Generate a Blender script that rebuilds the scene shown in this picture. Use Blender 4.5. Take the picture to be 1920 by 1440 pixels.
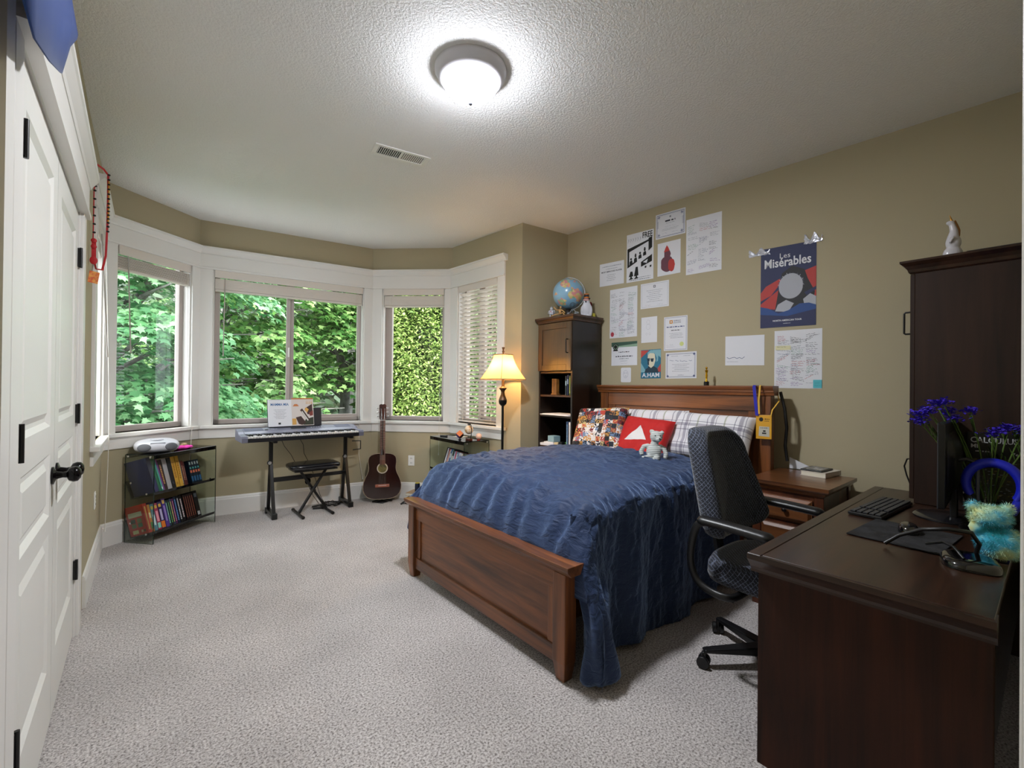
import bpy, math, random
from math import sin, cos, pi, radians, sqrt, atan2, exp
from mathutils import Vector, Matrix, noise

for o in list(bpy.data.objects):
    bpy.data.objects.remove(o, do_unlink=True)
SC = bpy.context.scene
COL = SC.collection
random.seed(7)

# ------------------------------------------------------------------ camera
EYE = 1.28
CEIL = 2.83
yaw, pitch, roll = 0.691945, 0.0047157, 0.0106320
fw = Vector((sin(yaw) * cos(pitch), cos(yaw) * cos(pitch), sin(pitch)))
rt = Vector((cos(yaw), -sin(yaw), 0))
up = rt.cross(fw)
rt2 = rt * cos(roll) + up * sin(roll)
up2 = up * cos(roll) - rt * sin(roll)
cd = bpy.data.cameras.new('camera')
cam = bpy.data.objects.new('camera', cd)
COL.objects.link(cam)
cd.sensor_fit = 'HORIZONTAL'
cd.sensor_width = 36.0
cd.lens = 36.0 * 845.6 / 1920.0
cd.clip_start = 0.02
cd.clip_end = 200
cam.matrix_world = Matrix(((rt2.x, up2.x, -fw.x, 0), (rt2.y, up2.y, -fw.y, 0), (rt2.z, up2.z, -fw.z, EYE), (0, 0, 0, 1)))
SC.camera = cam

# ------------------------------------------------------------------ view
SC.view_settings.view_transform = 'Standard'
SC.view_settings.look = 'None'
SC.view_settings.gamma = 1.0
SC.view_settings.use_curve_mapping = False
SC.view_settings.exposure = 0.0

# ------------------------------------------------------------------ world: overcast sky
W = bpy.data.worlds.new('overcast_sky')
SC.world = W
W.use_nodes = True
wn = W.node_tree
wn.nodes.clear()
wo = wn.nodes.new('ShaderNodeOutputWorld')
wb = wn.nodes.new('ShaderNodeBackground')
wr = wn.nodes.new('ShaderNodeValToRGB')
wt = wn.nodes.new('ShaderNodeTexCoord')
wx = wn.nodes.new('ShaderNodeSeparateXYZ')
wn.links.new(wt.outputs['Generated'], wx.inputs[0])
wn.links.new(wx.outputs['Z'], wr.inputs[0])
wr.color_ramp.elements[0].position = 0.0
wr.color_ramp.elements[0].color = (0.52, 0.56, 0.60, 1)
wr.color_ramp.elements[1].position = 0.7
wr.color_ramp.elements[1].color = (0.90, 0.94, 1.0, 1)
wn.links.new(wr.outputs[0], wb.inputs[0])
wb.inputs[1].default_value = 7.6
wn.links.new(wb.outputs[0], wo.inputs[0])

# pale sun through cloud, on the garden side
sd = bpy.data.lights.new('hazy_sun', 'SUN')
sd.energy = 4.0
sd.angle = radians(12)
sd.color = (1.0, 0.97, 0.88)
sun = bpy.data.objects.new('hazy_sun', sd)
COL.objects.link(sun)
sun.rotation_euler = (radians(28), radians(-22), 0)

# strengths of the room's own lamps
CEILING_LAMP = 44.0      # glow of the bowl itself
CEILING_WATTS = 66.0     # bulbs inside the bowl
FLOOR_LAMP = 24.0

# ------------------------------------------------------------------ colour + materials
def lin(c):
    if isinstance(c, str):
        c = c.lstrip('#')
        c = [int(c[i:i + 2], 16) for i in (0, 2, 4)]
    r = []
    for x in c[:3]:
        x = x / 255.0
        r.append(x / 12.92 if x <= 0.04045 else ((x + 0.055) / 1.055) ** 2.4)
    return (r[0], r[1], r[2], 1.0)

MATS = {}

def nodes(m):
    m.use_nodes = True
    nt = m.node_tree
    return nt, nt.nodes['Principled BSDF']

def mat(name, col, rough=0.6, metal=0.0, spec=0.5, bump=None, vary=None, sheen=0.0, coat=0.0, emit=None, alpha=None):
    """bump=(scale, strength[, distance]); vary=(scale, colour2, contrast)"""
    if name in MATS:
        return MATS[name]
    m = bpy.data.materials.new(name)
    nt, b = nodes(m)
    b.inputs['Base Color'].default_value = lin(col)
    b.inputs['Roughness'].default_value = rough
    b.inputs['Metallic'].default_value = metal
    b.inputs['Specular IOR Level'].default_value = spec
    if sheen:
        b.inputs['Sheen Weight'].default_value = sheen
        b.inputs['Sheen Roughness'].default_value = 0.4
    if coat:
        b.inputs['Coat Weight'].default_value = coat
        b.inputs['Coat Roughness'].default_value = 0.12
    if emit:
        b.inputs['Emission Color'].default_value = lin(emit[0])
        b.inputs['Emission Strength'].default_value = emit[1]
    tc = nt.nodes.new('ShaderNodeTexCoord')
    if vary:
        n = nt.nodes.new('ShaderNodeTexNoise')
        n.inputs['Scale'].default_value = vary[0]
        n.inputs['Detail'].default_value = 4
        nt.links.new(tc.outputs['Object'], n.inputs['Vector'])
        r = nt.nodes.new('ShaderNodeValToRGB')
        c = vary[2] if len(vary) > 2 else 0.2
        r.color_ramp.elements[0].position = 0.5 - c
        r.color_ramp.elements[1].position = 0.5 + c
        r.color_ramp.elements[0].color = lin(vary[1])
        r.color_ramp.elements[1].color = lin(col)
        nt.links.new(n.outputs['Fac'], r.inputs[0])
        nt.links.new(r.outputs[0], b.inputs['Base Color'])
    if bump:
        n = nt.nodes.new('ShaderNodeTexNoise')
        n.inputs['Scale'].default_value = bump[0]
        n.inputs['Detail'].default_value = 3
        nt.links.new(tc.outputs['Object'], n.inputs['Vector'])
        bp = nt.nodes.new('ShaderNodeBump')
        bp.inputs['Strength'].default_value = bump[1]
        bp.inputs['Distance'].default_value = bump[2] if len(bump) > 2 else 0.005
        nt.links.new(n.outputs['Fac'], bp.inputs['Height'])
        nt.links.new(bp.outputs[0], b.inputs['Normal'])
    MATS[name] = m
    return m

def wood(name, dark, light, axis='X', rough=0.4, coat=0.0, knots=False, spec=0.5, scale=1.0):
    """wood with the grain running along the object's axis"""
    if name in MATS:
        return MATS[name]
    m = bpy.data.materials.new(name)
    nt, b = nodes(m)
    b.inputs['Roughness'].default_value = rough
    b.inputs['Specular IOR Level'].default_value = spec
    if coat:
        b.inputs['Coat Weight'].default_value = coat
        b.inputs['Coat Roughness'].default_value = 0.15
    tc = nt.nodes.new('ShaderNodeTexCoord')
    mp = nt.nodes.new('ShaderNodeMapping')
    s = {'X': (1.2, 22, 22), 'Y': (22, 1.2, 22), 'Z': (22, 22, 1.2)}[axis]
    mp.inputs['Scale'].default_value = [v * scale for v in s]
    nt.links.new(tc.outputs['Object'], mp.inputs['Vector'])
    n = nt.nodes.new('ShaderNodeTexNoise')
    n.inputs['Scale'].default_value = 1.0
    n.inputs['Detail'].default_value = 6
    n.inputs['Roughness'].default_value = 0.65
    n.inputs['Distortion'].default_value = 0.7
    nt.links.new(mp.outputs[0], n.inputs['Vector'])
    mp2 = nt.nodes.new('ShaderNodeMapping')
    s2 = {'X': (0.7, 5, 5), 'Y': (5, 0.7, 5), 'Z': (5, 5, 0.7)}[axis]
    mp2.inputs['Scale'].default_value = s2
    nt.links.new(tc.outputs['Object'], mp2.inputs['Vector'])
    n2 = nt.nodes.new('ShaderNodeTexNoise')
    n2.inputs['Scale'].default_value = 1.0
    n2.inputs['Detail'].default_value = 2
    n2.inputs['Distortion'].default_value = 1.2
    nt.links.new(mp2.outputs[0], n2.inputs['Vector'])
    mx = nt.nodes.new('ShaderNodeMath')
    mx.operation = 'MULTIPLY_ADD'
    mx.inputs[1].default_value = 0.55
    nt.links.new(n.outputs['Fac'], mx.inputs[0])
    m2 = nt.nodes.new('ShaderNodeMath')
    m2.operation = 'MULTIPLY'
    m2.inputs[1].default_value = 0.45
    nt.links.new(n2.outputs['Fac'], m2.inputs[0])
    nt.links.new(m2.outputs[0], mx.inputs[2])
    r = nt.nodes.new('ShaderNodeValToRGB')
    r.color_ramp.elements[0].position = 0.36
    r.color_ramp.elements[1].position = 0.64
    r.color_ramp.elements[0].color = lin(dark)
    r.color_ramp.elements[1].color = lin(light)
    nt.links.new(mx.outputs[0], r.inputs[0])
    out = r.outputs[0]
    if knots:
        v = nt.nodes.new('ShaderNodeTexVoronoi')
        mk = nt.nodes.new('ShaderNodeMapping')
        sk = {'X': (1.6, 3.4, 3.4), 'Y': (3.4, 1.6, 3.4), 'Z': (3.4, 3.4, 1.6)}[axis]
        mk.inputs['Scale'].default_value = sk
        nt.links.new(tc.outputs['Object'], mk.inputs['Vector'])
        nt.links.new(mk.outputs[0], v.inputs['Vector'])
        v.inputs['Scale'].default_value = 1.0
        rk = nt.nodes.new('ShaderNodeValToRGB')
        rk.color_ramp.elements[0].position = 0.06
        rk.color_ramp.elements[1].position = 0.13
        rk.color_ramp.elements[0].color = (0.15, 0.15, 0.15, 1)
        rk.color_ramp.elements[1].color = (1, 1, 1, 1)
        nt.links.new(v.outputs['Distance'], rk.inputs[0])
        mi = nt.nodes.new('ShaderNodeMix')
        mi.data_type = 'RGBA'
        mi.blend_type = 'MULTIPLY'
        mi.inputs['Factor'].default_value = 0.75
        nt.links.new(out, mi.inputs['A'])
        nt.links.new(rk.outputs[0], mi.inputs['B'])
        out = mi.outputs['Result']
    nt.links.new(out, b.inputs['Base Color'])
    bp = nt.nodes.new('ShaderNodeBump')
    bp.inputs['Strength'].default_value = 0.12
    bp.inputs['Distance'].default_value = 0.002
    nt.links.new(n.outputs['Fac'], bp.inputs['Height'])
    nt.links.new(bp.outputs[0], b.inputs['Normal'])
    MATS[name] = m
    return m

def glass(name, tint=(0.96, 0.98, 0.97), refl=1.0):
    """thin pane: clear with a fresnel reflection"""
    if name in MATS:
        return MATS[name]
    m = bpy.data.materials.new(name)
    m.use_nodes = True
    nt = m.node_tree
    nt.nodes.clear()
    o = nt.nodes.new('ShaderNodeOutputMaterial')
    t = nt.nodes.new('ShaderNodeBsdfTransparent')
    t.inputs[0].default_value = (*tint, 1)
    g = nt.nodes.new('ShaderNodeBsdfGlossy')
    g.inputs['Roughness'].default_value = 0.0
    lw = nt.nodes.new('ShaderNodeLayerWeight')
    lw.inputs[0].default_value = .5
    pw = nt.nodes.new('ShaderNodeMath'); pw.operation = 'POWER'; pw.inputs[1].default_value = 4.0
    nt.links.new(lw.outputs['Facing'], pw.inputs[0])
    k = nt.nodes.new('ShaderNodeMath')
    k.operation = 'MULTIPLY_ADD'
    k.inputs[1].default_value = .75 * refl
    k.inputs[2].default_value = .045 * refl
    nt.links.new(pw.outputs[0], k.inputs[0])
    x = nt.nodes.new('ShaderNodeMixShader')
    nt.links.new(k.outputs[0], x.inputs[0])
    nt.links.new(t.outputs[0], x.inputs[1])
    nt.links.new(g.outputs[0], x.inputs[2])
    nt.links.new(x.outputs[0], o.inputs[0])
    MATS[name] = m
    return m

# ------------------------------------------------------------------ mesh builder
class MB:
    def __init__(s):
        s.v = []; s.f = []; s.m = []; s.uv = None

    def add(s, vs, fs, mi=0, M=None):
        o = len(s.v)
        if M is not None:
            vs = [tuple(M @ Vector(p)) for p in vs]
        s.v.extend([tuple(p) for p in vs])
        for f in fs:
            s.f.append([i + o for i in f])
            s.m.append(mi)
        return s

    def box(s, x0, y0, z0, x1, y1, z1, mi=0, M=None):
        vs = [(x0, y0, z0), (x1, y0, z0), (x1, y1, z0), (x0, y1, z0), (x0, y0, z1), (x1, y0, z1), (x1, y1, z1), (x0, y1, z1)]
        return s.add(vs, [(0, 3, 2, 1), (4, 5, 6, 7), (0, 1, 5, 4), (1, 2, 6, 5), (2, 3, 7, 6), (3, 0, 4, 7)], mi, M)

    def cbox(s, cx, cy, cz, w, d, h, mi=0, M=None):
        return s.box(cx - w / 2, cy - d / 2, cz - h / 2, cx + w / 2, cy + d / 2, cz + h / 2, mi, M)

    def bar(s, p0, p1, w, h, mi=0, upv=(0, 0, 1)):
        p0 = Vector(p0); p1 = Vector(p1)
        d = (p1 - p0).normalized()
        u = Vector(upv)
        if abs(d.dot(u)) > 0.98:
            u = Vector((0, 1, 0))
        a = d.cross(u).normalized(); b = a.cross(d).normalized()
        vs = []
        for p in (p0, p1):
            for (i, j) in ((-1, -1), (1, -1), (1, 1), (-1, 1)):
                vs.append(p + a * (i * w / 2) + b * (j * h / 2))
        return s.add(vs, [(0, 1, 2, 3), (7, 6, 5, 4), (0, 4, 5, 1), (1, 5, 6, 2), (2, 6, 7, 3), (3, 7, 4, 0)], mi)

    def tube(s, pts, r, n=10, mi=0, closed=False, caps=True, flat=1.0):
        pts = [Vector(p) for p in pts]
        N = len(pts)
        rr = r if isinstance(r, (list, tuple)) else [r] * N
        vs = []; fs = []
        a = None
        for i, p in enumerate(pts):
            if closed:
                d = pts[(i + 1) % N] - pts[i - 1]
            else:
                d = pts[min(i + 1, N - 1)] - pts[max(i - 1, 0)]
            d.normalize()
            if a is None:
                t = Vector((0, 0, 1)) if abs(d.z) < 0.9 else Vector((1, 0, 0))
                a = d.cross(t).normalized()
            else:
                a = (a - d * a.dot(d))
                if a.length < 1e-6:
                    a = d.orthogonal()
                a.normalize()
            b = d.cross(a)
            for k in range(n):
                t = 2 * pi * k / n
                vs.append(p + a * (cos(t) * rr[i]) + b * (sin(t) * rr[i] * flat))
        for i in range(N if closed else N - 1):
            j = (i + 1) % N
            for k in range(n):
                l = (k + 1) % n
                fs.append((i * n + k, i * n + l, j * n + l, j * n + k))
        if caps and not closed:
            fs.append(tuple(range(n - 1, -1, -1)))
            fs.append(tuple((N - 1) * n + k for k in range(n)))
        return s.add(vs, fs, mi)

    def cyl(s, p0, p1, r0, r1=None, n=20, mi=0):
        return s.tube([p0, p1], [r0, r0 if r1 is None else r1], n, mi)

    def lathe(s, prof, n=32, mi=0, M=None, cap=True):
        vs = []; fs = []
        for (r, z) in prof:
            for k in range(n):
                t = 2 * pi * k / n
                vs.append((r * cos(t), r * sin(t), z))
        for i in range(len(prof) - 1):
            for k in range(n):
                l = (k + 1) % n
                fs.append((i * n + k, i * n + l, (i + 1) * n + l, (i + 1) * n + k))
        if cap:
            if prof[0][0] > 1e-4:
                fs.append(tuple(range(n - 1, -1, -1)))
            if prof[-1][0] > 1e-4:
                fs.append(tuple((len(prof) - 1) * n + k for k in range(n)))
        return s.add(vs, fs, mi, M)

    def prism(s, poly, z0, z1, mi=0, M=None, side=None):
        n = len(poly)
        vs = [(x, y, z0) for x, y in poly] + [(x, y, z1) for x, y in poly]
        s.add(vs, [tuple(range(n - 1, -1, -1)), tuple(range(n, 2 * n))], mi, M)
        o = len(s.v) - 2 * n
        for i in range(n):
            j = (i + 1) % n
            s.f.append([o + i, o + j, o + n + j, o + n + i]); s.m.append(mi if side is None else side)
        return s

    def poly(s, pts, mi=0, M=None):
        return s.add(pts, [tuple(range(len(pts)))], mi, M)

    def ell(s, c, r, nu=20, nv=12, mi=0, M=None):
        vs = []; fs = []
        if not isinstance(r, (tuple, list)):
            r = (r, r, r)
        for j in range(1, nv):
            ph = pi * j / nv
            for i in range(nu):
                t = 2 * pi * i / nu
                vs.append((c[0] + r[0] * sin(ph) * cos(t), c[1] + r[1] * sin(ph) * sin(t), c[2] + r[2] * cos(ph)))
        vs.append((c[0], c[1], c[2] + r[2])); vs.append((c[0], c[1], c[2] - r[2]))
        T = len(vs) - 2; B = T + 1
        for j in range(nv - 2):
            for i in range(nu):
                k = (i + 1) % nu
                fs.append((j * nu + i, (j + 1) * nu + i, (j + 1) * nu + k, j * nu + k))
        for i in range(nu):
            k = (i + 1) % nu
            fs.append((T, i, k)); fs.append((B, (nv - 2) * nu + k, (nv - 2) * nu + i))
        return s.add(vs, fs, mi, M)

    def grid(s, fn, nu, nv, mi=0):
        """fn(u,v) -> point; open sheet"""
        vs = [fn(i / nu, j / nv) for j in range(nv + 1) for i in range(nu + 1)]
        fs = [(j * (nu + 1) + i, j * (nu + 1) + i + 1, (j + 1) * (nu + 1) + i + 1, (j + 1) * (nu + 1) + i) for j in range(nv) for i in range(nu)]
        return s.add(vs, fs, mi)

    def build(s, name, mats, parent=None, M=None, smooth=None, bevel=0.0, seg=2, solid=0.0, remesh=0.0, subsurf=0):
        me = bpy.data.meshes.new(name)
        me.from_pydata([tuple(p) for p in s.v], [], s.f)
        if not isinstance(mats, (list, tuple)):
            mats = [mats]
        for m in mats:
            me.materials.append(m)
        me.polygons.foreach_set('material_index', s.m)
        if smooth is not None:
            me.polygons.foreach_set('use_smooth', [True] * len(s.f))
            me.update()
            if smooth < 170:
                me.set_sharp_from_angle(angle=radians(smooth))
        me.update()
        o = bpy.data.objects.new(name, me)
        COL.objects.link(o)
        if parent is not None:
            o.parent = parent
        if M is not None:
            o.matrix_basis = M
        if remesh:
            md = o.modifiers.new('remesh', 'REMESH'); md.mode = 'VOXEL'; md.voxel_size = remesh; md.use_smooth_shade = True
            sm = o.modifiers.new('smooth', 'SMOOTH'); sm.factor = 0.6; sm.iterations = 6
        if solid:
            md = o.modifiers.new('solid', 'SOLIDIFY'); md.thickness = solid; md.offset = 0
        if bevel:
            md = o.modifiers.new('bevel', 'BEVEL'); md.width = bevel; md.segments = seg
            md.limit_method = 'ANGLE'; md.angle_limit = radians(40); md.use_clamp_overlap = True
            md.harden_normals = False
        if subsurf:
            md = o.modifiers.new('subsurf', 'SUBSURF'); md.levels = subsurf; md.render_levels = subsurf
        return o

def thing(name, label, cat, loc=(0, 0, 0), rotz=0.0, group=None, M=None):
    o = bpy.data.objects.new(name, None)
    o.empty_display_size = 0.05
    COL.objects.link(o)
    if M is not None:
        o.matrix_world = M
    else:
        o.location = loc
        o.rotation_euler = (0, 0, rotz)
    o['label'] = label
    o['category'] = cat
    if group:
        o['group'] = group
    return o

def tag(o, label, cat, group=None):
    o['label'] = label
    o['category'] = cat
    if group:
        o['group'] = group
    return o

def struct(o):
    o['kind'] = 'structure'
    return o

def frame(o, x, y, z=(0, 0, 1)):
    """matrix with origin o and axes x,y,z"""
    x = Vector(x).normalized(); z = Vector(z).normalized() if z is not None else x.cross(Vector(y)).normalized()
    y = Vector(y).normalized()
    return Matrix(((x.x, y.x, z.x, o[0]), (x.y, y.y, z.y, o[1]), (x.z, y.z, z.z, o[2]), (0, 0, 0, 1)))

def T(x, y, z):
    return Matrix.Translation((x, y, z))

def RZ(a): return Matrix.Rotation(a, 4, 'Z')
def RX(a): return Matrix.Rotation(a, 4, 'X')
def RY(a): return Matrix.Rotation(a, 4, 'Y')

_TX = {}
def text_geo(t, bold=False):
    key = (t, bold)
    if key in _TX:
        return _TX[key]
    cu = bpy.data.curves.new('txt', 'FONT')
    cu.body = t
    cu.size = 1.0
    cu.resolution_u = 2
    if bold:
        cu.offset = 0.02
    ob = bpy.data.objects.new('txt', cu)
    COL.objects.link(ob)
    bpy.context.view_layer.update()
    dg = bpy.context.evaluated_depsgraph_get()
    me = bpy.data.meshes.new_from_object(ob.evaluated_get(dg))
    vs = [(v.co.x, v.co.y) for v in me.vertices]
    fs = [tuple(p.vertices) for p in me.polygons]
    bpy.data.objects.remove(ob, do_unlink=True)
    bpy.data.curves.remove(cu)
    bpy.data.meshes.remove(me)
    x0 = min(v[0] for v in vs); x1 = max(v[0] for v in vs); y0 = min(v[1] for v in vs); y1 = max(v[1] for v in vs)
    vs = [((x - x0) / (x1 - x0), (y - y0) / (y1 - y0)) for x, y in vs]
    _TX[key] = (vs, fs, (x1 - x0) / (y1 - y0))
    return _TX[key]

def put_text(mb, t, x, y, w, h, z, mi, bold=False, M=None, shear=0.0, skew=0.0):
    """writes t into the rectangle x,y,w,h of the local XY plane at height z; w=None keeps the aspect"""
    vs, fs, asp = text_geo(t, bold)
    if w is None:
        w = h * asp
    mb.add([(x + a * w + b * h * shear, y + b * h + a * w * skew, z) for a, b in vs], fs, mi, M)
    return w
# ================================================================== ROOM SHELL
M_wall = mat('olive_tan_paint', '#aea386', 0.75, bump=(260, 0.10, 0.002))
M_trim = mat('white_trim_paint', '#e4e1dc', 0.38)
M_door = mat('white_door_paint', '#e2e0da', 0.4, bump=(60, 0.04, 0.001))
M_vinyl = mat('vinyl_window_frame', '#b3a8a2', 0.45)
M_blind = mat('blind_slat', '#d9d0c6', 0.5)
M_cord = mat('white_cord', '#dcd8ce', 0.7)
M_black = mat('black_metal', '#0e0d0d', 0.35, spec=0.5)
M_plate = mat('outlet_plate', '#efece6', 0.35)
M_glass = glass('window_glass')

# ceiling: knockdown texture
M_ceil = mat('textured_ceiling_paint', '#eeedea', 0.9)
nt = M_ceil.node_tree
tc = nt.nodes.new('ShaderNodeTexCoord')
n1 = nt.nodes.new('ShaderNodeTexNoise'); n1.inputs['Scale'].default_value = 88; n1.inputs['Detail'].default_value = 3
n1.inputs['Distortion'].default_value = 0.6
nt.links.new(tc.outputs['Object'], n1.inputs['Vector'])
r1 = nt.nodes.new('ShaderNodeValToRGB'); r1.color_ramp.elements[0].position = 0.40; r1.color_ramp.elements[1].position = 0.58
nt.links.new(n1.outputs['Fac'], r1.inputs[0])
b1 = nt.nodes.new('ShaderNodeBump'); b1.inputs['Strength'].default_value = 0.5; b1.inputs['Distance'].default_value = 0.004
nt.links.new(r1.outputs[0], b1.inputs['Height'])
nt.links.new(b1.outputs[0], nt.nodes['Principled BSDF'].inputs['Normal'])

# carpet: flecked cut pile
M_carpet = mat('flecked_carpet', '#bdb5b0', 0.95, sheen=0.3)
nt = M_carpet.node_tree; pb = nt.nodes['Principled BSDF']
tc = nt.nodes.new('ShaderNodeTexCoord')
n1 = nt.nodes.new('ShaderNodeTexNoise'); n1.inputs['Scale'].default_value = 120; n1.inputs['Detail'].default_value = 3; n1.inputs['Roughness'].default_value = 0.7
nt.links.new(tc.outputs['Object'], n1.inputs['Vector'])
r1 = nt.nodes.new('ShaderNodeValToRGB')
e = r1.color_ramp.elements
e[0].position = 0.34; e[0].color = lin('#5c5450')
e[1].position = 0.62; e[1].color = lin('#d8d2d0')
x = e.new(0.46); x.color = lin('#aba4a1')
nt.links.new(n1.outputs['Fac'], r1.inputs[0])
n2 = nt.nodes.new('ShaderNodeTexNoise'); n2.inputs['Scale'].default_value = 2.2; n2.inputs['Detail'].default_value = 3
nt.links.new(tc.outputs['Object'], n2.inputs['Vector'])
r2 = nt.nodes.new('ShaderNodeValToRGB')
r2.color_ramp.elements[0].position = 0.35; r2.color_ramp.elements[0].color = (0.82, 0.82, 0.82, 1)
r2.color_ramp.elements[1].position = 0.65; r2.color_ramp.elements[1].color = (1, 1, 1, 1)
nt.links.new(n2.outputs['Fac'], r2.inputs[0])
mi = nt.nodes.new('ShaderNodeMix'); mi.data_type = 'RGBA'; mi.blend_type = 'MULTIPLY'; mi.inputs['Factor'].default_value = 1
nt.links.new(r1.outputs[0], mi.inputs['A']); nt.links.new(r2.outputs[0], mi.inputs['B'])
nt.links.new(mi.outputs['Result'], pb.inputs['Base Color'])
b1 = nt.nodes.new('ShaderNodeBump'); b1.inputs['Strength'].default_value = 0.7; b1.inputs['Distance'].default_value = 0.006
nt.links.new(n1.outputs['Fac'], b1.inputs['Height'])
nt.links.new(b1.outputs[0], pb.inputs['Normal'])

c0 = (-.215, 4.68); c1 = (.437, 5.195); c2 = (2.05, 4.98); c3 = (2.706, 4.345); c4 = (2.789, 3.233); c5 = (3.356, 3.181); c6 = (3.499, .012)
outline = [(-.6, -1.7), (1.3, -1.7), (1.3, -.1), (3.62, -.1), (3.5, 3.3), (2.9, 3.33), (2.83, 4.4), (2.11, 5.09), (.42, 5.31), (-.34, 4.75), (-.35, -.1), (-.6, -.1)]
struct(MB().prism(outline, -.12, 0).build('floor', M_carpet))
struct(MB().prism(outline, CEIL, CEIL + .12).build('ceiling', M_ceil))

def wframe(a, b):
    """x along the wall from a to b, y outward (away from the room), z up"""
    d = Vector((b[0] - a[0], b[1] - a[1], 0)); L = d.length; d.normalize()
    return frame((a[0], a[1], 0), d, (-d.y, d.x, 0)), L

def wall(name, a, b, op=None, th=.14, z1=CEIL, m=None):
    M, L = wframe(a, b)
    mb = MB()
    if op:
        s0, s1, q0, q1 = op
        mb.box(0, 0, 0, s0, th, z1); mb.box(s1, 0, 0, L, th, z1)
        if q0 > 0: mb.box(s0, 0, 0, s1, th, q0)
        mb.box(s0, 0, q1, s1, th, z1)
    else:
        mb.box(0, 0, 0, L, th, z1)
    return struct(mb.build(name, m or M_wall, M=M)), M, L

Lc = (-.232, -.12); Ls = (-.232, 3.5)
DO = (1.65 + .12, 3.14 + .12, 0, 2.14)       # closet opening along the left wall
WZ0, WZ1 = .875, 2.375
wall('wall_closet', Lc, Ls, DO)
_, MW0, L0 = wall('wall_left', Ls, c0, (.44, 1.06, WZ0, WZ1))
_, MW1, L1 = wall('wall_bay_left', c0, c1, (.09, L0 * 0 + .745, WZ0, WZ1))
_, MW2, L2 = wall('wall_bay_centre', c1, c2, (.108, 1.528, WZ0, WZ1))
_, MW3, L3 = wall('wall_bay_right', c2, c3, (.117, .84, WZ0, WZ1))
_, MW4, L4 = wall('wall_bay_side', c3, c4, (.126, .785, WZ0, WZ1))
_, MW5, L5 = wall('wall_alcove', c4, c5)
_, MW6, L6 = wall('wall_right', c5, c6)
_, MW7, L7 = wall('wall_near', c6, (.76, .01), None, th=.11)
# over the doorway the camera stands in, and the hall behind it
struct(MB().box(-.232, -.10, 2.14, .76, .01, CEIL).build('wall_over_doorway', M_wall))
struct(MB().box(-.5, -.10, 0, -.233, .01, CEIL).build('wall_hall_corner', M_wall))
struct(MB().box(-.6, -1.72, 0, 1.3, -1.6, CEIL).box(-.62, -1.6, 0, -.5, -.1, CEIL).box(1.2, -1.6, 0, 1.32, -.1, CEIL).build('wall_hall', M_wall))
# closet interior back
struct(MB().box(-.95, 1.6, 0, -.85, 3.4, 2.3).box(-.85, 1.6, 0, -.38, 1.64, 2.3).box(-.85, 3.3, 0, -.38, 3.34, 2.3).box(-.95, 1.6, 2.3, -.38, 3.34, 2.34).build('wall_closet_back', M_wall))

def baseboard(name, M, s0, s1):
    mb = MB()
    prof = [(0, 0), (-.016, 0), (-.016, .150), (-.012, .158), (-.012, .168), (-.007, .178), (0, .182)]
    vs = [(s, y, z) for s in (s0, s1) for y, z in prof]
    n = len(prof)
    fs = [tuple(range(n)), tuple(range(2 * n - 1, n - 1, -1))] + [(i, i + n, (i + 1) % n + n, (i + 1) % n) for i in range(n)]
    mb.add(vs, fs)
    struct(mb.build(name, M_trim, M=M))

baseboard('baseboard_left', MW0, -.0, L0)
baseboard('baseboard_bay_left', MW1, 0, L1)
baseboard('baseboard_bay_centre', MW2, 0, L2)
baseboard('baseboard_bay_right', MW3, 0, L3)
baseboard('baseboard_bay_side', MW4, 0, L4 + .016)
baseboard('baseboard_alcove', MW5, -.016, L5)
baseboard('baseboard_right', MW6, 0, L6)
baseboard('baseboard_near', MW7, 0, L7 - .1)

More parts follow.
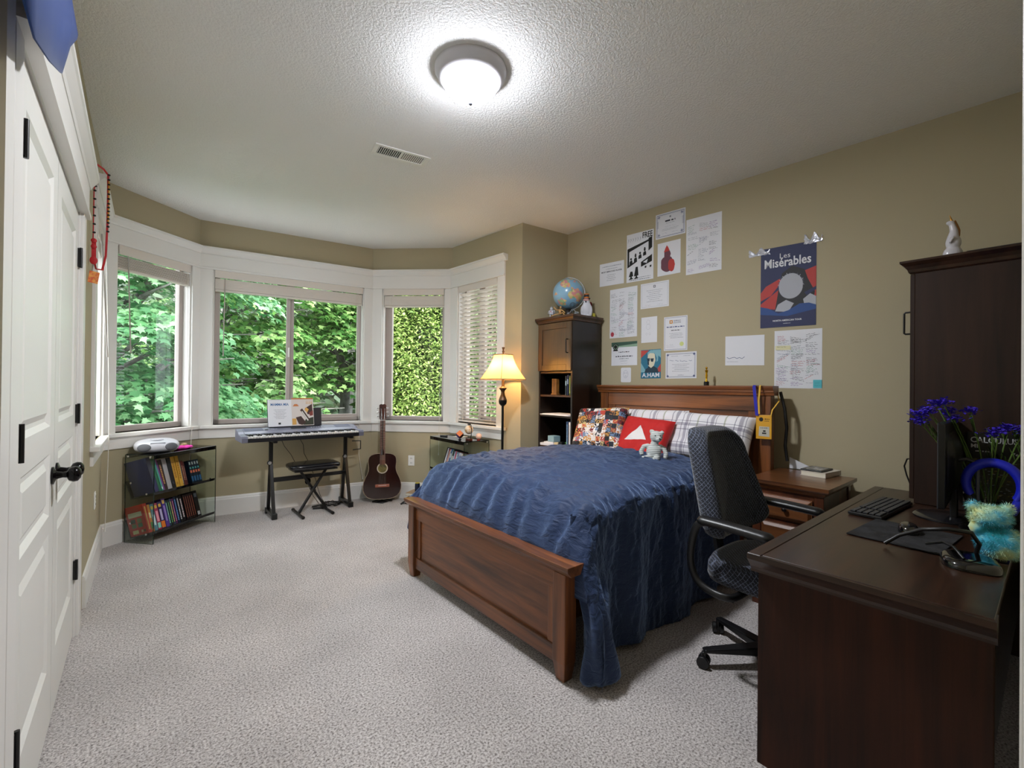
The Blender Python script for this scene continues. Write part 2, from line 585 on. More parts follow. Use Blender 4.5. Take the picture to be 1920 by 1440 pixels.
# ------------------------------------------------------------------ windows
def window(num, M, L, s0, s1, left_end, right_end, mull=None, thickL=0.045):
    """left_end / right_end: where the casing stops along the wall"""
    w = bpy.data.objects.new('window_%d' % num, None); COL.objects.link(w); w.matrix_world = M; struct(w)
    c = MB()
    c.box(left_end, -.018, WZ0 - .03, s0, 0.001, WZ1 + .0)
    c.box(s1, -.018, WZ0 - .03, right_end, .001, WZ1)
    c.box(left_end, -.022, WZ1, right_end, .001, WZ1 + .135)             # frieze
    c.box(left_end, -.030, WZ1 - .008, right_end, .001, WZ1 + .010)       # fillet
    # jamb returns
    c.box(s0 - .002, 0, WZ0, s0 + .012, .13, WZ1); c.box(s1 - .012, 0, WZ0, s1 + .002, .13, WZ1); c.box(s0, 0, WZ1 - .012, s1, .13, WZ1 + .002)
    c.build('window_casing', M_trim, w, bevel=.002, seg=1)
    k = MB()
    e0 = left_end - (.03 if left_end > .01 else 0); e1 = right_end + (.03 if right_end < L - .02 else 0)
    prof = [(0, WZ1 + .135), (-.026, WZ1 + .135), (-.030, WZ1 + .150), (-.055, WZ1 + .180), (-.062, WZ1 + .182), (-.062, WZ1 + .200), (0, WZ1 + .200)]
    n = len(prof)
    vs = [(s, y, z) for s in (e0, e1) for y, z in prof]
    k.add(vs, [tuple(range(n)), tuple(range(2 * n - 1, n - 1, -1))] + [(i, i + n, (i + 1) % n + n, (i + 1) % n) for i in range(n)])
    k.build('crown_cap', M_trim, w)
    b = MB()
    b.box(e0, -.05, WZ0 - .03, e1, 0, WZ0); b.box(s0, 0, WZ0 - .03, s1, .13, WZ0)
    b.build('window_sill', M_trim, w, bevel=.004)
    MB().box(left_end + .01, -.016, WZ0 - .125, right_end - (.01 if right_end < L - .02 else 0), .001, WZ0 - .03).build('window_apron', M_trim, w, bevel=.002, seg=1)
    f = MB(); t = .038; ya, yb = .075, .125
    f.box(s0 + .012, ya, WZ0, s0 + .012 + thickL, yb, WZ1 - .012); f.box(s1 - .012 - t, ya, WZ0, s1 - .012, yb, WZ1 - .012)
    f.box(s0 + .012, ya, WZ0, s1 - .012, yb, WZ0 + t + .01); f.box(s0 + .012, ya, WZ1 - .012 - t, s1 - .012, yb, WZ1 - .012)
    if mull:
        f.box(mull - .036, ya - .005, WZ0, mull + .001, yb, WZ1 - .012)
        f.box(mull + .004, ya + .015, WZ0, mull + .036, yb, WZ1 - .012)
        # the sash rails of the sliding half
        f.box(mull, ya + .018, WZ0 + .03, s1 - .03, yb - .006, WZ0 + t + .035)
    f.build('window_frame', M_vinyl, w, bevel=.003, seg=1)
    if mull:
        MB().box(mull - .022, ya - .02, 1.56, mull - .006, ya - .004, 1.66).build('sash_latch', M_plate, w, bevel=.004)
    g = MB(); gy = .104
    g.poly([(s0 + .03, gy, WZ0 + .02), (s1 - .03, gy, WZ0 + .02), (s1 - .03, gy, WZ1 - .03), (s0 + .03, gy, WZ1 - .03)])
    g.build('glass_pane', M_glass, w)
    return w

window(1, MW0, L0, .44, 1.06, .32, L0)
window(2, MW1, L1, .09, .745, 0, L1)
window(3, MW2, L2, .108, 1.528, 0, L2, mull=.79)
window(4, MW3, L3, .117, .84, 0, L3, thickL=.075)
window(5, MW4, L4, .126, .785, 0, .888, thickL=.045, mull=.44)

def blind(M, s0, s1, zb, label, n=14, drop=None, wand=None, cord=None, tilt=0.0, openstack=False):
    t = thing('window_blind', label, 'blind', M=M)
    a, b = s0 + .016, s1 - .016
    MB().box(a - .002, -.012, WZ1 - .078, b + .002, .002, WZ1 - .004).box(a, .002, WZ1 - .05, b, .058, WZ1 - .012).build('valance', M_blind, t, bevel=.003)
    m = MB()
    ztop = WZ1 - .082
    if drop:            # lowered: open slats on ladders all the way down
        k = int((ztop - zb) / drop)
        for i in range(k):
            z = ztop - drop * (i + .5)
            c, s = cos(tilt) * .024, sin(tilt) * .024
            m.add([(a, .028 - c, z - s), (b, .028 - c, z - s), (b, .028 + c, z + s), (a, .028 + c, z + s),
                   (a, .028 - c, z - s + .0028), (b, .028 - c, z - s + .0028), (b, .028 + c, z + s + .0028), (a, .028 + c, z + s + .0028)],
                  [(0, 3, 2, 1), (4, 5, 6, 7), (0, 1, 5, 4), (1, 2, 6, 5), (2, 3, 7, 6), (3, 0, 4, 7)])
    else:
        for i in range(n):
            z = zb + .02 + (ztop - zb - .022) * i / n
            th = (ztop - zb) / n * (.45 if openstack else .8)
            m.box(a, .004 + .002 * (i % 2), z, b, .052, z + th)
    m.build('slats', M_blind, t)
    MB().box(a, .004, zb, b, .054, zb + .018).build('bottom_rail', M_blind, t, bevel=.003)
    k = max(2, int((b - a) / .35) + 1)
    for i in range(k):
        x = a + .08 + (b - a - .16) * i / (k - 1)
        MB().box(x - .0015, .0005, zb, x + .0015, .003, ztop).build('ladder_cord', M_cord, t)
    if wand:
        p0, p1 = wand
        MB().tube([p0, p1], .0045, 8).build('tilt_wand', mat('wand_plastic', '#a39a92', .4), t, smooth=40)
    if cord:
        q = MB().tube(cord, .0022, 6); e = cord[-1]
        q.lathe([(.002, .03), (.007, .0), (.0, -.002)], 10, M=T(*e))
        q.build('lift_cord', M_cord, t, smooth=60)
    return t

blind(MW0, .44, 1.06, 2.2, 'raised white slatted blind in the edge-on window beside the closet', wand=((.50, -.03, 2.25), (.70, -.055, 1.45)),
      cord=[(.86, -.03, 2.3), (.86, -.058, 1.2), (.87, -.060, .83), (.88, -.045, .2)])
blind(MW1, .09, .745, 2.175, 'raised white slatted blind with fanned slats over the left bay window', n=9, openstack=True, wand=((.165, -.02, 2.29), (.19, -.025, 1.52)),
      cord=[(.70, -.01, 2.3), (.705, -.02, 1.5), (.715, -.028, .9), (.72, -.058, .86), (.72, -.03, .45)])
blind(MW2, .108, 1.528, 2.17, 'wide raised white blind over the centre window behind the keyboard', n=20, wand=((.205, -.02, 2.29), (.197, -.02, 1.54)),
      cord=[(1.47, -.01, 2.3), (1.475, -.02, .95), (1.48, -.056, .86), (1.485, -.035, .5), (1.53, -.03, .22)])
blind(MW3, .117, .84, 2.165, 'narrow raised white blind over the window above the guitar', n=14,
      cord=[(.80, -.01, 2.3), (.80, -.056, .87), (.79, -.03, .5)])
blind(MW4, .126, .785, WZ0 + .012, 'lowered white slatted blind, slats open, behind the floor lamp', drop=.0425, tilt=radians(-27))

# ------------------------------------------------------------------ closet doors and trim
struct(MB().box(-.240, 1.55, 0, -.228, 1.65, 2.14).box(-.235, 3.14, 0, -.218, 3.25, 2.14)
       .box(-.30, 1.65, 0, -.232, 1.662, 2.14).box(-.30, 3.128, 0, -.232, 3.14, 2.14).box(-.30, 1.65, 2.128, -.232, 3.14, 2.14)
       .build('trim_1', M_trim, bevel=.002, seg=1))
h = MB().box(-.235, 1.55, 2.14, -.208, 3.25, 2.30).box(-.235, 1.545, 2.13, -.200, 3.255, 2.15)
prof = [(-.232, 2.30), (-.205, 2.30), (-.20, 2.315), (-.178, 2.345), (-.172, 2.35), (-.172, 2.375), (-.232, 2.375)]
n = len(prof)
h.add([(x, y, z) for y in (1.51, 3.29) for x, z in prof], [tuple(range(n)), tuple(range(2 * n - 1, n - 1, -1))] + [(i, i + n, (i + 1) % n + n, (i + 1) % n) for i in range(n)])
struct(h.build('trim_2', M_trim))
struct(MB().box(-.235, 1.36, 0, -.213, 1.44, 2.3).build('trim_3', M_trim))
struct(MB().box(.755, .01, 0, .85, .0250, 2.2).box(.735, -.115, 0, .757, .022, 2.2).build('trim_4', M_trim, bevel=.002, seg=1))

def door_leaf(num, y0, y1, knob_y, hinge_y, hs):
    d = bpy.data.objects.new('door_%d' % num, None); COL.objects.link(d); d.location = (-.240, y0, 0); struct(d)
    w = y1 - y0
    fx = 0.0
    m = MB()
    st = .105
    xs = [0, st, w - st, w]
    zs = [.012, .24, .735, .80, 1.02, 1.12, 2.01, 2.122]
    # stiles and rails, then sunken fields with raised centres
    m.box(-.034, 0, zs[0], fx, st, zs[-1]); m.box(-.034, w - st, zs[0], fx, w, zs[-1])
    for a, b in ((zs[0], zs[1]), (zs[2], zs[3]), (zs[4], zs[5]), (zs[6], zs[7])):
        m.box(-.034, st, a, fx, w - st, b)
    for a, b in ((zs[1], zs[2]), (zs[3], zs[4]), (zs[5], zs[6])):
        # moulded slope down
        o = [(fx, st, a), (fx, w - st, a), (fx, w - st, b), (fx, st, b)]
        i1 = [(fx - .012, st + .016, a + .016), (fx - .012, w - st - .016, a + .016), (fx - .012, w - st - .016, b - .016), (fx - .012, st + .016, b - .016)]
        q = .05
        i2 = [(fx - .012, st + .03, a + .03), (fx - .012, w - st - .03, a + .03), (fx - .012, w - st - .03, b - .03), (fx - .012, st + .03, b - .03)]
        i3 = [(fx - .003, st + q, a + q), (fx - .003, w - st - q, a + q), (fx - .003, w - st - q, b - q), (fx - .003, st + q, b - q)]
        vs = o + i1 + i2 + i3
        fs = []
        for r in range(3):
            for k in range(4):
                l = (k + 1) % 4
                fs.append((r * 4 + k, r * 4 + l, r * 4 + 4 + l, r * 4 + 4 + k))
        fs.append((12, 13, 14, 15))
        m.add(vs, fs)
    m.build('door_panel', M_door, d)
    for z in hs:
        MB().box(-.004, hinge_y - .012, z - .046, .010, hinge_y + .012, z + .046).cyl((.012, hinge_y, z - .05), (.012, hinge_y, z + .05), .006, n=10).build('hinge', M_black, d, smooth=40)
    kb = MB()
    Mk = frame((0, knob_y, .935), (0, 1, 0), (0, 0, 1), (1, 0, 0))
    kb.lathe([(.0, 0), (.032, 0), (.032, .006), (.014, .012), (.010, .03), (.012, .04), (.024, .046), (.029, .058), (.027, .07), (.016, .078), (0, .08)], 28, M=Mk)
    kb.build('door_knob', mat('dark_bronze_knob', '#141112', .18, .6), d, smooth=50)
    return d
door_leaf(1, 1.664, 2.394, .675, .020, (1.9, 1.12, .34))
door_leaf(2, 2.400, 3.126, .055, .722, (1.9, 1.12, .34))

# ------------------------------------------------------------------ outlets, vent, ceiling lamp
def outlet(M, s, z, label):
    t = thing('wall_outlet', label, 'outlet', M=M @ T(s, -.0005, z))
    MB().box(-.036, -.006, -.058, .036, 0, .058).build('cover_plate', M_plate, t, bevel=.003)
    for q in (-.026, .026):
        r = MB().box(-.016, -.0085, q - .018, .016, -.006, q + .018)
        r.box(-.008, -.0092, q - .008, -.005, -.0084, q + .008, 1).box(.005, -.0092, q - .008, .008, -.0084, q + .008, 1)
        r.build('socket', [M_plate, M_black], t)
outlet(MW3, .472, .427, 'white duplex wall outlet between the guitar and the bed')
outlet(MW0, .66, .475, 'white duplex wall outlet on the left wall under the window sill')

t = thing('ceiling_vent', 'white louvred air vent set in the ceiling', 'vent', (1.347, 2.825, CEIL), radians(-9))
MB().box(-.185, -.072, -.006, .185, -.048, 0).box(-.185, .048, -.006, .185, .072, 0).box(-.185, -.048, -.006, -.155, .048, 0).box(.155, -.048, -.006, .185, .048, 0).box(-.004, -.048, -.006, .004, .048, 0).build('vent_frame', M_plate, t, bevel=.002)
MB().box(-.155, -.048, -.0012, .155, .048, -.0002).build('vent_shade_sheet', mat('vent_shade', '#15161a', .8), t)  # near-black sheet paints in the shade behind the louvres
v = MB()
for i in range(24):
    x = -.150 + .3 * i / 23
    if i < 12:
        v.box(x - .0018, -.048, -.0065, x + .0018, .048, -.0012)
    else:
        v.add([(x - .0062, -.048, -.005), (x + .0048, -.048, -.002), (x + .0048, .048, -.002), (x - .0062, .048, -.005)], [(0, 1, 2, 3)])
v.build('louvres', M_plate, t)

t = thing('ceiling_light', 'round flush ceiling light, lit white glass bowl in a grey metal ring', 'lamp', (1.243, 1.843, CEIL))
MB().lathe([(.176, 0), (.176, -.012), (.170, -.02), (.160, -.045), (.142, -.060), (.134, -.062)], 64, cap=False).build('metal_ring', mat('satin_nickel', '#c9c7ca', .4, .0), t, smooth=50)
pr = [(.136, -.058), (.134, -.070), (.124, -.090), (.100, -.115), (.070, -.135), (.038, -.148), (.0, -.152)]
M_bowl = bpy.data.materials.new('lit_frosted_glass'); M_bowl.use_nodes = True
nt = M_bowl.node_tree; nt.nodes.clear()
bo_ = nt.nodes.new('ShaderNodeOutputMaterial'); be = nt.nodes.new('ShaderNodeEmission'); bt = nt.nodes.new('ShaderNodeBsdfTransparent'); bx = nt.nodes.new('ShaderNodeAddShader')
be.inputs[0].default_value = lin('#f0f4ff'); be.inputs[1].default_value = CEILING_LAMP; bt.inputs[0].default_value = (.8, .8, .8, 1)
nt.links.new(be.outputs[0], bx.inputs[0]); nt.links.new(bt.outputs[0], bx.inputs[1]); nt.links.new(bx.outputs[0], bo_.inputs[0])
bl = bpy.data.lights.new('ceiling_bulbs', 'AREA'); bl.shape = 'DISK'; bl.size = .20; bl.energy = CEILING_WATTS; bl.color = (.93, .96, 1.0)
blo = bpy.data.objects.new('ceiling_bulbs', bl); COL.objects.link(blo); blo.parent = t; blo.location = (0, 0, -.075)
MB().lathe(pr, 64, cap=False).build('glass_bowl', M_bowl, t, smooth=80)
MB().lathe([(.0, -.172), (.008, -.170), (.012, -.162), (.011, -.152), (.006, -.148)], 20, cap=False).build('finial', mat('nickel_finial', '#7d7f8c', .3, .4), t, smooth=60)
# ================================================================== GARDEN AND WOOD BEYOND THE WINDOWS
def leafmat(name, c1, c2, c3, trans=0.35):
    if name in MATS: return MATS[name]
    m = bpy.data.materials.new(name); m.use_nodes = True
    nt = m.node_tree; nt.nodes.clear()
    o = nt.nodes.new('ShaderNodeOutputMaterial')
    g = nt.nodes.new('ShaderNodeNewGeometry')
    r = nt.nodes.new('ShaderNodeValToRGB')
    e = r.color_ramp.elements
    e[0].position = 0; e[0].color = lin(c1); e[1].position = 1; e[1].color = lin(c3)
    x = e.new(.55); x.color = lin(c2)
    nt.links.new(g.outputs['Random Per Island'], r.inputs[0])
    d = nt.nodes.new('ShaderNodeBsdfPrincipled'); d.inputs['Roughness'].default_value = .45
    nt.links.new(r.outputs[0], d.inputs['Base Color'])
    t = nt.nodes.new('ShaderNodeBsdfTranslucent'); nt.links.new(r.outputs[0], t.inputs[0])
    mx = nt.nodes.new('ShaderNodeMixShader'); mx.inputs[0].default_value = trans
    nt.links.new(d.outputs[0], mx.inputs[1]); nt.links.new(t.outputs[0], mx.inputs[2])
    nt.links.new(mx.outputs[0], o.inputs[0])
    MATS[name] = m
    return m

import numpy as np
RNG = np.random.default_rng(5)
MAPLE = np.array([(0, -.12), (.10, .02), (.42, -.06), (.34, .16), (.55, .34), (.27, .38), (.20, .52), (.13, .60), (0, .98), (-.13, .60), (-.20, .52), (-.27, .38), (-.55, .34), (-.34, .16), (-.42, -.06), (-.10, .02)])
OVAL = np.array([(0, -.1), (.20, .12), (.26, .40), (.12, .72), (0, .95), (-.12, .72), (-.26, .40), (-.20, .12)])

def leaves(name, P, N, S, shape, m, parent=None, droop=.25):
    """one crown mesh: a leaf of the given outline at every point P, facing N, size S"""
    k = len(P); n = len(shape)
    N = N / np.linalg.norm(N, axis=1)[:, None]
    R = RNG.normal(size=(k, 3))
    A = np.cross(N, R); A /= np.linalg.norm(A, axis=1)[:, None]
    B = np.cross(N, A)
    sx = shape[:, 0][None, :, None]; sy = shape[:, 1][None, :, None]
    V = P[:, None, :] + S[:, None, None] * (A[:, None, :] * sx + B[:, None, :] * sy - N[:, None, :] * (np.abs(sx) * .35 + sy * sy * droop))
    V = V.reshape(-1, 3)
    me = bpy.data.meshes.new(name)
    me.vertices.add(k * n); me.vertices.foreach_set('co', V.ravel())
    me.loops.add(k * n); me.loops.foreach_set('vertex_index', np.arange(k * n))
    me.polygons.add(k); me.polygons.foreach_set('loop_start', np.arange(k) * n); me.polygons.foreach_set('loop_total', np.full(k, n))
    me.update(calc_edges=True)
    me.materials.append(m)
    o = bpy.data.objects.new(name, me); COL.objects.link(o)
    if parent is not None: o.parent = parent
    return o

M_bark = mat('grey_bark', '#8d8a85', .85, bump=(30, .6, .02), vary=(6, '#55504a', .2))
M_soil = mat('forest_floor', '#3b4a2a', .95, vary=(1.6, '#2b2a1c', .2), bump=(5, .6, .1))

def hill():
    def f(u, v):
        x = -14 + 44 * u; y = 4 + 32 * v
        h = -2.2
        dist = y - 10 + max(0, x - 5) * .8
        h += max(0, dist) * .55 + noise.noise(Vector((x * .3, y * .3, 0))) * .8 * min(1, max(0, dist) * .3)
        return (x, y, min(h, 9.5))
    o = MB().grid(f, 60, 50).build('ground', M_soil, smooth=180)
    struct(o)
hill()
struct(MB().box(-4, 5.5, -1.30, 3.4, 7.2, -1.20).box(3.2, 3.0, -1.30, 5.0, 6.4, -1.20).build('bounce_slab', mat('pale_bounce_concrete', '#d5d2cc', .8, bump=(40, .2, .004))))  # unseen pale slab, added to bounce daylight up to the bay ceiling
# undergrowth covering the slope: nobody could count it
k = 26000
px = RNG.uniform(-12, 26, k); py = RNG.uniform(8, 26, k)
dist = py - 10 + np.maximum(0, px - 5) * .8
pz = np.minimum(-2.2 + np.maximum(0, dist) * .55, 9.5) + RNG.uniform(-.2, 1.3, k)
P = np.stack([px, py, pz], 1); N = RNG.normal(size=(k, 3)) * .7 + np.array([-.3, -.6, .9])
o = leaves('undergrowth', P, N, RNG.uniform(.22, .5, k), OVAL, leafmat('undergrowth_leaf', '#2c3c2a', '#445a3c', '#65805a', .25))
tag(o, 'dark green undergrowth on the slope behind the maples', 'undergrowth'); o['kind'] = 'stuff'

def maple(x, y, z0, h, rad, n, label, cols, face=(-.2, -.8), size=(.09, .165), seed=1, zlo=-1.4):
    t = thing('maple_tree', label, 'tree', (x, y, z0))
    rs = random.Random(seed)
    pts = [(0, 0, 0)]; r = [.16]
    q = 8
    for i in range(1, q + 1):
        pts.append((rs.uniform(-.12, .12) * i * .5, rs.uniform(-.1, .1) * i * .5, (h * .95) * i / q)); r.append(.16 * (1 - .8 * i / q))
    MB().tube(pts, r, 10).build('trunk', M_bark, t, smooth=60)
    PP = []; NN = []
    br = MB()
    nb = 60
    for i in range(nb):
        zz = (zlo - z0) + (h - (zlo - z0)) * (i + rs.random()) / nb
        a = rs.uniform(0, 2 * pi)
        if rs.random() < .55:
            a = atan2(face[1], face[0]) + rs.uniform(-1.1, 1.1)
        taper = sqrt(max(.08, 1 - (max(0, zz - h * .55) / (h * .5)) ** 2))
        L = rad * rs.uniform(.55, 1.05) * taper
        d = Vector((cos(a), sin(a), 0)); side = Vector((-sin(a), cos(a), 0))
        tip = Vector((0, 0, zz)) + d * L + Vector((0, 0, .18 * L))
        br.tube([(0, 0, zz - .3), tuple(Vector((0, 0, zz)) + d * L * .5 + Vector((0, 0, .15 * L))), tuple(tip)], [.035, .02, .006], 5)
        m = int(n / nb)
        for _ in range(m):
            f = rs.random() ** .6
            w = rs.gauss(0, .27) * L * (1.1 - f * .5)
            p = Vector((0, 0, zz)) + d * (L * f) + side * w
            p.z += .22 * L * f - .30 * L * f * f * f - abs(w) * .22 + rs.gauss(0, .05)
            PP.append(p)
            nn = d * (.5 * f + .25) + side * (w * .5) + Vector((rs.gauss(0, .3), rs.gauss(0, .3), 1.0))
            NN.append(nn)
    br.build('branches', M_bark, t)
    PP = np.array([tuple(p) for p in PP]); NN = np.array([tuple(p) for p in NN])
    leaves('crown', PP, NN, RNG.uniform(size[0], size[1], len(PP)), MAPLE, leafmat('leaf_' + cols[0][1:], *cols), t)

LG = ('#3f7434', '#6fa052', '#b4d488')
BG = ('#3f7a4c', '#6ba56c', '#a8d4a0')
maple(-.3, 7.9, -2.2, 6.6, 2.3, 34000, 'broad maple with cool green leaves filling the left bay window', BG, (.2, -1), seed=3, size=(.065, .125))
maple(1.25, 10.2, -2.0, 7.0, 2.3, 16000, 'maple spreading light green leaves outside the left half of the centre window', LG, (-.1, -1), seed=11)
maple(3.6, 10.4, -2.0, 7.2, 2.2, 13000, 'maple reaching pale green boughs over the right half of the centre window', LG, (0, -1), seed=23, zlo=1.2)
maple(1.9, 8.6, -2.2, 3.6, 1.2, 3200, 'low young maple beneath the centre window, bright leaves', ('#5c8a4c', '#8cb46c', '#bcd898'), (-.2, -1), seed=31, zlo=-1.2)

def hedge(x, y, z0, w, d, h, rz, n, label, cols, seed):
    t = thing('tall_hedge', label, 'hedge', (x, y, z0), rz)
    MB().tube([(0, 0, 0), (.03, 0, h * .5), (0, .02, h * .92)], [.09, .06, .02], 8).build('trunk', M_bark, t, smooth=60)
    rs = np.random.default_rng(seed)
    u = rs.uniform(-1, 1, n); v = rs.uniform(0, 1, n); e = np.abs(rs.normal(0, .12, n))
    side = rs.uniform(0, 1, n)
    P = np.zeros((n, 3)); N = np.zeros((n, 3))
    bulge = .25 * np.sin(u * 7 + v * 9) * .5 + .15 * np.sin(v * 23 + u * 11)
    P[:, 0] = u * w / 2; P[:, 1] = -d / 2 - bulge * .5 + e * d * 1.5; P[:, 2] = v * h
    N[:, 0] = rs.normal(0, .35, n); N[:, 1] = -.45; N[:, 2] = 1.0
    N += rs.normal(0, .25, (n, 3))
    leaves('foliage', P, N, rs.uniform(.04, .085, n), OVAL, leafmat('leaf_' + cols[0][1:], *cols), t, droop=.5)
    # inner mass of larger, darker green leaves
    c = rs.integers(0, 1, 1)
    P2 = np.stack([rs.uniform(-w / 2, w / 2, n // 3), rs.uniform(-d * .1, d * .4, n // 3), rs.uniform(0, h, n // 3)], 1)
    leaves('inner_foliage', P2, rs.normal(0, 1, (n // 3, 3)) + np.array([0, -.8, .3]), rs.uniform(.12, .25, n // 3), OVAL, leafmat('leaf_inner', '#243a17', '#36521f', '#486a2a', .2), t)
YG = ('#6f9044', '#a0b862', '#d2df92')
hedge(4.75, 8.5, -2.2, 2.8, 1.0, 7.4, radians(-22), 44000, 'tall yellow-green hedge outside the narrow window above the guitar', YG, 41)
hedge(6.3, 6.9, -2.2, 3.0, 1.0, 7.4, radians(-52), 30000, 'tall light green hedge behind the lowered blind', ('#6f9458', '#9cb878', '#cadcA2'), 43)

# slim grey trunks standing in the wood
for i, (x, y, lean, hh) in enumerate([(2.3, 13.2, .5, 9), (2.9, 13.9, -.2, 10), (3.35, 13.0, .2, 9), (3.9, 14.2, -.5, 10), (4.5, 12.8, .6, 9), (5.1, 12.6, .1, 9), (5.5, 13.6, -.4, 9), (1.6, 14, .3, 9), (2.0, 15, -.5, 10), (4.9, 14.2, .9, 10), (.6, 14.2, .4, 9)]):
    z = min(-2.2 + max(0, y - 10) * .55, 9) - .3
    tr = MB().tube([(0, 0, 0), (lean * .4, .1, hh * .4), (lean, 0, hh)], [.13, .10, .04], 10).build('slim_tree_trunk', M_bark, smooth=60)
    tr.location = (x, y, z)
    tag(tr, 'slim grey tree trunk standing in the wood beyond the centre window', 'tree trunk', 'slim grey trunks in the wood')
# ================================================================== BED
BW = dict(dark='#43240f', light='#985a2e')
WbX = wood('bed_wood_x', BW['dark'], BW['light'], 'X', .35, coat=.25)
WbY = wood('bed_wood_y', BW['dark'], BW['light'], 'Y', .35, coat=.25)
WbZ = wood('bed_wood_z', BW['dark'], BW['light'], 'Z', .35, coat=.25)
M_pil = mat('mattress_ticking', '#d8d4cc', .8)

bed = thing('bed', 'brown wooden panel bed with tall headboard against the poster wall', 'bed', (1.43, 2.065, 0))
# footboard: local y from -.725 to .725 ; outer face x = -.01
fb = thing  # (parts are built in the bed's own frame)
def bed_part(mb, name, m, bevel=.004, parent=bed):
    return mb.build(name, m, parent, bevel=bevel)
def post(x, y, ztop, w, name='post'):
    m = MB()
    vs = []
    f = .010 * (1 if y < 0 else -1)
    for (z, a, sh) in ((0, w * .5, 1), (.085, w * .5 + .012, 0), (.10, w * .5 + .012, 0), (ztop, w * .5 + .012, 0)):
        for (i, j) in ((-1, -1), (1, -1), (1, 1), (-1, 1)):
            vs.append((x + i * a, y + j * a, z))
    fs = [(0, 3, 2, 1), (12, 13, 14, 15)]
    for r in range(3):
        for k in range(4):
            l = (k + 1) % 4
            fs.append((r * 4 + k, r * 4 + l, r * 4 + 4 + l, r * 4 + 4 + k))
    m.add(vs, fs)
    return bed_part(m, name, WbZ)
post(.022, -.690, .470, .05); post(.022, .690, .470, .05)
bed_part(MB().box(.002, -.655, .385, .042, .655, .470), 'top_rail', WbY)
bed_part(MB().box(.002, -.655, .060, .042, .655, .135), 'bottom_rail', WbY)
bed_part(MB().box(.006, -.655, .135, .040, -.600, .385), 'stile', WbZ)
bed_part(MB().box(.006, .600, .135, .040, .655, .385), 'stile', WbZ)
bed_part(MB().box(.016, -.600, .130, .034, .600, .390), 'footboard_panel', WbY, .0)
m = MB(); pr = [(-.012, .470), (-.020, .480), (-.032, .492), (-.034, .500), (-.034, .515), (.078, .515), (.078, .500), (.070, .485), (.060, .470)]
n = len(pr); hy = .760
m.add([(x, y, z) for y in (-hy, hy) for x, z in pr], [tuple(range(n)), tuple(range(2 * n - 1, n - 1, -1))] + [(i, i + n, (i + 1) % n + n, (i + 1) % n) for i in range(n)])
bed_part(m, 'footboard_cap', WbY, .002)
# headboard, in bed frame: world x 3.265..3.32, world y 1.20..2.66
def hx(x): return x - 1.43
def hy_(y): return y - 2.065
hb0, hb1 = hy_(1.215), hy_(2.655)
for y in (hb0 + .04, hb1 - .04):
    bed_part(MB().box(hx(3.255), y - .04, 0, hx(3.315), y + .04, 1.235), 'headboard_post', WbZ)
bed_part(MB().box(hx(3.262), hb0 + .08, 1.125, hx(3.305), hb1 - .08, 1.235), 'headboard_top_rail', WbY)
bed_part(MB().box(hx(3.275), hb0 + .15, .40, hx(3.298), hb1 - .15, 1.13), 'headboard_panel', WbY)
for y0, y1 in ((hb0 + .08, hb0 + .15), (hb1 - .15, hb1 - .08)):
    bed_part(MB().box(hx(3.266), y0, .30, hx(3.303), y1, 1.13), 'headboard_stile', WbZ)
m = MB(); pr = [(3.322, 1.235), (3.247, 1.235), (3.243, 1.250), (3.236, 1.258), (3.236, 1.268), (3.228, 1.276), (3.222, 1.290), (3.222, 1.300), (3.322, 1.300)]
pr = [(hx(x), z) for x, z in pr]; n = len(pr)
m.add([(x, y, z) for y in (hb0 - .022, hb1 + .022) for x, z in pr], [tuple(range(n)), tuple(range(2 * n - 1, n - 1, -1))] + [(i, i + n, (i + 1) % n + n, (i + 1) % n) for i in range(n)])
bed_part(m, 'headboard_cap', WbY, .0)
for y in (-.58, .60):
    bed_part(MB().bar((.04, y, .26), (hx(3.26), y - .09, .26), .025, .18), 'side_rail', WbX)

mt = MB().box(1.56, 1.46, .30, 3.22, 2.64, .66).build('mattress', M_pil, bevel=.05, seg=4)
tag(mt, 'pale mattress under the navy quilt, resting in the bed frame', 'mattress')

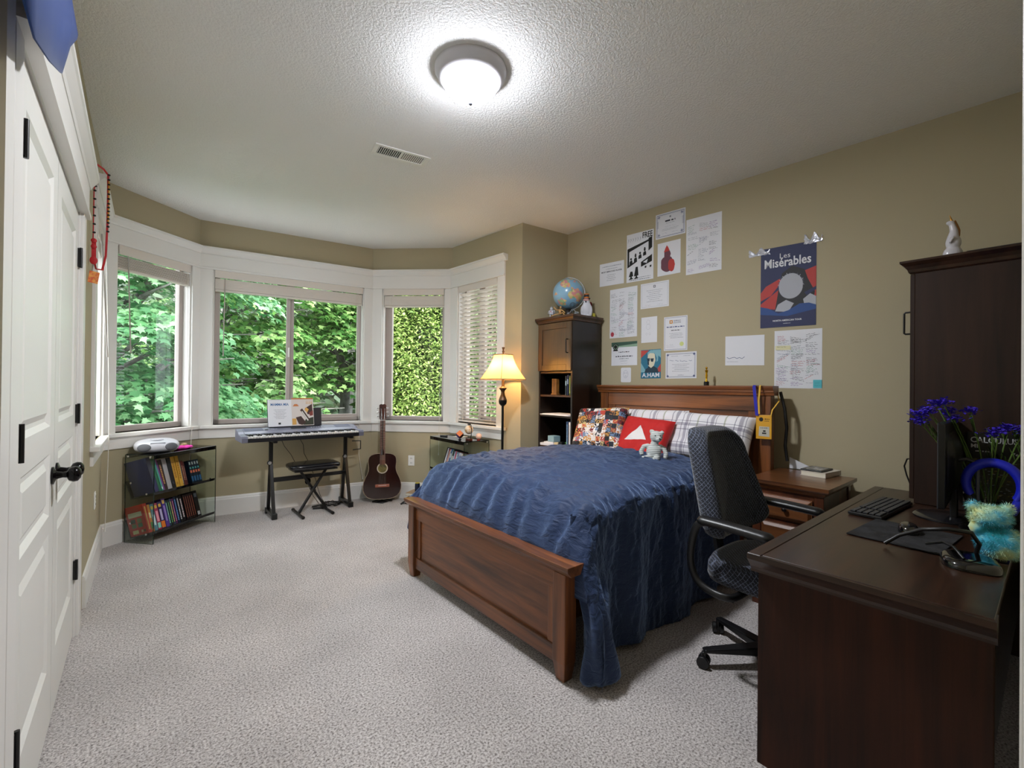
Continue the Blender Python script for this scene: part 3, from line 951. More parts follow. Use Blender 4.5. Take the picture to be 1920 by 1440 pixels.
# ------------------------------------------------------------------ quilt
def make_quilt():
    xs0, xs1 = 1.490, 3.02
    ye, yw = 1.335, 2.80         # near and far edges of the top
    NX, NV = 250, 330
    R = .11
    # cross-section as arc length: far side up, over, near side down
    def section(t, x):
        """t 0..1 -> (y, z, ny, nz)"""
        u = (x - xs0) / (xs1 - xs0)
        top = .755 + .02 * sin(u * 3.0) - .15 * max(0, 1 - u / .10) ** 2.2 - .05 * max(0, 1 - u / .3) ** 2
        nearfoot = max(0, 1 - u / .09)
        ylo = ye + .0 + .05 * min(1, u / .5)
        yn = ye - .035 * nearfoot
        zb_far = .30
        zb_near = .015 + .02 * sin(u * 9)
        far_h = top - R - zb_far
        wtop = (yw - R) - (yn + R)
        near_h = top - R - zb_near
        Ltot = far_h + R * pi / 2 + wtop + R * pi / 2 + near_h
        s = t * Ltot
        if s < far_h:
            return (yw + .015, zb_far + s, 1, 0)
        s -= far_h
        if s < R * pi / 2:
            a = s / R
            return (yw - R + R * cos(a), top - R + R * sin(a), cos(a), sin(a))
        s -= R * pi / 2
        if s < wtop:
            q = s / wtop
            crown = .035 * sin(pi * q)
            return (yw - R - s, top + crown, 0, 1)
        s -= wtop
        if s < R * pi / 2:
            a = s / R
            return (yn + R - R * sin(a), top - R + R * cos(a), -sin(a), cos(a))
        s -= R * pi / 2
        q = s / near_h
        # skirt: falls straight and swings out a little, more so at the foot corner
        y = yn - .02 * q + .025 * min(1, u / .4) * q - .075 * nearfoot * sin(min(1, q * 1.1) * pi * .55)
        return (y, top - R - s, -1, 0)
    vs = []
    for j in range(NV + 1):
        t = j / NV
        for i in range(NX + 1):
            x = xs0 + (xs1 - xs0) * i / NX
            y, z, ny, nz = section(t, x)
            u = (x - xs0)
            # creases pulled along the bed's width on top, hanging folds on the skirts
            P = Vector((x, t * 3.0, 0))
            a = noise.noise(Vector((x * 5.0 + y * 1.2, t * 3.2, 1.7)))
            b = noise.noise(Vector((x * 16 + t * 6, t * 8, 5.1)))
            c = noise.noise(Vector((x * 38 + t * 14, t * 22 - x * 6, 9.3)))
            ridge = (1 - abs(a) * 2.2) * .5
            ridge2 = 1 - abs(noise.noise(Vector((x * 9 + t * 5, t * 12 - x * 3, 3.3)))) * 2.6
            top_w = max(0, nz)
            side_w = 1 - top_w
            amp = .012 * ridge + .009 * b + .0055 * c + (.013 * max(0, ridge2) + .008 * max(0, 1 - abs(noise.noise(Vector((x * 21 - t * 9, t * 17 + x * 8, 7.7)))) * 3.2)) * (.35 + .65 * top_w)
            fold = (.020 * sin(x * 17 + 1.6 * noise.noise(Vector((x * 2.2, z * 1.2, 4)))) + .016 * noise.noise(Vector((x * 11, z * 1.6, 2)))) * side_w
            if side_w > .5:
                fold *= min(1, max(0, (.74 - z) / .35)) + .15
            foot = max(0, 1 - u / .16)
            gather = foot * (.020 * sin(y * 46 + 3 * noise.noise(Vector((y * 5, z * 3, 0)))) + .016 * b) * top_w
            d = amp + fold + gather
            # quilting stitches pull the cloth in on a staggered grid
            gx = (x * 7.2) % 1 - .5; gy = ((t * 3.35 * 7.2) + (.5 if int(x * 7.2) % 2 else 0)) % 1 - .5
            d -= .007 * exp(-(gx * gx + gy * gy) * 60)
            vx = x + foot * .012 * b
            vs.append((vx, y + ny * d, max(.006, z + nz * d)))
    fs = [(j * (NX + 1) + i, (j + 1) * (NX + 1) + i, (j + 1) * (NX + 1) + i + 1, j * (NX + 1) + i + 1) for j in range(NV) for i in range(NX)]
    m = MB(); m.add(vs, fs)
    # foot end: falls behind the footboard from the top's edge
    row = [vs[j * (NX + 1)] for j in range(NV + 1)]
    K = 14
    o = len(m.v)
    ext = []
    for k in range(1, K + 1):
        q = k / K
        for j, p in enumerate(row):
            t = j / NV
            zz = p[2] - (p[2] - .36) * q if p[2] > .36 else p[2]
            bul = .028 * sin(q * pi * .6) * (1 if p[2] > .40 else .0)
            w = .010 * sin(p[1] * 38 + 2 * noise.noise(Vector((p[1] * 4, q * 2, 7)))) * (1 if p[2] > .4 else 0)
            ext.append((max(1.476, p[0] - bul + w * q), p[1], zz))
    m.v.extend(ext)
    n = NV + 1
    for k in range(K):
        for j in range(NV):
            a = (j * (NX + 1)) if k == 0 else o + (k - 1) * n + j
            b = ((j + 1) * (NX + 1)) if k == 0 else o + (k - 1) * n + j + 1
            m.f.append([a, o + k * n + j, o + k * n + j + 1, b]); m.m.append(0)
    # loose tail of quilt bunched outside the near foot post
    def tail(u, v):
        z = .69 - .682 * v
        a = u * 2 * pi
        g = min(1, max(0, v - .04) / .62); g = g * g * (3 - 2 * g)
        rx = (.052 + .022 * v + .014 * sin(v * 7)) * (.9 + .1 * g)
        ry = (.046 + .018 * v) * (.9 + .1 * g)
        wob = 1 + .20 * sin(a * 3 + v * 5) + .14 * sin(a * 5 - v * 7) + .22 * noise.noise(Vector((cos(a) * 1.5, sin(a) * 1.5, v * 3)))
        s = 1 if v < .93 else sqrt(max(0.02, 1 - ((v - .93) / .075) ** 2))
        return (1.590 - .064 * g + .012 * v + cos(a) * rx * wob * s, 1.400 - .135 * g - .012 * v + sin(a) * ry * wob * s, z)
    m.grid(tail, 44, 60)
    def tail2(u, v):
        z = .60 - .33 * v; a = u * 2 * pi; g = min(1, v / .3)
        wob = 1 + .16 * sin(a * 3 + v * 5) + .10 * sin(a * 5 - v * 7); s = 1 if v < .88 else sqrt(max(.02, 1 - ((v - .88) / .125) ** 2))
        return (1.545 - .055 * g + cos(a) * .050 * (.3 + .7 * g) * wob * s, 2.785 + .045 * g + sin(a) * .038 * (.3 + .7 * g) * wob * s, z)
    m.grid(tail2, 32, 30)
    Mq = mat('navy_quilt', '#1f3156', .60, sheen=1.0, vary=(3.0, '#182846', .25), spec=.3)
    nt = Mq.node_tree; pbq = nt.nodes['Principled BSDF']
    pbq.inputs['Sheen Tint'].default_value = lin('#8ea6cf')
    pbq.inputs['Sheen Roughness'].default_value = .5
    tc = nt.nodes.new('ShaderNodeTexCoord')
    n1 = nt.nodes.new('ShaderNodeTexNoise'); n1.inputs['Scale'].default_value = 26; n1.inputs['Detail'].default_value = 4; n1.inputs['Distortion'].default_value = 1.5
    mp = nt.nodes.new('ShaderNodeMapping'); mp.inputs['Scale'].default_value = (1, .35, 1)
    nt.links.new(tc.outputs['Object'], mp.inputs[0]); nt.links.new(mp.outputs[0], n1.inputs['Vector'])
    bp = nt.nodes.new('ShaderNodeBump'); bp.inputs['Strength'].default_value = .8; bp.inputs['Distance'].default_value = .012
    nt.links.new(n1.outputs['Fac'], bp.inputs['Height']); nt.links.new(bp.outputs[0], pbq.inputs['Normal'])
    o = m.build('quilt', Mq, smooth=180)
    tag(o, 'wrinkled navy blue quilt draped over the bed down to the carpet', 'quilt')
    return o
make_quilt()

# ------------------------------------------------------------------ pillows
def pillow(name, label, cat, M, w, h, th, m, group=None, corner=.10, seed=0, sag=.0, extra=None):
    """soft cushion in the XZ plane of M (x width, z height, -y front)"""
    nu, nv = 44, 34
    rs = random.Random(seed)
    off = rs.uniform(0, 50)
    def shell(sgn):
        def f(u, v):
            a = 2 * u - 1; b = 2 * v - 1
            e = (1 - abs(a) ** 4.5) * (1 - abs(b) ** 4.5)
            t = max(0, e) ** .42
            # pinched corners, bowed edges
            px = a * (w / 2) * (1 - .07 * (1 - abs(a)) * 0 - corner * .5 * (abs(b) ** 6) * 0 - .05 * (1 - b * b) * (abs(a) ** 3))
            pz = b * (h / 2) * (1 - .05 * (1 - a * a) * (abs(b) ** 3))
            wr = .010 * noise.noise(Vector((a * 2.3 + off, b * 2.1, sgn))) + .005 * noise.noise(Vector((a * 7 + off, b * 6, sgn * 2)))
            y = sgn * (th / 2 * t + wr * t)
            return (px, y, pz - sag * t * (1 - b) * .5)
        return f
    mb = MB()
    mb.grid(shell(-1), nu, nv)
    o = len(mb.v)
    vs = [shell(1)(i / nu, j / nv) for j in range(nv + 1) for i in range(nu + 1)]
    fs = [(j * (nu + 1) + i, (j + 1) * (nu + 1) + i, (j + 1) * (nu + 1) + i + 1, j * (nu + 1) + i + 1) for j in range(nv) for i in range(nu)]
    mb.add(vs, fs)
    if extra: extra(mb, shell(-1), w, h)
    ob = mb.build(name, m, M=M, smooth=180)
    tag(ob, label, cat, group)
    return ob

def plaid():
    m = mat('plaid_cotton', '#e3e1e4', .85)
    nt = m.node_tree; pb = nt.nodes['Principled BSDF']
    tc = nt.nodes.new('ShaderNodeTexCoord')
    sx = nt.nodes.new('ShaderNodeSeparateXYZ'); nt.links.new(tc.outputs['Object'], sx.inputs[0])
    def stripes(out, per, seq):
        """seq: list of (lo, hi, darkness) in period units"""
        d = nt.nodes.new('ShaderNodeMath'); d.operation = 'DIVIDE'; d.inputs[1].default_value = per; nt.links.new(out, d.inputs[0])
        f = nt.nodes.new('ShaderNodeMath'); f.operation = 'FRACT'; nt.links.new(d.outputs[0], f.inputs[0])
        r = nt.nodes.new('ShaderNodeValToRGB'); r.color_ramp.interpolation = 'CONSTANT'
        e = r.color_ramp.elements
        e[0].position = 0; e[0].color = (1, 1, 1, 1); e[1].position = .999; e[1].color = (1, 1, 1, 1)
        for lo, hi, dk in seq:
            a = e.new(lo); a.color = lin(dk); b = e.new(hi); b.color = (1, 1, 1, 1)
        nt.links.new(f.outputs[0], r.inputs[0])
        return r.outputs[0]
    a = stripes(sx.outputs['X'], .19, [(.08, .11, '#aeadb6'), (.22, .34, '#c4c2ca'), (.40, .42, '#9f9ea8'), (.70, .76, '#cbcfbd')])
    b = stripes(sx.outputs['Z'], .17, [(.10, .13, '#b0afb8'), (.28, .42, '#c6c4cc'), (.50, .52, '#a2a1ab')])
    x = nt.nodes.new('ShaderNodeMix'); x.data_type = 'RGBA'; x.blend_type = 'MULTIPLY'; x.inputs['Factor'].default_value = 1
    nt.links.new(a, x.inputs['A']); nt.links.new(b, x.inputs['B'])
    y = nt.nodes.new('ShaderNodeMix'); y.data_type = 'RGBA'; y.blend_type = 'MULTIPLY'; y.inputs['Factor'].default_value = 1
    y.inputs['A'].default_value = lin('#e6e4e8'); nt.links.new(x.outputs['Result'], y.inputs['B'])
    nt.links.new(y.outputs['Result'], pb.inputs['Base Color'])
    return m
M_plaid = plaid()

def lean(cx, cy, cz, xdir, back, roll=0):
    """frame of a cushion: local x along xdir (horizontal), leaning back by `back` radians away from -y local, rolled in its own plane"""
    x = Vector(xdir).normalized(); z0 = Vector((0, 0, 1)); y = z0.cross(x)
    M = frame((cx, cy, cz), x, y) @ RX(-back) @ RY(roll)
    return M
# facing the foot of the bed: local -y = -X world -> local x = -Y world
pillow('pillow', 'grey and white plaid pillow nearest the chair, against the headboard', 'pillow', lean(3.155, 1.60, .925, (0, -1, 0), .42, .02), .62, .36, .17, M_plaid, 'plaid pillows against the headboard', seed=2)
pillow('pillow', 'grey and white plaid pillow behind the red cushion', 'pillow', lean(3.150, 2.06, .925, (0, -1, 0), .36, -.02), .58, .38, .17, M_plaid, 'plaid pillows against the headboard', seed=3)

def tri(mb, f, w, h):
    # white play triangle printed on the front of the cushion, following its bulge
    K = 14
    A = Vector((-.045, .070)); B = Vector((.105, -.035)); C = Vector((-.105, -.045))
    A = Vector((-.020, .085)); B = Vector((.072, -.030)); C = Vector((-.112, -.055))
    vs = []; ids = {}
    for i in range(K + 1):
        for j in range(K + 1 - i):
            p = A + (B - A) * (i / K) + (C - A) * (j / K)
            q = f(p.x / w + .5, p.y / h + .5)
            ids[(i, j)] = len(vs); vs.append((q[0], q[1] - .0018, q[2]))
    fs = []
    for i in range(K):
        for j in range(K - i):
            fs.append((ids[(i, j)], ids[(i + 1, j)], ids[(i, j + 1)]))
            if j < K - i - 1:
                fs.append((ids[(i + 1, j)], ids[(i + 1, j + 1)], ids[(i, j + 1)]))
    mb.add(vs, fs, 1)
pillow('cushion', 'red square cushion with a white play triangle', 'cushion', lean(2.985, 2.02, .885, (.05, -1, 0), .55, .06), .42, .36, .13,
       [mat('red_plush', '#c01312', .75, sheen=.25), mat('white_felt', '#e7e1e1', .8)], seed=5, extra=tri)

# collage cushion: patchwork of small pictures, each cell its own colours
def collage():
    m = mat('collage_print', '#888888', .7)
    nt = m.node_tree; pb = nt.nodes['Principled BSDF']
    tc = nt.nodes.new('ShaderNodeTexCoord')
    mp = nt.nodes.new('ShaderNodeMapping'); mp.inputs['Scale'].default_value = (26, 0.01, 26)
    nt.links.new(tc.outputs['Object'], mp.inputs[0])
    v = nt.nodes.new('ShaderNodeTexVoronoi'); v.inputs['Scale'].default_value = 1; v.inputs['Randomness'].default_value = .25; v.distance = 'CHEBYCHEV'
    nt.links.new(mp.outputs[0], v.inputs['Vector'])
    sp = nt.nodes.new('ShaderNodeSeparateColor'); nt.links.new(v.outputs['Color'], sp.inputs[0])
    def ramp(fac, cols):
        r = nt.nodes.new('ShaderNodeValToRGB'); r.color_ramp.interpolation = 'CONSTANT'
        e = r.color_ramp.elements
        while len(e) > 1: e.remove(e[0])
        e[0].position = 0; e[0].color = lin(cols[0])
        for i, c in enumerate(cols[1:], 1):
            q = e.new(i / len(cols)); q.color = lin(c)
        nt.links.new(fac, r.inputs[0]); return r.outputs[0]
    a = ramp(sp.outputs[0], ['#14131a', '#b3402e', '#e3d9d2', '#c58a3a', '#24262f', '#6e86a8', '#1a171a', '#c9b27a', '#7d2b2b', '#e8e2e0', '#2b2d38'])
    b = ramp(sp.outputs[1], ['#f0ebe8', '#141318', '#d4a860', '#c8402f', '#1d2432', '#ddd5cf', '#b87a48', '#111114'])
    n = nt.nodes.new('ShaderNodeTexNoise'); n.inputs['Scale'].default_value = 75; n.inputs['Detail'].default_value = 2
    nt.links.new(tc.outputs['Object'], n.inputs['Vector'])
    g = nt.nodes.new('ShaderNodeMath'); g.operation = 'GREATER_THAN'; g.inputs[1].default_value = .52; nt.links.new(n.outputs['Fac'], g.inputs[0])
    x = nt.nodes.new('ShaderNodeMix'); x.data_type = 'RGBA'; nt.links.new(g.outputs[0], x.inputs['Factor']); nt.links.new(a, x.inputs['A']); nt.links.new(b, x.inputs['B'])
    nt.links.new(x.outputs['Result'], pb.inputs['Base Color'])
    return m
xd = Vector((.10, -.47, .03)).normalized(); ud = Vector((.20, -.17, .30)); ud = (ud - xd * ud.dot(xd)).normalized(); yd = ud.cross(xd)
Mc = Matrix(((xd.x, yd.x, ud.x, 2.94), (xd.y, yd.y, ud.y, 2.405), (xd.z, yd.z, ud.z, .925), (0, 0, 0, 1)))
pillow('cushion', 'square cushion printed with a collage of small colourful pictures', 'cushion', Mc, .45, .40, .16, collage(), seed=8)

# ================================================================== BOOKCASE in the alcove
DK = dict(dark='#0e0907', light='#20140f')
WdX = wood('dark_wood_x', DK['dark'], DK['light'], 'X', .35, coat=.2)
WdY = wood('dark_wood_y', DK['dark'], DK['light'], 'Y', .35, coat=.2)
WdZ = wood('dark_wood_z', DK['dark'], DK['light'], 'Z', .35, coat=.2)

def bar_handle(parent, p0, p1, out, m=M_black):
    p0 = Vector(p0); p1 = Vector(p1); o = Vector(out)
    a = (p1 - p0) * .08
    MB().tube([p0, p0 + o * .8, p0 + o + a * .6, p0 + o + a * 2, p1 + o - a * 2, p1 + o - a * .6, p1 + o * .8, p1], .0045, 8).build('handle', m, parent, smooth=60)

bc = thing('bookcase', 'tall dark brown bookcase with a panelled door over open shelves, beside the bed', 'bookcase', (2.96, 2.735, 0))
# local: x 0..0.385 (depth), y 0..0.44 (width); front faces -x
bw, bd, bh = .435, .385, 1.87
def bp(mb, name, m, bevel=.002): return mb.build(name, m, bc, bevel=bevel, seg=1)
M_doorw = wood('bookcase_door_wood', '#3b2815', '#5f4526', 'Z', .32, coat=.3)
bp(MB().box(.0, 0, 0, bd, .020, bh), 'side_panel', WdZ)
bp(MB().box(.0, bw - .020, 0, bd, bw, bh), 'side_panel', WdZ)
bp(MB().box(bd - .008, .020, .06, bd, bw - .02, bh), 'back_panel', WdZ)
bp(MB().box(-.0, .020, 0, .02, bw - .020, .07), 'plinth', WdY)
Wsh = wood('shelf_edge_wood', '#2c1a0e', '#5a3a22', 'Y', .4, coat=.2)
for z in (.07, .40, .725, 1.015, 1.203, 1.420):
    bp(MB().box(.004, .020, z - .018, bd - .008, bw - .020, z), 'shelf', Wsh)
m = MB(); pr = [(.0, 1.87), (-.006, 1.874), (-.010, 1.888), (-.022, 1.902), (-.030, 1.907), (-.030, 1.925)]
ring = []
for d, z in pr:
    ring.append([(d, d, z), (bd, d, z), (bd, bw - d, z), (d, bw - d, z)])
for a, b in zip(ring, ring[1:]):
    m.add(a + b, [(i, (i + 1) % 4, (i + 1) % 4 + 4, i + 4) for i in range(4)])
m.add(ring[-1], [(0, 1, 2, 3)]); m.add([(0, 0, bh), (bd, 0, bh), (bd, bw, bh), (0, bw, bh)], [(3, 2, 1, 0)])
bp(m, 'crown', Wsh, 0)
dr = MB()
y0, y1, z0, z1 = .006, bw - .006, 1.425, 1.865
dr.box(-.018, y0, z0, -.001, y0 + .055, z1).box(-.018, y1 - .055, z0, -.001, y1, z1).box(-.018, y0 + .055, z0, -.001, y1 - .055, z0 + .055).box(-.018, y0 + .055, z1 - .055, -.001, y1 - .055, z1).box(-.011, y0 + .055, z0 + .055, -.003, y1 - .055, z1 - .055)
bp(dr, 'door', M_doorw, .0015)
bar_handle(bc, (-.018, .040, 1.585), (-.018, .040, 1.705), (-.028, 0, 0))

# ================================================================== NIGHTSTAND
ns = thing('nightstand', 'reddish brown wooden nightstand with panelled drawers, between bed and desk', 'nightstand', (2.86, .80, 0))
NW = dict(dark='#3d2112', light='#82502c')
WnX = wood('nightstand_wood_x', NW['dark'], NW['light'], 'X', .3, coat=.35)
WnY = wood('nightstand_wood_y', NW['dark'], NW['light'], 'Y', .3, coat=.35)
WnZ = wood('nightstand_wood_z', '#2c150b', '#5f3019', 'Z', .35, coat=.3)
nw, nd, nh = .365, .50, .745     # local y width, x depth
def npart(mb, name, m, bevel=.002, parent=ns): return mb.build(name, m, parent, bevel=bevel, seg=1)
m = MB()
pr = [(.0, .692), (-.008, .700), (-.012, .712), (-.028, .720), (-.032, .727), (-.032, .745)]
ring = [[(d, d, z), (nd, d, z), (nd, nw - d, z), (d, nw - d, z)] for d, z in pr]
for a, b in zip(ring, ring[1:]):
    m.add(a + b, [(i, (i + 1) % 4, (i + 1) % 4 + 4, i + 4) for i in range(4)])
m.add(ring[-1], [(0, 1, 2, 3)]); m.add([(0, 0, .692), (nd, 0, .692), (nd, nw, .692), (0, nw, .692)], [(3, 2, 1, 0)])
npart(m, 'top', WnY, .0015)
npart(MB().box(0, 0, 0, .045, .045, .692).box(.045, .006, .08, nd - .045, .018, .692).box(nd - .045, 0, 0, nd, .045, .692), 'side_panel', WnZ)
npart(MB().box(0, nw - .045, 0, .045, nw, .692).box(.045, nw - .018, .08, nd - .045, nw - .006, .692).box(nd - .045, nw - .045, 0, nd, nw, .692), 'side_panel', WnZ)
npart(MB().box(nd - .02, .045, .08, nd - .01, nw - .045, .69), 'back_panel', WnZ)
npart(MB().box(.004, .045, .08, .02, nw - .045, .692).box(.02, .045, .08, nd - .02, nw - .045, .10), 'carcass', WnZ)
for z0, z1 in ((.53, .665), (.36, .505), (.13, .335)):
    d = MB().box(-.006, .052, z0, .004, nw - .052, z1)
    e = [(-.006, .056, z0 + .004), (-.006, nw - .056, z0 + .004), (-.006, nw - .056, z1 - .004), (-.006, .056, z1 - .004)]
    f = [(-.020, .070, z0 + .020), (-.020, nw - .070, z0 + .020), (-.020, nw - .070, z1 - .020), (-.020, .070, z1 - .020)]
    d.add(e + f, [(i, (i + 1) % 4, (i + 1) % 4 + 4, i + 4) for i in range(4)] + [(4, 5, 6, 7)])
    dd = npart(d, 'drawer', WnY, .0012)
    MB().lathe([(.0, .026), (.012, .022), (.014, .014), (.006, .006), (.007, 0)], 16, M=frame((-.020, nw / 2, (z0 + z1) / 2), (0, 1, 0), (0, 0, 1), (-1, 0, 0))).build('knob', M_black, dd, smooth=60)

# ================================================================== DESK AND HUTCH
dk = thing('desk', 'dark brown wooden desk with knotty end panel in the right foreground', 'desk', (1.611, .090, 0))
DD = ('#180f0a', '#3a2317')
WkX = wood('desk_wood_x', *DD, 'X', .30, coat=.12, spec=.4)
WkZ = wood('desk_wood_z', '#180c07', '#402012', 'Z', .55, coat=.0, knots=True, spec=.25)
WkY = wood('desk_wood_y', *DD, 'Y', .35, coat=.15)
dl, dw, dh = 1.70, .584, .72
def kp(mb, name, m, bevel=.002, parent=dk): return mb.build(name, m, parent, bevel=bevel, seg=1)
m = MB()
m.box(.012, .004, dh - .022, dl, dw - .045, dh)
kp(m, 'desktop', WkX, .0015)
kp(MB().box(.001, dw - .043, dh - .020, dl, dw, dh), 'front_lipping', WkX, .002)
m = MB()   # moulded apron under the near end: slopes in to the panel
pr = [(.0, dh - .002), (.0, dh - .020), (.012, dh - .032), (.030, dh - .052), (.034, dh - .062), (.034, dh - .070), (.06, dh - .070), (.06, dh - .002)]
n = len(pr)
m.add([(x - .001, y, z) for y in (.0, dw - .0005) for x, z in pr], [tuple(range(n - 1, -1, -1)), tuple(range(n, 2 * n))] + [(i, (i + 1) % n, (i + 1) % n + n, i + n) for i in range(n)])
kp(m, 'end_moulding', WkY, 0)
kp(MB().box(.038, .006, 0, .060, dw - .022, dh - .066), 'end_panel', WkZ)
kp(MB().box(dl - .03, .006, 0, dl - .008, dw - .022, dh - .022), 'end_panel', WkZ)
kp(MB().box(.06, .02, .25, dl - .03, .035, dh - .022), 'back_panel', WkX)
kp(MB().box(.06, dw - .040, dh - .085, dl - .03, dw - .022, dh - .022), 'front_rail', WkX)

hu = thing('hutch', 'tall dark brown cabinet standing on the far end of the desk', 'cabinet', (2.970, .025, .7215))
hl, hd, hh = .40, .425, 1.14
WhZ = wood('hutch_wood_z', '#190f0b', '#332017', 'Z', .5, knots=True, spec=.3)
def hp(mb, name, m, bevel=.002): return mb.build(name, m, hu, bevel=bevel, seg=1)
hp(MB().box(0, 0, 0, .020, hd, hh), 'side_panel', WhZ)
hp(MB().box(hl - .02, 0, 0, hl, hd, hh), 'side_panel', WhZ)
hp(MB().box(.02, 0, 0, hl - .02, .01, hh), 'back_panel', WhZ)
hp(MB().box(.02, .01, 0, hl - .02, hd, .02).box(.02, .01, .5, hl - .02, hd, .52), 'shelf', WkX)
hp(MB().box(.002, hd, .02, hl - .002, hd + .018, hh - .004), 'door', WhZ)
m = MB(); pr = [(.0, hh), (-.006, hh + .006), (-.010, hh + .020), (-.020, hh + .036), (-.032, hh + .048), (-.036, hh + .052), (-.036, hh + .062)]
ring = [[(d, 0, z), (hl - d, 0, z), (hl - d, hd + .018 - d, z), (d, hd + .018 - d, z)] for d, z in pr]
for a, b in zip(ring, ring[1:]):
    m.add(a + b, [(i, (i + 1) % 4, (i + 1) % 4 + 4, i + 4) for i in range(4)])
m.add(ring[-1], [(0, 1, 2, 3)]); m.add(ring[0], [(3, 2, 1, 0)])
hp(m, 'crown', WkX, 0)
bar_handle(hu, (.035, hd + .018, 1.565 - .7215), (.035, hd + .018, 1.675 - .7215), (0, .028, 0))
# ================================================================== OFFICE CHAIR
def chair_fabric():
    m = mat('diamond_upholstery', '#2a3040', .85, sheen=.3)
    nt = m.node_tree; pb = nt.nodes['Principled BSDF']
    tc = nt.nodes.new('ShaderNodeTexCoord')
    sx = nt.nodes.new('ShaderNodeSeparateXYZ'); nt.links.new(tc.outputs['Object'], sx.inputs[0])
    def comb(a, b, op, k=1.0):
        q = nt.nodes.new('ShaderNodeMath'); q.operation = op
        nt.links.new(a, q.inputs[0])
        if b is None: q.inputs[1].default_value = k
        else: nt.links.new(b, q.inputs[1])
        return q.outputs[0]
    sxy = comb(sx.outputs['X'], sx.outputs['Y'], 'SUBTRACT')
    A_ = comb(comb(sxy, sx.outputs['Z'], 'ADD'), None, 'MULTIPLY', 48)
    B_ = comb(comb(sxy, sx.outputs['Z'], 'SUBTRACT'), None, 'MULTIPLY', 48)
    def line(o):
        f = nt.nodes.new('ShaderNodeMath'); f.operation = 'FRACT'; nt.links.new(o, f.inputs[0])
        g = nt.nodes.new('ShaderNodeMath'); g.operation = 'LESS_THAN'; g.inputs[1].default_value = .16; nt.links.new(f.outputs[0], g.inputs[0])
        return g.outputs[0]
    a, b = line(A_), line(B_)
    mx = nt.nodes.new('ShaderNodeMath'); mx.operation = 'MAXIMUM'; nt.links.new(a, mx.inputs[0]); nt.links.new(b, mx.inputs[1])
    n = nt.nodes.new('ShaderNodeTexNoise'); n.inputs['Scale'].default_value = 300; nt.links.new(tc.outputs['Object'], n.inputs['Vector'])
    g = nt.nodes.new('ShaderNodeMath'); g.operation = 'GREATER_THAN'; g.inputs[1].default_value = .47; nt.links.new(n.outputs['Fac'], g.inputs[0])
    q = nt.nodes.new('ShaderNodeMath'); q.operation = 'MULTIPLY'; nt.links.new(mx.outputs[0], q.inputs[0]); nt.links.new(g.outputs[0], q.inputs[1])
    x = nt.nodes.new('ShaderNodeMix'); x.data_type = 'RGBA'; x.inputs['A'].default_value = lin('#181c28'); x.inputs['B'].default_value = lin('#6c748a')
    nt.links.new(q.outputs[0], x.inputs['Factor']); nt.links.new(x.outputs['Result'], pb.inputs['Base Color'])
    return m
M_fab = chair_fabric()
M_plastic = mat('black_plastic', '#101012', .38)
M_chrome = mat('chrome', '#c8cacc', .12, 1.0)
ch = thing('office_chair', 'dark blue patterned swivel chair with black loop arms, pushed up to the desk', 'chair', (2.25, .845, 0))
def rr(hw, hh_top, z0, z1, n=10, r=.1, taper=.06):
    """rounded outline in (x,z)"""
    pts = []
    for (cx, cz, a0) in ((hw - r - taper * 0, z0 + r * .6, -90), (hw - taper - r, z1 - r, 0), (-(hw - taper - r), z1 - r, 90), (-(hw - r), z0 + r * .6, 180)):
        for i in range(n + 1):
            a = radians(a0 + 90 * i / n)
            rz = r if cz > (z0 + z1) / 2 else r * .6
            pts.append((cx + r * cos(a), cz + rz * sin(a)))
    return pts
def backrest():
    out = rr(.265, 0, .585, 1.085, r=.115, taper=.055)
    rings = []
    # (scale, depth): from the back skin round the bolster to the front panel
    C = (0, .835)
    def pt(x, z, s, dy):
        X = C[0] + (x - C[0]) * s; Z = C[1] + (z - C[1]) * (1 - (1 - s) * .9)
        tilt = .20 + (Z - .585) * .22
        wrap = -1.15 * X * X       # concave towards the sitter
        return (X, tilt + wrap + dy, Z)
    for s, dy in ((0, .05), (.5, .052), (.85, .050), (.96, .040), (1.0, .015), (1.0, -.02), (.97, -.045), (.91, -.058), (.84, -.054), (.80, -.044), (.74, -.050), (.5, -.056), (.25, -.058), (0, -.058)):
        rings.append([pt(x, z, max(s, .001), dy) for x, z in out])
    m = MB(); n = len(out)
    for r in rings: m.v.extend(r)
    for i in range(len(rings) - 1):
        for k in range(n):
            l = (k + 1) % n
            m.f.append([i * n + k, (i + 1) * n + k, (i + 1) * n + l, i * n + l]); m.m.append(0)
    return m
backrest().build('backrest', M_fab, ch, smooth=180)
def seat():
    m = MB(); N = 40
    rings = []
    for s, z in ((0.001, .40), (.8, .40), (.97, .405), (1.0, .43), (.99, .465), (.93, .492), (.80, .502), (.4, .490), (0.001, .486)):
        ring = []
        for k in range(N):
            a = 2 * pi * k / N
            c, d = cos(a), sin(a)
            x = .255 * (abs(c) ** .55) * (1 if c > 0 else -1) * s; y = .24 * (abs(d) ** .55) * (1 if d > 0 else -1) * s - .02
            ring.append((x, y, z + (.012 * (y * 4) ** 2 if z > .45 and y > 0 else 0)))
        rings.append(ring)
    for r in rings: m.v.extend(r)
    for i in range(len(rings) - 1):
        for k in range(N):
            l = (k + 1) % N
            m.f.append([i * N + k, i * N + l, (i + 1) * N + l, (i + 1) * N + k]); m.m.append(0)
    return m
seat().build('seat', M_fab, ch, smooth=180)
MB().box(-.16, -.16, .375, .16, .14, .402).build('seat_pan', M_plastic, ch, bevel=.01)
MB().bar((0, .10, .39), (0, .225, .46), .07, .018).bar((0, .225, .45), (0, .262, .70), .07, .018, upv=(0, 1, 0)).build('back_bracket', M_plastic, ch, bevel=.003)
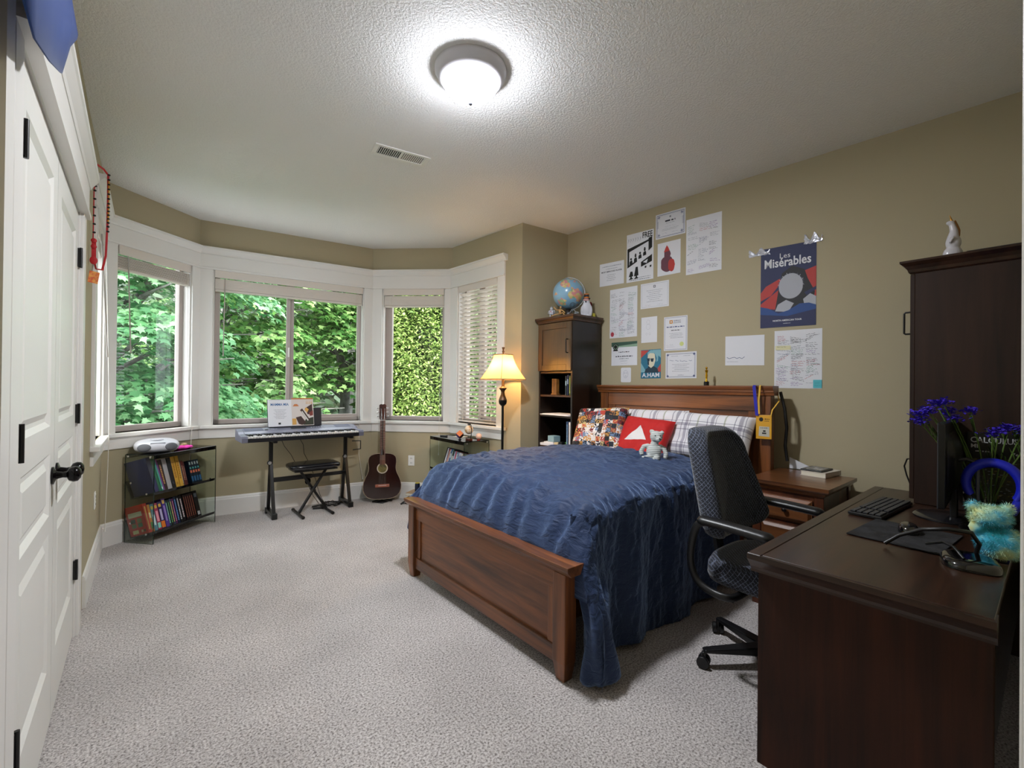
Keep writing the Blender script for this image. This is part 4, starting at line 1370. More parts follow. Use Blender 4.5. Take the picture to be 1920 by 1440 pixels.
for sx_ in (-1, 1):
    x = .305 * sx_
    pts = [(x * .55, .02, .388), (x * .95, .04, .383), (x, .12, .388), (x, .185, .42), (x, .215, .50), (x, .205, .60), (x, .185, .662), (x, .150, .684)]
    sm = []
    for i in range(len(pts) - 1):
        for k in range(4):
            t = k / 4; p0 = Vector(pts[max(i - 1, 0)]); p1 = Vector(pts[i]); p2 = Vector(pts[i + 1]); p3 = Vector(pts[min(i + 2, len(pts) - 1)])
            sm.append(.5 * ((2 * p1) + (p2 - p0) * t + (2 * p0 - 5 * p1 + 4 * p2 - p3) * t * t + (3 * p1 - p0 - 3 * p2 + p3) * t ** 3))
    sm.append(Vector(pts[-1]))
    MB().tube(sm, .013, 10, flat=1.3).build('arm_frame', M_plastic, ch, smooth=60)
    m = MB()
    def pad(u, v, x=x):
        y = .185 - .325 * u; a = 2 * pi * v
        s = min(1, (u / .06) ** .5 if u < .06 else 1, ((1 - u) / .08) ** .5 if u > .92 else 1)
        return (x + .034 * cos(a) * s, y, .692 + .021 * sin(a) * s - .012 * u * u)
    m.grid(pad, 26, 16).build('arm_pad', M_plastic, ch, smooth=180)
MB().cyl((0, 0, .075), (0, 0, .21), .028, n=20).cyl((0, 0, .21), (0, 0, .38), .016, n=16).build('gas_column', M_black, ch, smooth=40)
MB().tube([(-.03, .05, .37), (-.17, .06, .352), (-.225, .065, .345)], [.005, .005, .011], 8).build('height_lever', M_plastic, ch, smooth=60)
MB().lathe([(0, .105), (.045, .10), (.055, .085), (.055, .065), (0, .06)], 24).build('base_hub', M_plastic, ch, smooth=50)
for i in range(5):
    a = radians(142 + 72 * i)
    d = Vector((cos(a), sin(a), 0)); n_ = Vector((-sin(a), cos(a), 0))
    m = MB(); vs = []
    for r, w, z0, z1 in ((.03, .030, .06, .100), (.15, .024, .064, .094), (.27, .019, .068, .086), (.30, .017, .070, .084)):
        for s, z in ((-1, z0), (1, z0), (1, z1), (-1, z1)):
            p = d * r + n_ * (s * w); vs.append((p.x, p.y, z))
    fs = [(0, 3, 2, 1), (12, 13, 14, 15)] + [(r * 4 + k, r * 4 + (k + 1) % 4, r * 4 + 4 + (k + 1) % 4, r * 4 + 4 + k) for r in range(3) for k in range(4)]
    m.add(vs, fs)
    leg = m.build('base_leg', M_plastic, ch, bevel=.005)
    c = d * .300; w = n_ if i % 2 else (n_ * .8 + d * .6).normalized()
    cc = MB()
    cc.cyl(tuple(c + w * .008 + Vector((0, 0, .028))), tuple(c + w * .026 + Vector((0, 0, .028))), .027, n=20)
    cc.cyl(tuple(c - w * .008 + Vector((0, 0, .028))), tuple(c - w * .026 + Vector((0, 0, .028))), .027, n=20)
    cc.cyl(tuple(c - w * .012 + Vector((0, 0, .028))), tuple(c + w * .012 + Vector((0, 0, .028))), .012, n=12)
    cc.cyl(tuple(c + Vector((0, 0, .03))), tuple(c + Vector((0, 0, .072))), .010, n=10)
    cc.build('caster', M_plastic, ch, smooth=40, bevel=.003)

# ================================================================== GLASS SHELVES AND BOOKS
M_gl = glass('shelf_glass', (.90, .95, .91), 1.2)
M_edge = mat('dark_glass_edge', '#0c1f18', .15)
M_blk = mat('black_glass_board', '#050506', .06, spec=.8)
M_screw = mat('bright_screw', '#d6d6d2', .2, .8)
def glass_shelf(W, D, Hh, M, label):
    t = thing('glass_shelf', label, 'shelf', M=M)
    for x in (0, W):
        s = 1 if x else -1
        m = MB().box(x - .004, 0, 0, x + .004, D, Hh)
        g = m.build('glass_side_panel', [M_gl, M_edge], t)
        for i, p in enumerate(g.data.polygons):
            if abs(p.normal.x) < .5: p.material_index = 1
        for (y, z) in ((.03, Hh - .014), (D - .03, Hh - .014), (.06, .395), (D - .06, .475 if D < .3 else .48), (.06, .075), (D - .06, .155)):
            MB().cyl((x + s * .004, y, z), (x + s * .008, y, z), .008, n=14).build('screw', M_screw, t, smooth=40)
    MB().box(.004, -.004, Hh - .004, W - .004, D, Hh + .004).box(.006, -.002, Hh - .030, W - .006, .004, Hh - .004).box(.006, D - .006, Hh - .030, W - .006, D, Hh - .004).build('top_board', M_blk, t, bevel=.001, seg=1)
    for zr, zf in ((.350, .408), (.038, .100)):
        yb = min(.215, D - .055)
        m = MB()
        q = [(0.0, zf), (yb, zr), (yb + .052, zr + .135), (yb + .060, zr + .132), (yb + .008, zr - .010), (0.004, zf - .022)]
        n = 6
        m.add([(x, y, z) for x in (.005, W - .005) for y, z in q], [tuple(range(n)), tuple(range(2 * n - 1, n - 1, -1))] + [(i, i + n, (i + 1) % n + n, (i + 1) % n) for i in range(n)])
        m.build('slanted_shelf', M_blk, t)
    return t
d1 = Vector((.755, .656, 0)).normalized(); b1_ = Vector((-d1.y, d1.x, 0))
MS1 = frame((.104, 4.543, 0), d1, b1_)
glass_shelf(.60, .268, .701, MS1, 'low shelf of clear glass sides and black slanted boards under the left bay window')
MS2 = frame((2.425, 4.295, 0), (0, -1, 0), (1, 0, 0))
glass_shelf(.655, .30, .732, MS2, 'low glass-sided black shelf behind the bed, under the lowered blind')

def Lframe(MS, zr, zf, yb=.215):
    y = Vector((0, yb, zr - zf)).normalized(); z = Vector((0, -y.z, y.y))
    return MS @ Matrix(((1, 0, 0, 0), (0, y.y, z.y, yb), (0, y.z, z.z, zr), (0, 0, 0, 1)))
LT1, LB1 = Lframe(MS1, .350, .408), Lframe(MS1, .038, .100)
LT2, LB2 = Lframe(MS2, .350, .408), Lframe(MS2, .038, .100)
M_page = mat('book_pages', '#ddd6c4', .85)
CV = {}
def cover(c):
    return mat('cover_' + c.lstrip('#'), c, .45)
def book(M, th, d, h, col, marks, label, group=None, side=None, name='book'):
    """spine at -y; x thickness, z height; marks: list of (z0,z1,inset,colour) on the spine"""
    m = MB(); mats = [cover(col), M_page]
    c = min(.003, th * .15)
    m.box(c, -d + c, .002, th - c, -.004, h - .003, 1)
    m.box(0, -d, 0, c, 0, h, 0).box(th - c, -d, 0, th, 0, h, 0).box(0, -d, 0, th, -d + c, h, 0)
    def mi(cc):
        mm = cover(cc)
        if mm not in mats: mats.append(mm)
        return mats.index(mm)
    for (z0, z1, ins, cc) in marks:
        i = mi(cc)
        m.add([(ins * th, -d - .0006, z0 * h), (th - ins * th, -d - .0006, z0 * h), (th - ins * th, -d - .0006, z1 * h), (ins * th, -d - .0006, z1 * h)], [(0, 1, 2, 3)], i)
    if side:
        for (y0, y1, z0, z1, cc) in side:
            i = mi(cc)
            m.add([(-.0006, -d * (1 - y0), z0 * h), (-.0006, -d * (1 - y0), z1 * h), (-.0006, -d * (1 - y1), z1 * h), (-.0006, -d * (1 - y1), z0 * h)], [(0, 1, 2, 3)], i)
    o = m.build(name, mats, M=M)
    tag(o, label, 'book', group)
    return o

def row(LM, u0, items, group, ang0=0.0):
    u = u0
    for (th, d, h, col, marks, label, lean_deg, side) in items:
        M = LM @ T(u, 0, .001) @ RY(radians(lean_deg))
        book(M, th, d, h, col, marks, label, group, side)
        u += th + .0012 + (abs(sin(radians(lean_deg))) * .004)
def tx(c='#d8d4cc', a=.2, b=.8):
    # a title block: a few dashes up the spine
    r = random.Random(hash((c, a, b)) % 1000 if False else int(a * 100 + b * 10))
    out = []; z = a
    while z < b:
        q = min(b, z + r.uniform(.02, .07)); out.append((z, q, .30, c)); z = q + .015
    return out
G1 = 'books on the upper slanted board of the left glass shelf'
row(LT1, .030, [
    (.034, .205, .285, '#1f1f4a', [], 'thick dark indigo book leaning at the left end of the upper board', -5, None),
    (.026, .20, .270, '#0f5a38', [], 'deep green book leaning beside the thick indigo book', -5, None),
    (.014, .20, .262, '#3f9186', [(.05, .12, .2, '#c8dcd8')], 'thin teal book between the green and the purple books', -5, None),
    (.020, .19, .268, '#7a3f86', [], 'purple book leaning beside the thin teal book', -5, None),
    (.032, .18, .250, '#2a1414', tx('#c08a5a', .2, .85), 'dark maroon book with a gold lettered spine, beside the purple book', -3, None),
    (.040, .18, .255, '#a9a6a8', [], 'blank pale grey thick book on the upper board', -2, None),
    (.036, .18, .258, '#101016', [(.12, .2, .3, '#3a3a48')], 'black thick book between the grey book and the first yellow book', -1, None),
    (.040, .175, .262, '#d6a53a', tx('#a8721c', .3, .8) + [(.08, .16, .3, '#b8862a')], 'left of the two mustard yellow hardbacks', -1, None),
    (.032, .175, .262, '#d9a83e', tx('#a8721c', .25, .85), 'right of the two mustard yellow hardbacks', 0, None),
    (.018, .165, .222, '#6a6256', tx('#c8c0b0', .1, .9), 'narrow brownish grey book beside the yellow hardbacks', 0, None),
    (.020, .165, .215, '#5e2220', tx('#c89878', .2, .8), 'dark red paperback beside the narrow brownish book', 0, None),
    (.018, .16, .205, '#4a1c1c', tx('#b08070', .2, .8), 'maroon paperback next to the matching teal set', 0, None),
], G1)
for k in range(4):
    book(LT1 @ T(.420 + k * .0265, 0, .001), .0255, .155, .205, '#10202e', [(.08, .30, .15, '#2a5f8a'), (.45, .56, .15, '#c8684a'), (.62, .70, .2, '#4a9a96'), (.80, .92, .25, '#a8b8b4')],
         'dark teal and orange paperback from the matching set of four', 'matching set of four teal paperbacks')
G2 = 'books on the lower slanted board of the left glass shelf'
row(LB1, .008, [
    (.034, .17, .235, '#c62a1e', [(.1, .9, .35, '#d8b060')], 'red book at the left end of the lower board, its printed back showing', -1, [(.12, .88, .62, .78, '#cfc8b4'), (.2, .45, .42, .56, '#7a8a58'), (.55, .8, .42, .56, '#3a4a3a'), (.2, .45, .26, .40, '#3f7a58'), (.55, .8, .26, .40, '#6a7a4a'), (.5, .82, .06, .18, '#d6c890'), (.1, .2, .08, .16, '#2f5a3a'), (.24, .34, .08, .16, '#c8b890')]),
    (.022, .165, .218, '#d0843a', [(.1, .35, .1, '#4f8a4a'), (.5, .7, .2, '#e8d8a8')], 'orange and green paperback beside the red book', 0, None),
    (.030, .165, .215, '#5a8a9a', [(.80, .92, .2, '#d9b24a'), (.2, .6, .25, '#cfe0e0')], 'pale blue hardback with a gold disc on its spine', 0, None),
    (.032, .165, .215, '#a83a5a', [(.80, .92, .2, '#d9b24a'), (.3, .7, .2, '#e8a0b0'), (.05, .25, .1, '#8ad0c0')], 'pink thick hardback with a gold disc on its spine', 0, None),
    (.036, .165, .218, '#322a5a', [(.80, .92, .2, '#d9b24a'), (.3, .72, .25, '#b8b0d8'), (.02, .26, .05, '#e07a2a')], 'indigo hardback with an orange foot to its spine', 0, None),
    (.034, .165, .235, '#553a94', [(.82, .95, .2, '#e3c060'), (.2, .75, .32, '#9a88cc')], 'bright purple thick hardback on the lower board', 0, None),
    (.020, .16, .215, '#24404a', tx('#9ad0c8', .1, .9), 'slim dark teal paperback beside the purple hardback', 0, None),
    (.018, .16, .215, '#2a2a30', tx('#6ac070', .1, .9), 'slim black paperback with green lettering', 0, None),
    (.018, .16, .218, '#3a4a6a', tx('#e0c860', .1, .9), 'slim slate blue paperback with yellow lettering', 0, None),
    (.018, .16, .215, '#5a2a5a', tx('#d88ab0', .1, .9), 'slim plum paperback with pink lettering', 0, None),
    (.024, .16, .225, '#16284a', tx('#6a9ad8', .1, .9), 'dark blue paperback in the middle of the lower board', 0, None),
    (.026, .16, .228, '#121218', tx('#c8ccd8', .1, .9), 'black paperback with large pale lettering, left of two', 0, None),
    (.026, .16, .228, '#141216', tx('#d8ccd0', .15, .85), 'black paperback with large pale lettering, right of two', 0, None),
], G2)
for k in range(5):
    book(LB1 @ T(.376 + k * .0205, 0, .001), .0198, .155, .222, '#1c1114', tx('#8a4a38', .1, .9), 'slim black paperback with rust red lettering from the run of five', 'run of five slim black and rust paperbacks')
book(LB1 @ T(.481, 0, .001), .042, .155, .232, '#0b0b0e', [(.75, .9, .2, '#4a5258'), (.06, .2, .2, '#b8bcc0')], 'thick black book with pale lettering at the right end of the lower board', G2)

G3 = 'books on the glass shelf behind the bed'
row(LT2, .145, [
    (.018, .17, .240, '#16161c', [], 'black book at the left end of the far glass shelf', 6, None),
    (.016, .17, .232, '#e6e6e6', [], 'white book near the left end of the far glass shelf', 6, None),
    (.022, .17, .236, '#1d2a4c', tx('#c8d0e0', .1, .9), 'navy book beside the white book on the far glass shelf', 5, None),
    (.022, .17, .225, '#c23a2c', tx('#f0d8c0', .1, .9), 'red and white book on the far glass shelf', 4, None),
    (.018, .17, .222, '#d8dcd8', tx('#3a3a3a', .1, .9), 'pale lettered book on the far glass shelf', 3, None),
    (.022, .17, .228, '#23408a', [(.6, .8, .2, '#e8ecf4'), (.1, .4, .2, '#6a98c8')], 'royal blue book on the far glass shelf', 2, None),
    (.018, .17, .226, '#4a9a8e', [(.5, .9, .25, '#d8e8e4')], 'sea green book on the far glass shelf', 2, None),
    (.030, .17, .230, '#141416', [(.45, .7, .2, '#d8d4d0')], 'black book with a round white emblem on the far glass shelf', 1, None),
    (.022, .17, .212, '#8ab0c8', tx('#f0f4f8', .1, .9), 'light blue book in the middle of the far glass shelf', 0, None),
    (.022, .17, .216, '#cf5a78', [(.1, .5, .15, '#c8206a')], 'pink book on the far glass shelf', 0, None),
    (.022, .17, .210, '#6ab0b8', [(.6, .9, .2, '#e8f0f0')], 'aqua book on the far glass shelf', 0, None),
    (.024, .17, .206, '#a8a8d0', tx('#505078', .1, .9), 'lavender book on the far glass shelf', 0, None),
    (.040, .17, .208, '#dcdce6', [(.1, .9, .4, '#a8a8c0')], 'thick white book on the far glass shelf', 0, None),
    (.024, .17, .204, '#e6e2da', [], 'cream book at the right end of the far glass shelf', 0, None),
], G3)

# things on the left glass shelf
def at1(u, v, z=.7055): return MS1 @ T(u, v, z)
rd = thing('portable_radio', 'white rounded portable radio with oval grey speaker, on the left glass shelf', 'radio', M=MS1 @ T(.145, .135, .7055) @ RZ(radians(-38)))
def radio(u, v):
    a = 2 * pi * u; ph = pi * v
    c, s = cos(a), sin(a)
    r = sin(ph) ** .55
    x = .150 * (abs(c) ** .75) * (1 if c > 0 else -1) * r; y = .100 * (abs(s) ** .8) * (1 if s > 0 else -1) * r
    z = .052 - .050 * (abs(cos(ph)) ** .8) * (1 if cos(ph) > 0 else -1) * (1 if True else 0)
    z *= 1 + .18 * (y / .1)
    return (x, y, max(.001, z))
MB().grid(radio, 48, 28).build('body', mat('white_radio_plastic', '#b2b2ba', .35, coat=.3), rd, smooth=180)
for sx_ in (-1, 1):
    m = MB(); m.ell((0, 0, 0), (.046, .014, .031), 24, 10)
    g = m.build('speaker_grille', mat('grey_grille', '#55565c', .7, bump=(400, .4, .001)), rd, smooth=180)
    g.location = (sx_ * .088, -.083, .048); g.rotation_euler = (radians(-12), 0, sx_ * radians(20))
MB().lathe([(0, .004), (.045, .003), (.048, 0)], 28, M=T(0, .01, .101)).build('disc_lid', mat('lid_plastic', '#b4b5bf', .2), rd, smooth=60)
m = MB()
for i in range(5): m.box(-.045 + i * .02, -.078, .072, -.033 + i * .02, -.070, .078)
MB().box(-.05, -.082, .066, .05, -.060, .082).build('control_strip', mat('dark_strip', '#3c3d44', .3), rd, bevel=.004)
t = MB()
for i in range(14):
    a = 2 * pi * i / 14; t.ell((.055 * cos(a), .035 * sin(a), .012 + .004 * (i % 2)), (.028, .02, .011), 10, 6)
o = t.build('pink_cloth', mat('magenta_felt', '#d3309a', .8), M=at1(.35, .09), remesh=.004); tag(o, 'crumpled magenta cloth on the left glass shelf beside the radio', 'cloth')
o = MB().ell((0, 0, .020), (.030, .024, .020), 18, 12).build('round_tin', mat('tan_tin', '#b09468', .5, vary=(60, '#7c6440', .1)), M=at1(.435, .17), smooth=180); tag(o, 'small tan rounded box on the left glass shelf, right of the pink cloth', 'box')
sg = thing('sunglasses', 'dark sunglasses lying at the back of the left glass shelf', 'glasses', M=at1(.30, .225) @ RZ(.2))
for x in (-.032, .032):
    MB().ell((x, 0, .020), (.028, .004, .018), 18, 10).build('lens', mat('dark_lens', '#101216', .1), sg, smooth=180)
MB().tube([(-.062, 0, .028), (-.03, -.002, .033), (0, -.003, .030), (.03, -.002, .033), (.062, 0, .028)], .0025, 6).tube([(-.062, 0, .028), (-.060, .03, .025), (-.056, .034, .004)], .002, 6).build('frame', M_black, sg)

# things on the far glass shelf
def at2(u, v, z=.7365): return MS2 @ T(u, v, z)
cb = thing('trinket_cube', 'small orange and purple cube standing on its corner, on the far glass shelf', 'ornament', M=at2(.47, .07))
mc = MB().box(-.027, -.027, -.027, .027, .027, .027)
g = mc.build('cube', [mat('orange_face', '#c9713c', .5), mat('purple_face', '#5a3a78', .5), mat('maroon_face', '#5c1c1a', .5)], cb, bevel=.002)
for i, p in enumerate(g.data.polygons):
    p.material_index = [2, 0, 1, 2, 0, 1][i]
g.rotation_euler = (radians(45), radians(35.26), radians(25)); g.location = (0, 0, .050)
MB().lathe([(.016, 0), (.016, .006), (0, .008)], 16).build('foot', M_black, cb)
gb = thing('desk_globe', 'small cream desk globe on a curved dark arm, on the far glass shelf', 'globe', M=at2(.575, .11))
MB().box(-.035, -.02, 0, .035, .02, .020).build('base', mat('mahogany', '#4a1f16', .35), gb, bevel=.003)
MB().tube([(.028, 0, .02), (.040, 0, .06), (.045, 0, .11), (.032, 0, .155), (.008, 0, .172)], .004, 8).build('arm', M_black, gb, smooth=60)
MB().ell((-.002, 0, .105), .043, 28, 18).build('sphere', mat('antique_map', '#dfd0ba', .4, vary=(26, '#b08a58', .06)), gb, smooth=180)
MB().box(-.012, -.012, .150, .014, .012, .172).build('pivot_cap', mat('dark_cap', '#46433f', .4), gb, bevel=.003)
sp = thing('round_ornament', 'pale pink ball on a small red foot, right end of the far glass shelf', 'ornament', M=at2(.60, .21))
MB().ell((0, 0, .036), .031, 26, 16).build('ball', mat('pale_pink_ball', '#ecc6b4', .5), sp, smooth=180)
MB().lathe([(.018, 0), (.018, .006), (.008, .010), (0, .010)], 18).build('foot', mat('red_foot', '#8e2f2a', .4), sp)
o = MB().box(-.045, -.012, 0, .045, .012, .012).build('remote_control', M_plastic, M=at2(.13, .09) @ RZ(.35), bevel=.004); tag(o, 'small black remote lying at the left of the far glass shelf', 'remote')
o = MB().box(-.06, -.05, 0, .06, .05, .003).build('paper_slip', mat('paper_cream', '#e2dccc', .8), M=at2(.25, .22) @ RZ(.2)); tag(o, 'cream paper slip at the back of the far glass shelf', 'paper')

# ================================================================== DIGITAL PIANO, STAND, STOOL
M_silver = mat('silver_plastic', '#6c6d7c', .4, .1)
M_dkgrey = mat('dark_grey_plastic', '#26262c', .45)
M_ivory = mat('white_key_plastic', '#d9d6d2', .25)
kb = thing('keyboard', 'long silver electronic keyboard on a black stand before the centre window', 'keyboard', (1.276, 4.645, .742), radians(.8))
hw = .560
side = [(0, .0), (.0, .040), (.012, .058), (.16, .066), (.20, .085), (.31, .105), (.325, .095), (.325, .0)]
def prof_x(m, prof, x0, x1, mi=0):
    n = len(prof)
    m.add([(x, y, z) for x in (x0, x1) for y, z in prof], [tuple(range(n - 1, -1, -1)), tuple(range(n, 2 * n))] + [(i, (i + 1) % n, (i + 1) % n + n, i + n) for i in range(n)], mi)
    return m
prof_x(MB(), [(.005, 0), (.005, .032), (.155, .036), (.155, 0)], -hw + .045, hw - .045).box(-hw + .01, .005, -.0, hw - .01, .32, .03).build('lower_case', M_dkgrey, kb)
for s in (-1, 1):
    a, b = (-hw, -hw + .05) if s < 0 else (hw - .05, hw)
    prof_x(MB(), side, a, b).build('end_cheek', M_silver, kb, bevel=.004)
prof_x(MB(), [(.152, .03), (.152, .066), (.20, .085), (.31, .105), (.325, .095), (.325, .03)], -hw + .05, hw - .05).build('control_panel', M_silver, kb)
for s in (-1, 1):
    m = MB(); x0, x1 = (-hw + .06, -hw + .22) if s < 0 else (hw - .22, hw - .06)
    m.add([(x0, .205, .088), (x1, .205, .088), (x1, .302, .106), (x0, .302, .106)], [(0, 1, 2, 3)])
    m.build('speaker_grille', mat('blue_grey_grille', '#4a4c60', .6, bump=(500, .4, .001)), kb)
MB().add([(-.09, .215, .0895), (.05, .215, .0895), (.05, .262, .098), (-.09, .262, .098)], [(0, 1, 2, 3)]).build('display', mat('lcd', '#20242c', .15), kb)
m = MB()
for i in range(30):
    x = -.31 + (i % 15) * .011 if i < 15 else .10 + (i % 15) * .014
    m.cbox(x, .235 + (.02 if i % 2 else 0), .095 + (.004 if i % 2 else 0), .007, .006, .004)
MB().box(-.33, .215, .088, -.30, .225, .094).build('slider', M_dkgrey, kb)
bm = None
for i in range(12):
    x = (-.30 + i * .015) if i < 6 else (.10 + (i - 6) * .025)
    o = MB().cbox(0, 0, 0, .010, .010, .004).build('button', mat('button_white', '#c8c8d0', .4), kb) if bm is None else bm.copy()
    if bm is None: bm = o
    else: COL.objects.link(o)
    o.location = (x, .23, .0935); o.rotation_euler = (radians(10), 0, 0)
wk = MB().box(-.0108, 0, 0, .0108, .142, .016).build('white_key', M_ivory, kb, bevel=.001, seg=1)
NWK = 43; pitch_ = (2 * hw - .10) / NWK
wk.location = (-hw + .05 + pitch_ * .5, .010, .036)
bk = MB().box(-.006, 0, 0, .006, .090, .014).build('black_key', M_black, kb, bevel=.001, seg=1)
bk.location = (-hw + .05 + pitch_ * 2, .060, .051)
first = True
for i in range(1, NWK):
    o = wk.copy(); COL.objects.link(o); o.location = (-hw + .05 + pitch_ * (i + .5), .010, .036)
for i in range(1, NWK):
    if (i + 4) % 7 in (0, 3): continue
    if i == 2: continue
    o = bk.copy(); COL.objects.link(o); o.location = (-hw + .05 + pitch_ * i, .060, .051)

st = thing('keyboard_stand', 'black steel A-frame stand carrying the electronic keyboard', 'stand', (1.36, 4.87, 0))
def sbar(name, p0, p1, w=.035, h=.025, m=M_black, parent=st, bevel=.003):
    return MB().bar(p0, p1, w, h).build(name, m, parent, bevel=bevel, seg=1)
for x, s in ((-.36, -1), (.36, 1)):
    sbar('foot_bar', (x, -.175, .035), (x, .105, .035), .04, .03)
    for y in (-.175, .105):
        MB().box(x - .024, y - .02, 0, x + .024, y + .02, .055).build('foot_cap', M_plastic, st, bevel=.005)
    sbar('leg', (x, -.15, .045), (x, -.01, .50), .03, .028); sbar('leg', (x, .09, .045), (x, .01, .50), .03, .028)
    sbar('upright', (x, 0, .46), (x - s * .0, .0, .725), .034, .03)
    sbar('support_arm', (x, -.19, .730), (x, .14, .730), .035, .022)
    MB().lathe([(0, .014), (.018, .013), (.022, .006), (.022, 0)], 20, M=frame((x - .017, -.028, .515), (0, 0, 1), (1, 0, 0), (0, -1, 0))).build('lock_knob', M_plastic, st, smooth=50)
    MB().lathe([(.010, .016), (.016, .016), (.016, .0135)], 18, M=frame((x - .017, -.028, .515), (0, 0, 1), (1, 0, 0), (0, -1, 0))).build('knob_ring', M_screw, st)
sbar('cross_bar', (-.36, 0, .34), (.02, 0, .34), .032, .042); sbar('cross_bar', (-.05, 0, .34), (.36, 0, .34), .026, .034)
MB().lathe([(0, 0), (.012, 0), (.012, .02), (.028, .024), (.028, .036), (0, .04)], 16, M=frame((-.02, -.01, .322), (1, 0, 0), (0, 0, 1), (0, 0, -1)) @ T(0, 0, -.0)).build('clamp_knob', M_plastic, st, smooth=50)
MB().tube([(.37, -.17, .69), (.46, -.17, .685), (.46, -.17, .60), (.38, -.17, .595)], .006, 6).build('cable_hook', M_black, st)

sl = thing('keyboard_stool', 'black padded folding stool with crossed legs before the keyboard', 'stool', (1.35, 4.715, 0))
def cushion_seat(u, v):
    a = 2 * pi * u; ph = pi * v; c, s = cos(a), sin(a); r = sin(ph) ** .28
    return (.235 * (abs(c) ** .35) * (1 if c > 0 else -1) * r, .155 * (abs(s) ** .4) * (1 if s > 0 else -1) * r, .478 - .028 * (abs(cos(ph)) ** .6) * (1 if cos(ph) > 0 else -1))
MB().grid(cushion_seat, 56, 20).build('seat', mat('black_vinyl', '#0c0d14', .22, coat=.3, bump=(14, .3, .006)), sl, smooth=180)
MB().box(-.20, -.12, .435, .20, .12, .450).build('seat_board', M_black, sl)
sbar('leg', (-.137, -.02, .02), (.125, -.02, .44), .028, .022, parent=sl); sbar('leg', (.137, .02, .02), (-.125, .02, .44), .028, .022, parent=sl)
for x in (-.137, .137):
    MB().tube([(x, -.17, .014), (x, .17, .014)], .0135, 12).build('foot_bar', M_black, sl, smooth=40)
    for y in (-.172, .172): MB().tube([(x, y - .014, .0155), (x, y + .014, .0155)], .0155, 12).build('foot_cap', M_plastic, sl, smooth=40)
MB().cyl((0, -.05, .232), (0, .05, .232), .014, n=14).build('pivot', M_plastic, sl, smooth=40)

# sheet music on the keyboard's rest
M_paper = mat('white_paper', '#e4e4ea', .8)
M_ink = mat('black_ink', '#24242a', .8)
M_blueink = mat('blue_ink', '#3a6aa0', .8)
rest = MB().box(-.235, 0, 0, .235, .012, .012).box(-.20, .006, 0, .20, .012, .17)
r = rest.build('music_rest', M_plastic, kb); r.location = (-.04, .292, .098); r.rotation_euler = (radians(-12), 0, 0)
def upright(x, y, z, rz, back): return T(x, y, z) @ RZ(rz) @ RX(-back) @ RX(pi / 2)
# local of sheet: x right, y up, z toward viewer
def seg(mb, p, q, w, mi, z=.0006):
    p = Vector((p[0], p[1])); q = Vector((q[0], q[1])); d = q - p
    if d.length < 1e-6: return
    n = Vector((-d.y, d.x)).normalized() * w / 2
    mb.add([(p.x + n.x, p.y + n.y, z), (p.x - n.x, p.y - n.y, z), (q.x - n.x, q.y - n.y, z), (q.x + n.x, q.y + n.y, z)], [(0, 1, 2, 3)], mi)
def textline(mb, x, y, w, h, mi, rs, z=.0006, dens=1.0):
    """a line of small print: word-length dashes with ragged tops"""
    u = x
    while u < x + w:
        l = min(x + w - u, rs.uniform(.6, 2.6) * h)
        mb.add([(u, y, z), (u + l, y, z), (u + l, y + h * rs.uniform(.5, .9), z), (u, y + h * rs.uniform(.5, .9), z)], [(0, 1, 2, 3)], mi)
        u += l + h * .55 / dens
def scrawl(mb, x, y, w, h, mi, rs, z=.0006, ang=0.0, lw=.0009):
    """handwriting: zigzag words"""
    c, s = cos(ang), sin(ang)
    def R(a, b): return (x + a * c - b * s, y + a * s + b * c)
    u = 0
    while u < w:
        l = min(w - u, rs.uniform(1.2, 3.5) * h); k = max(3, int(l / (h * .42)))
        last = R(u, h * .4)
        for i in range(1, k + 1):
            q = R(u + l * i / k, h * (.15 + .75 * rs.random()) if i % 2 else h * rs.uniform(0, .35))
            seg(mb, last, q, lw, mi, z); last = q
        u += l + h * .6
def sheet(w, h, t=.0012): return MB().box(0, 0, -t, w, h, 0)
rs = random.Random(4)
m = sheet(.215, .270, .010)
m.box(-.004, -.004, -.014, .219, .274, -.010, 2)
put_text(m, 'MAMMA MIA', .025, .208, .165, .026, .0006, 1, True)
for i in range(9): textline(m, .05 + .01 * (i % 3), .165 - i * .011, .115 - .02 * (i % 3), .004, 3, rs)
m.box(.090, .020, 0, .112, .038, .0006, 2)
o = m.build('song_book', [M_paper, M_blueink, M_ink, mat('grey_ink', '#8c8c96', .8)], M=upright(.985, 4.915, .855, 0, radians(12)))
tag(o, 'white sheet music book with a blue title, left on the keyboard rest', 'music book')
m = sheet(.212, .285, .012)
mats = [mat('cover_ivory', '#d9cfca', .5), mat('piano_brown', '#3a1c14', .5), mat('orange_band', '#c8763c', .5), mat('amber', '#d8a452', .5), M_ivory, mat('piano_red', '#7c2e22', .5), mat('cover_deep_green', '#2e3424', .6)]
m.box(0, .272, 0, .212, .285, .0006, 2)
def pg(pts, mi, z=.0007): m.add([(a * .212, b * .285, z) for a, b in pts], [tuple(range(len(pts)))], mi)
pg([(.06, .70), (.14, .78), (.26, .78), (.34, .70)], 2)
pg([(.02, .04), (.20, .04), (.20, .26), (.02, .26)], 3)
pg([(.30, .02), (.98, .02), (.98, .30), (.62, .22), (.50, .02)], 6, .0008)  # deep green shape printed under the piano
pg([(.18, .30), (.42, .34), (.64, .10), (.46, .02), (.30, .06)], 1, .0009)
pg([(.38, .56), (.48, .62), (.82, .20), (.72, .14)], 1, .0009)
pg([(.44, .50), (.48, .53), (.76, .19), (.71, .16)], 4, .0011)
pg([(.60, .62), (.94, .78), (.96, .40), (.72, .40)], 1, .0009)
pg([(.78, .46), (.97, .54), (.97, .36), (.82, .34)], 5, .0011)
pg([(.58, .56), (.66, .66), (.78, .58), (.70, .46)], 3, .0012)
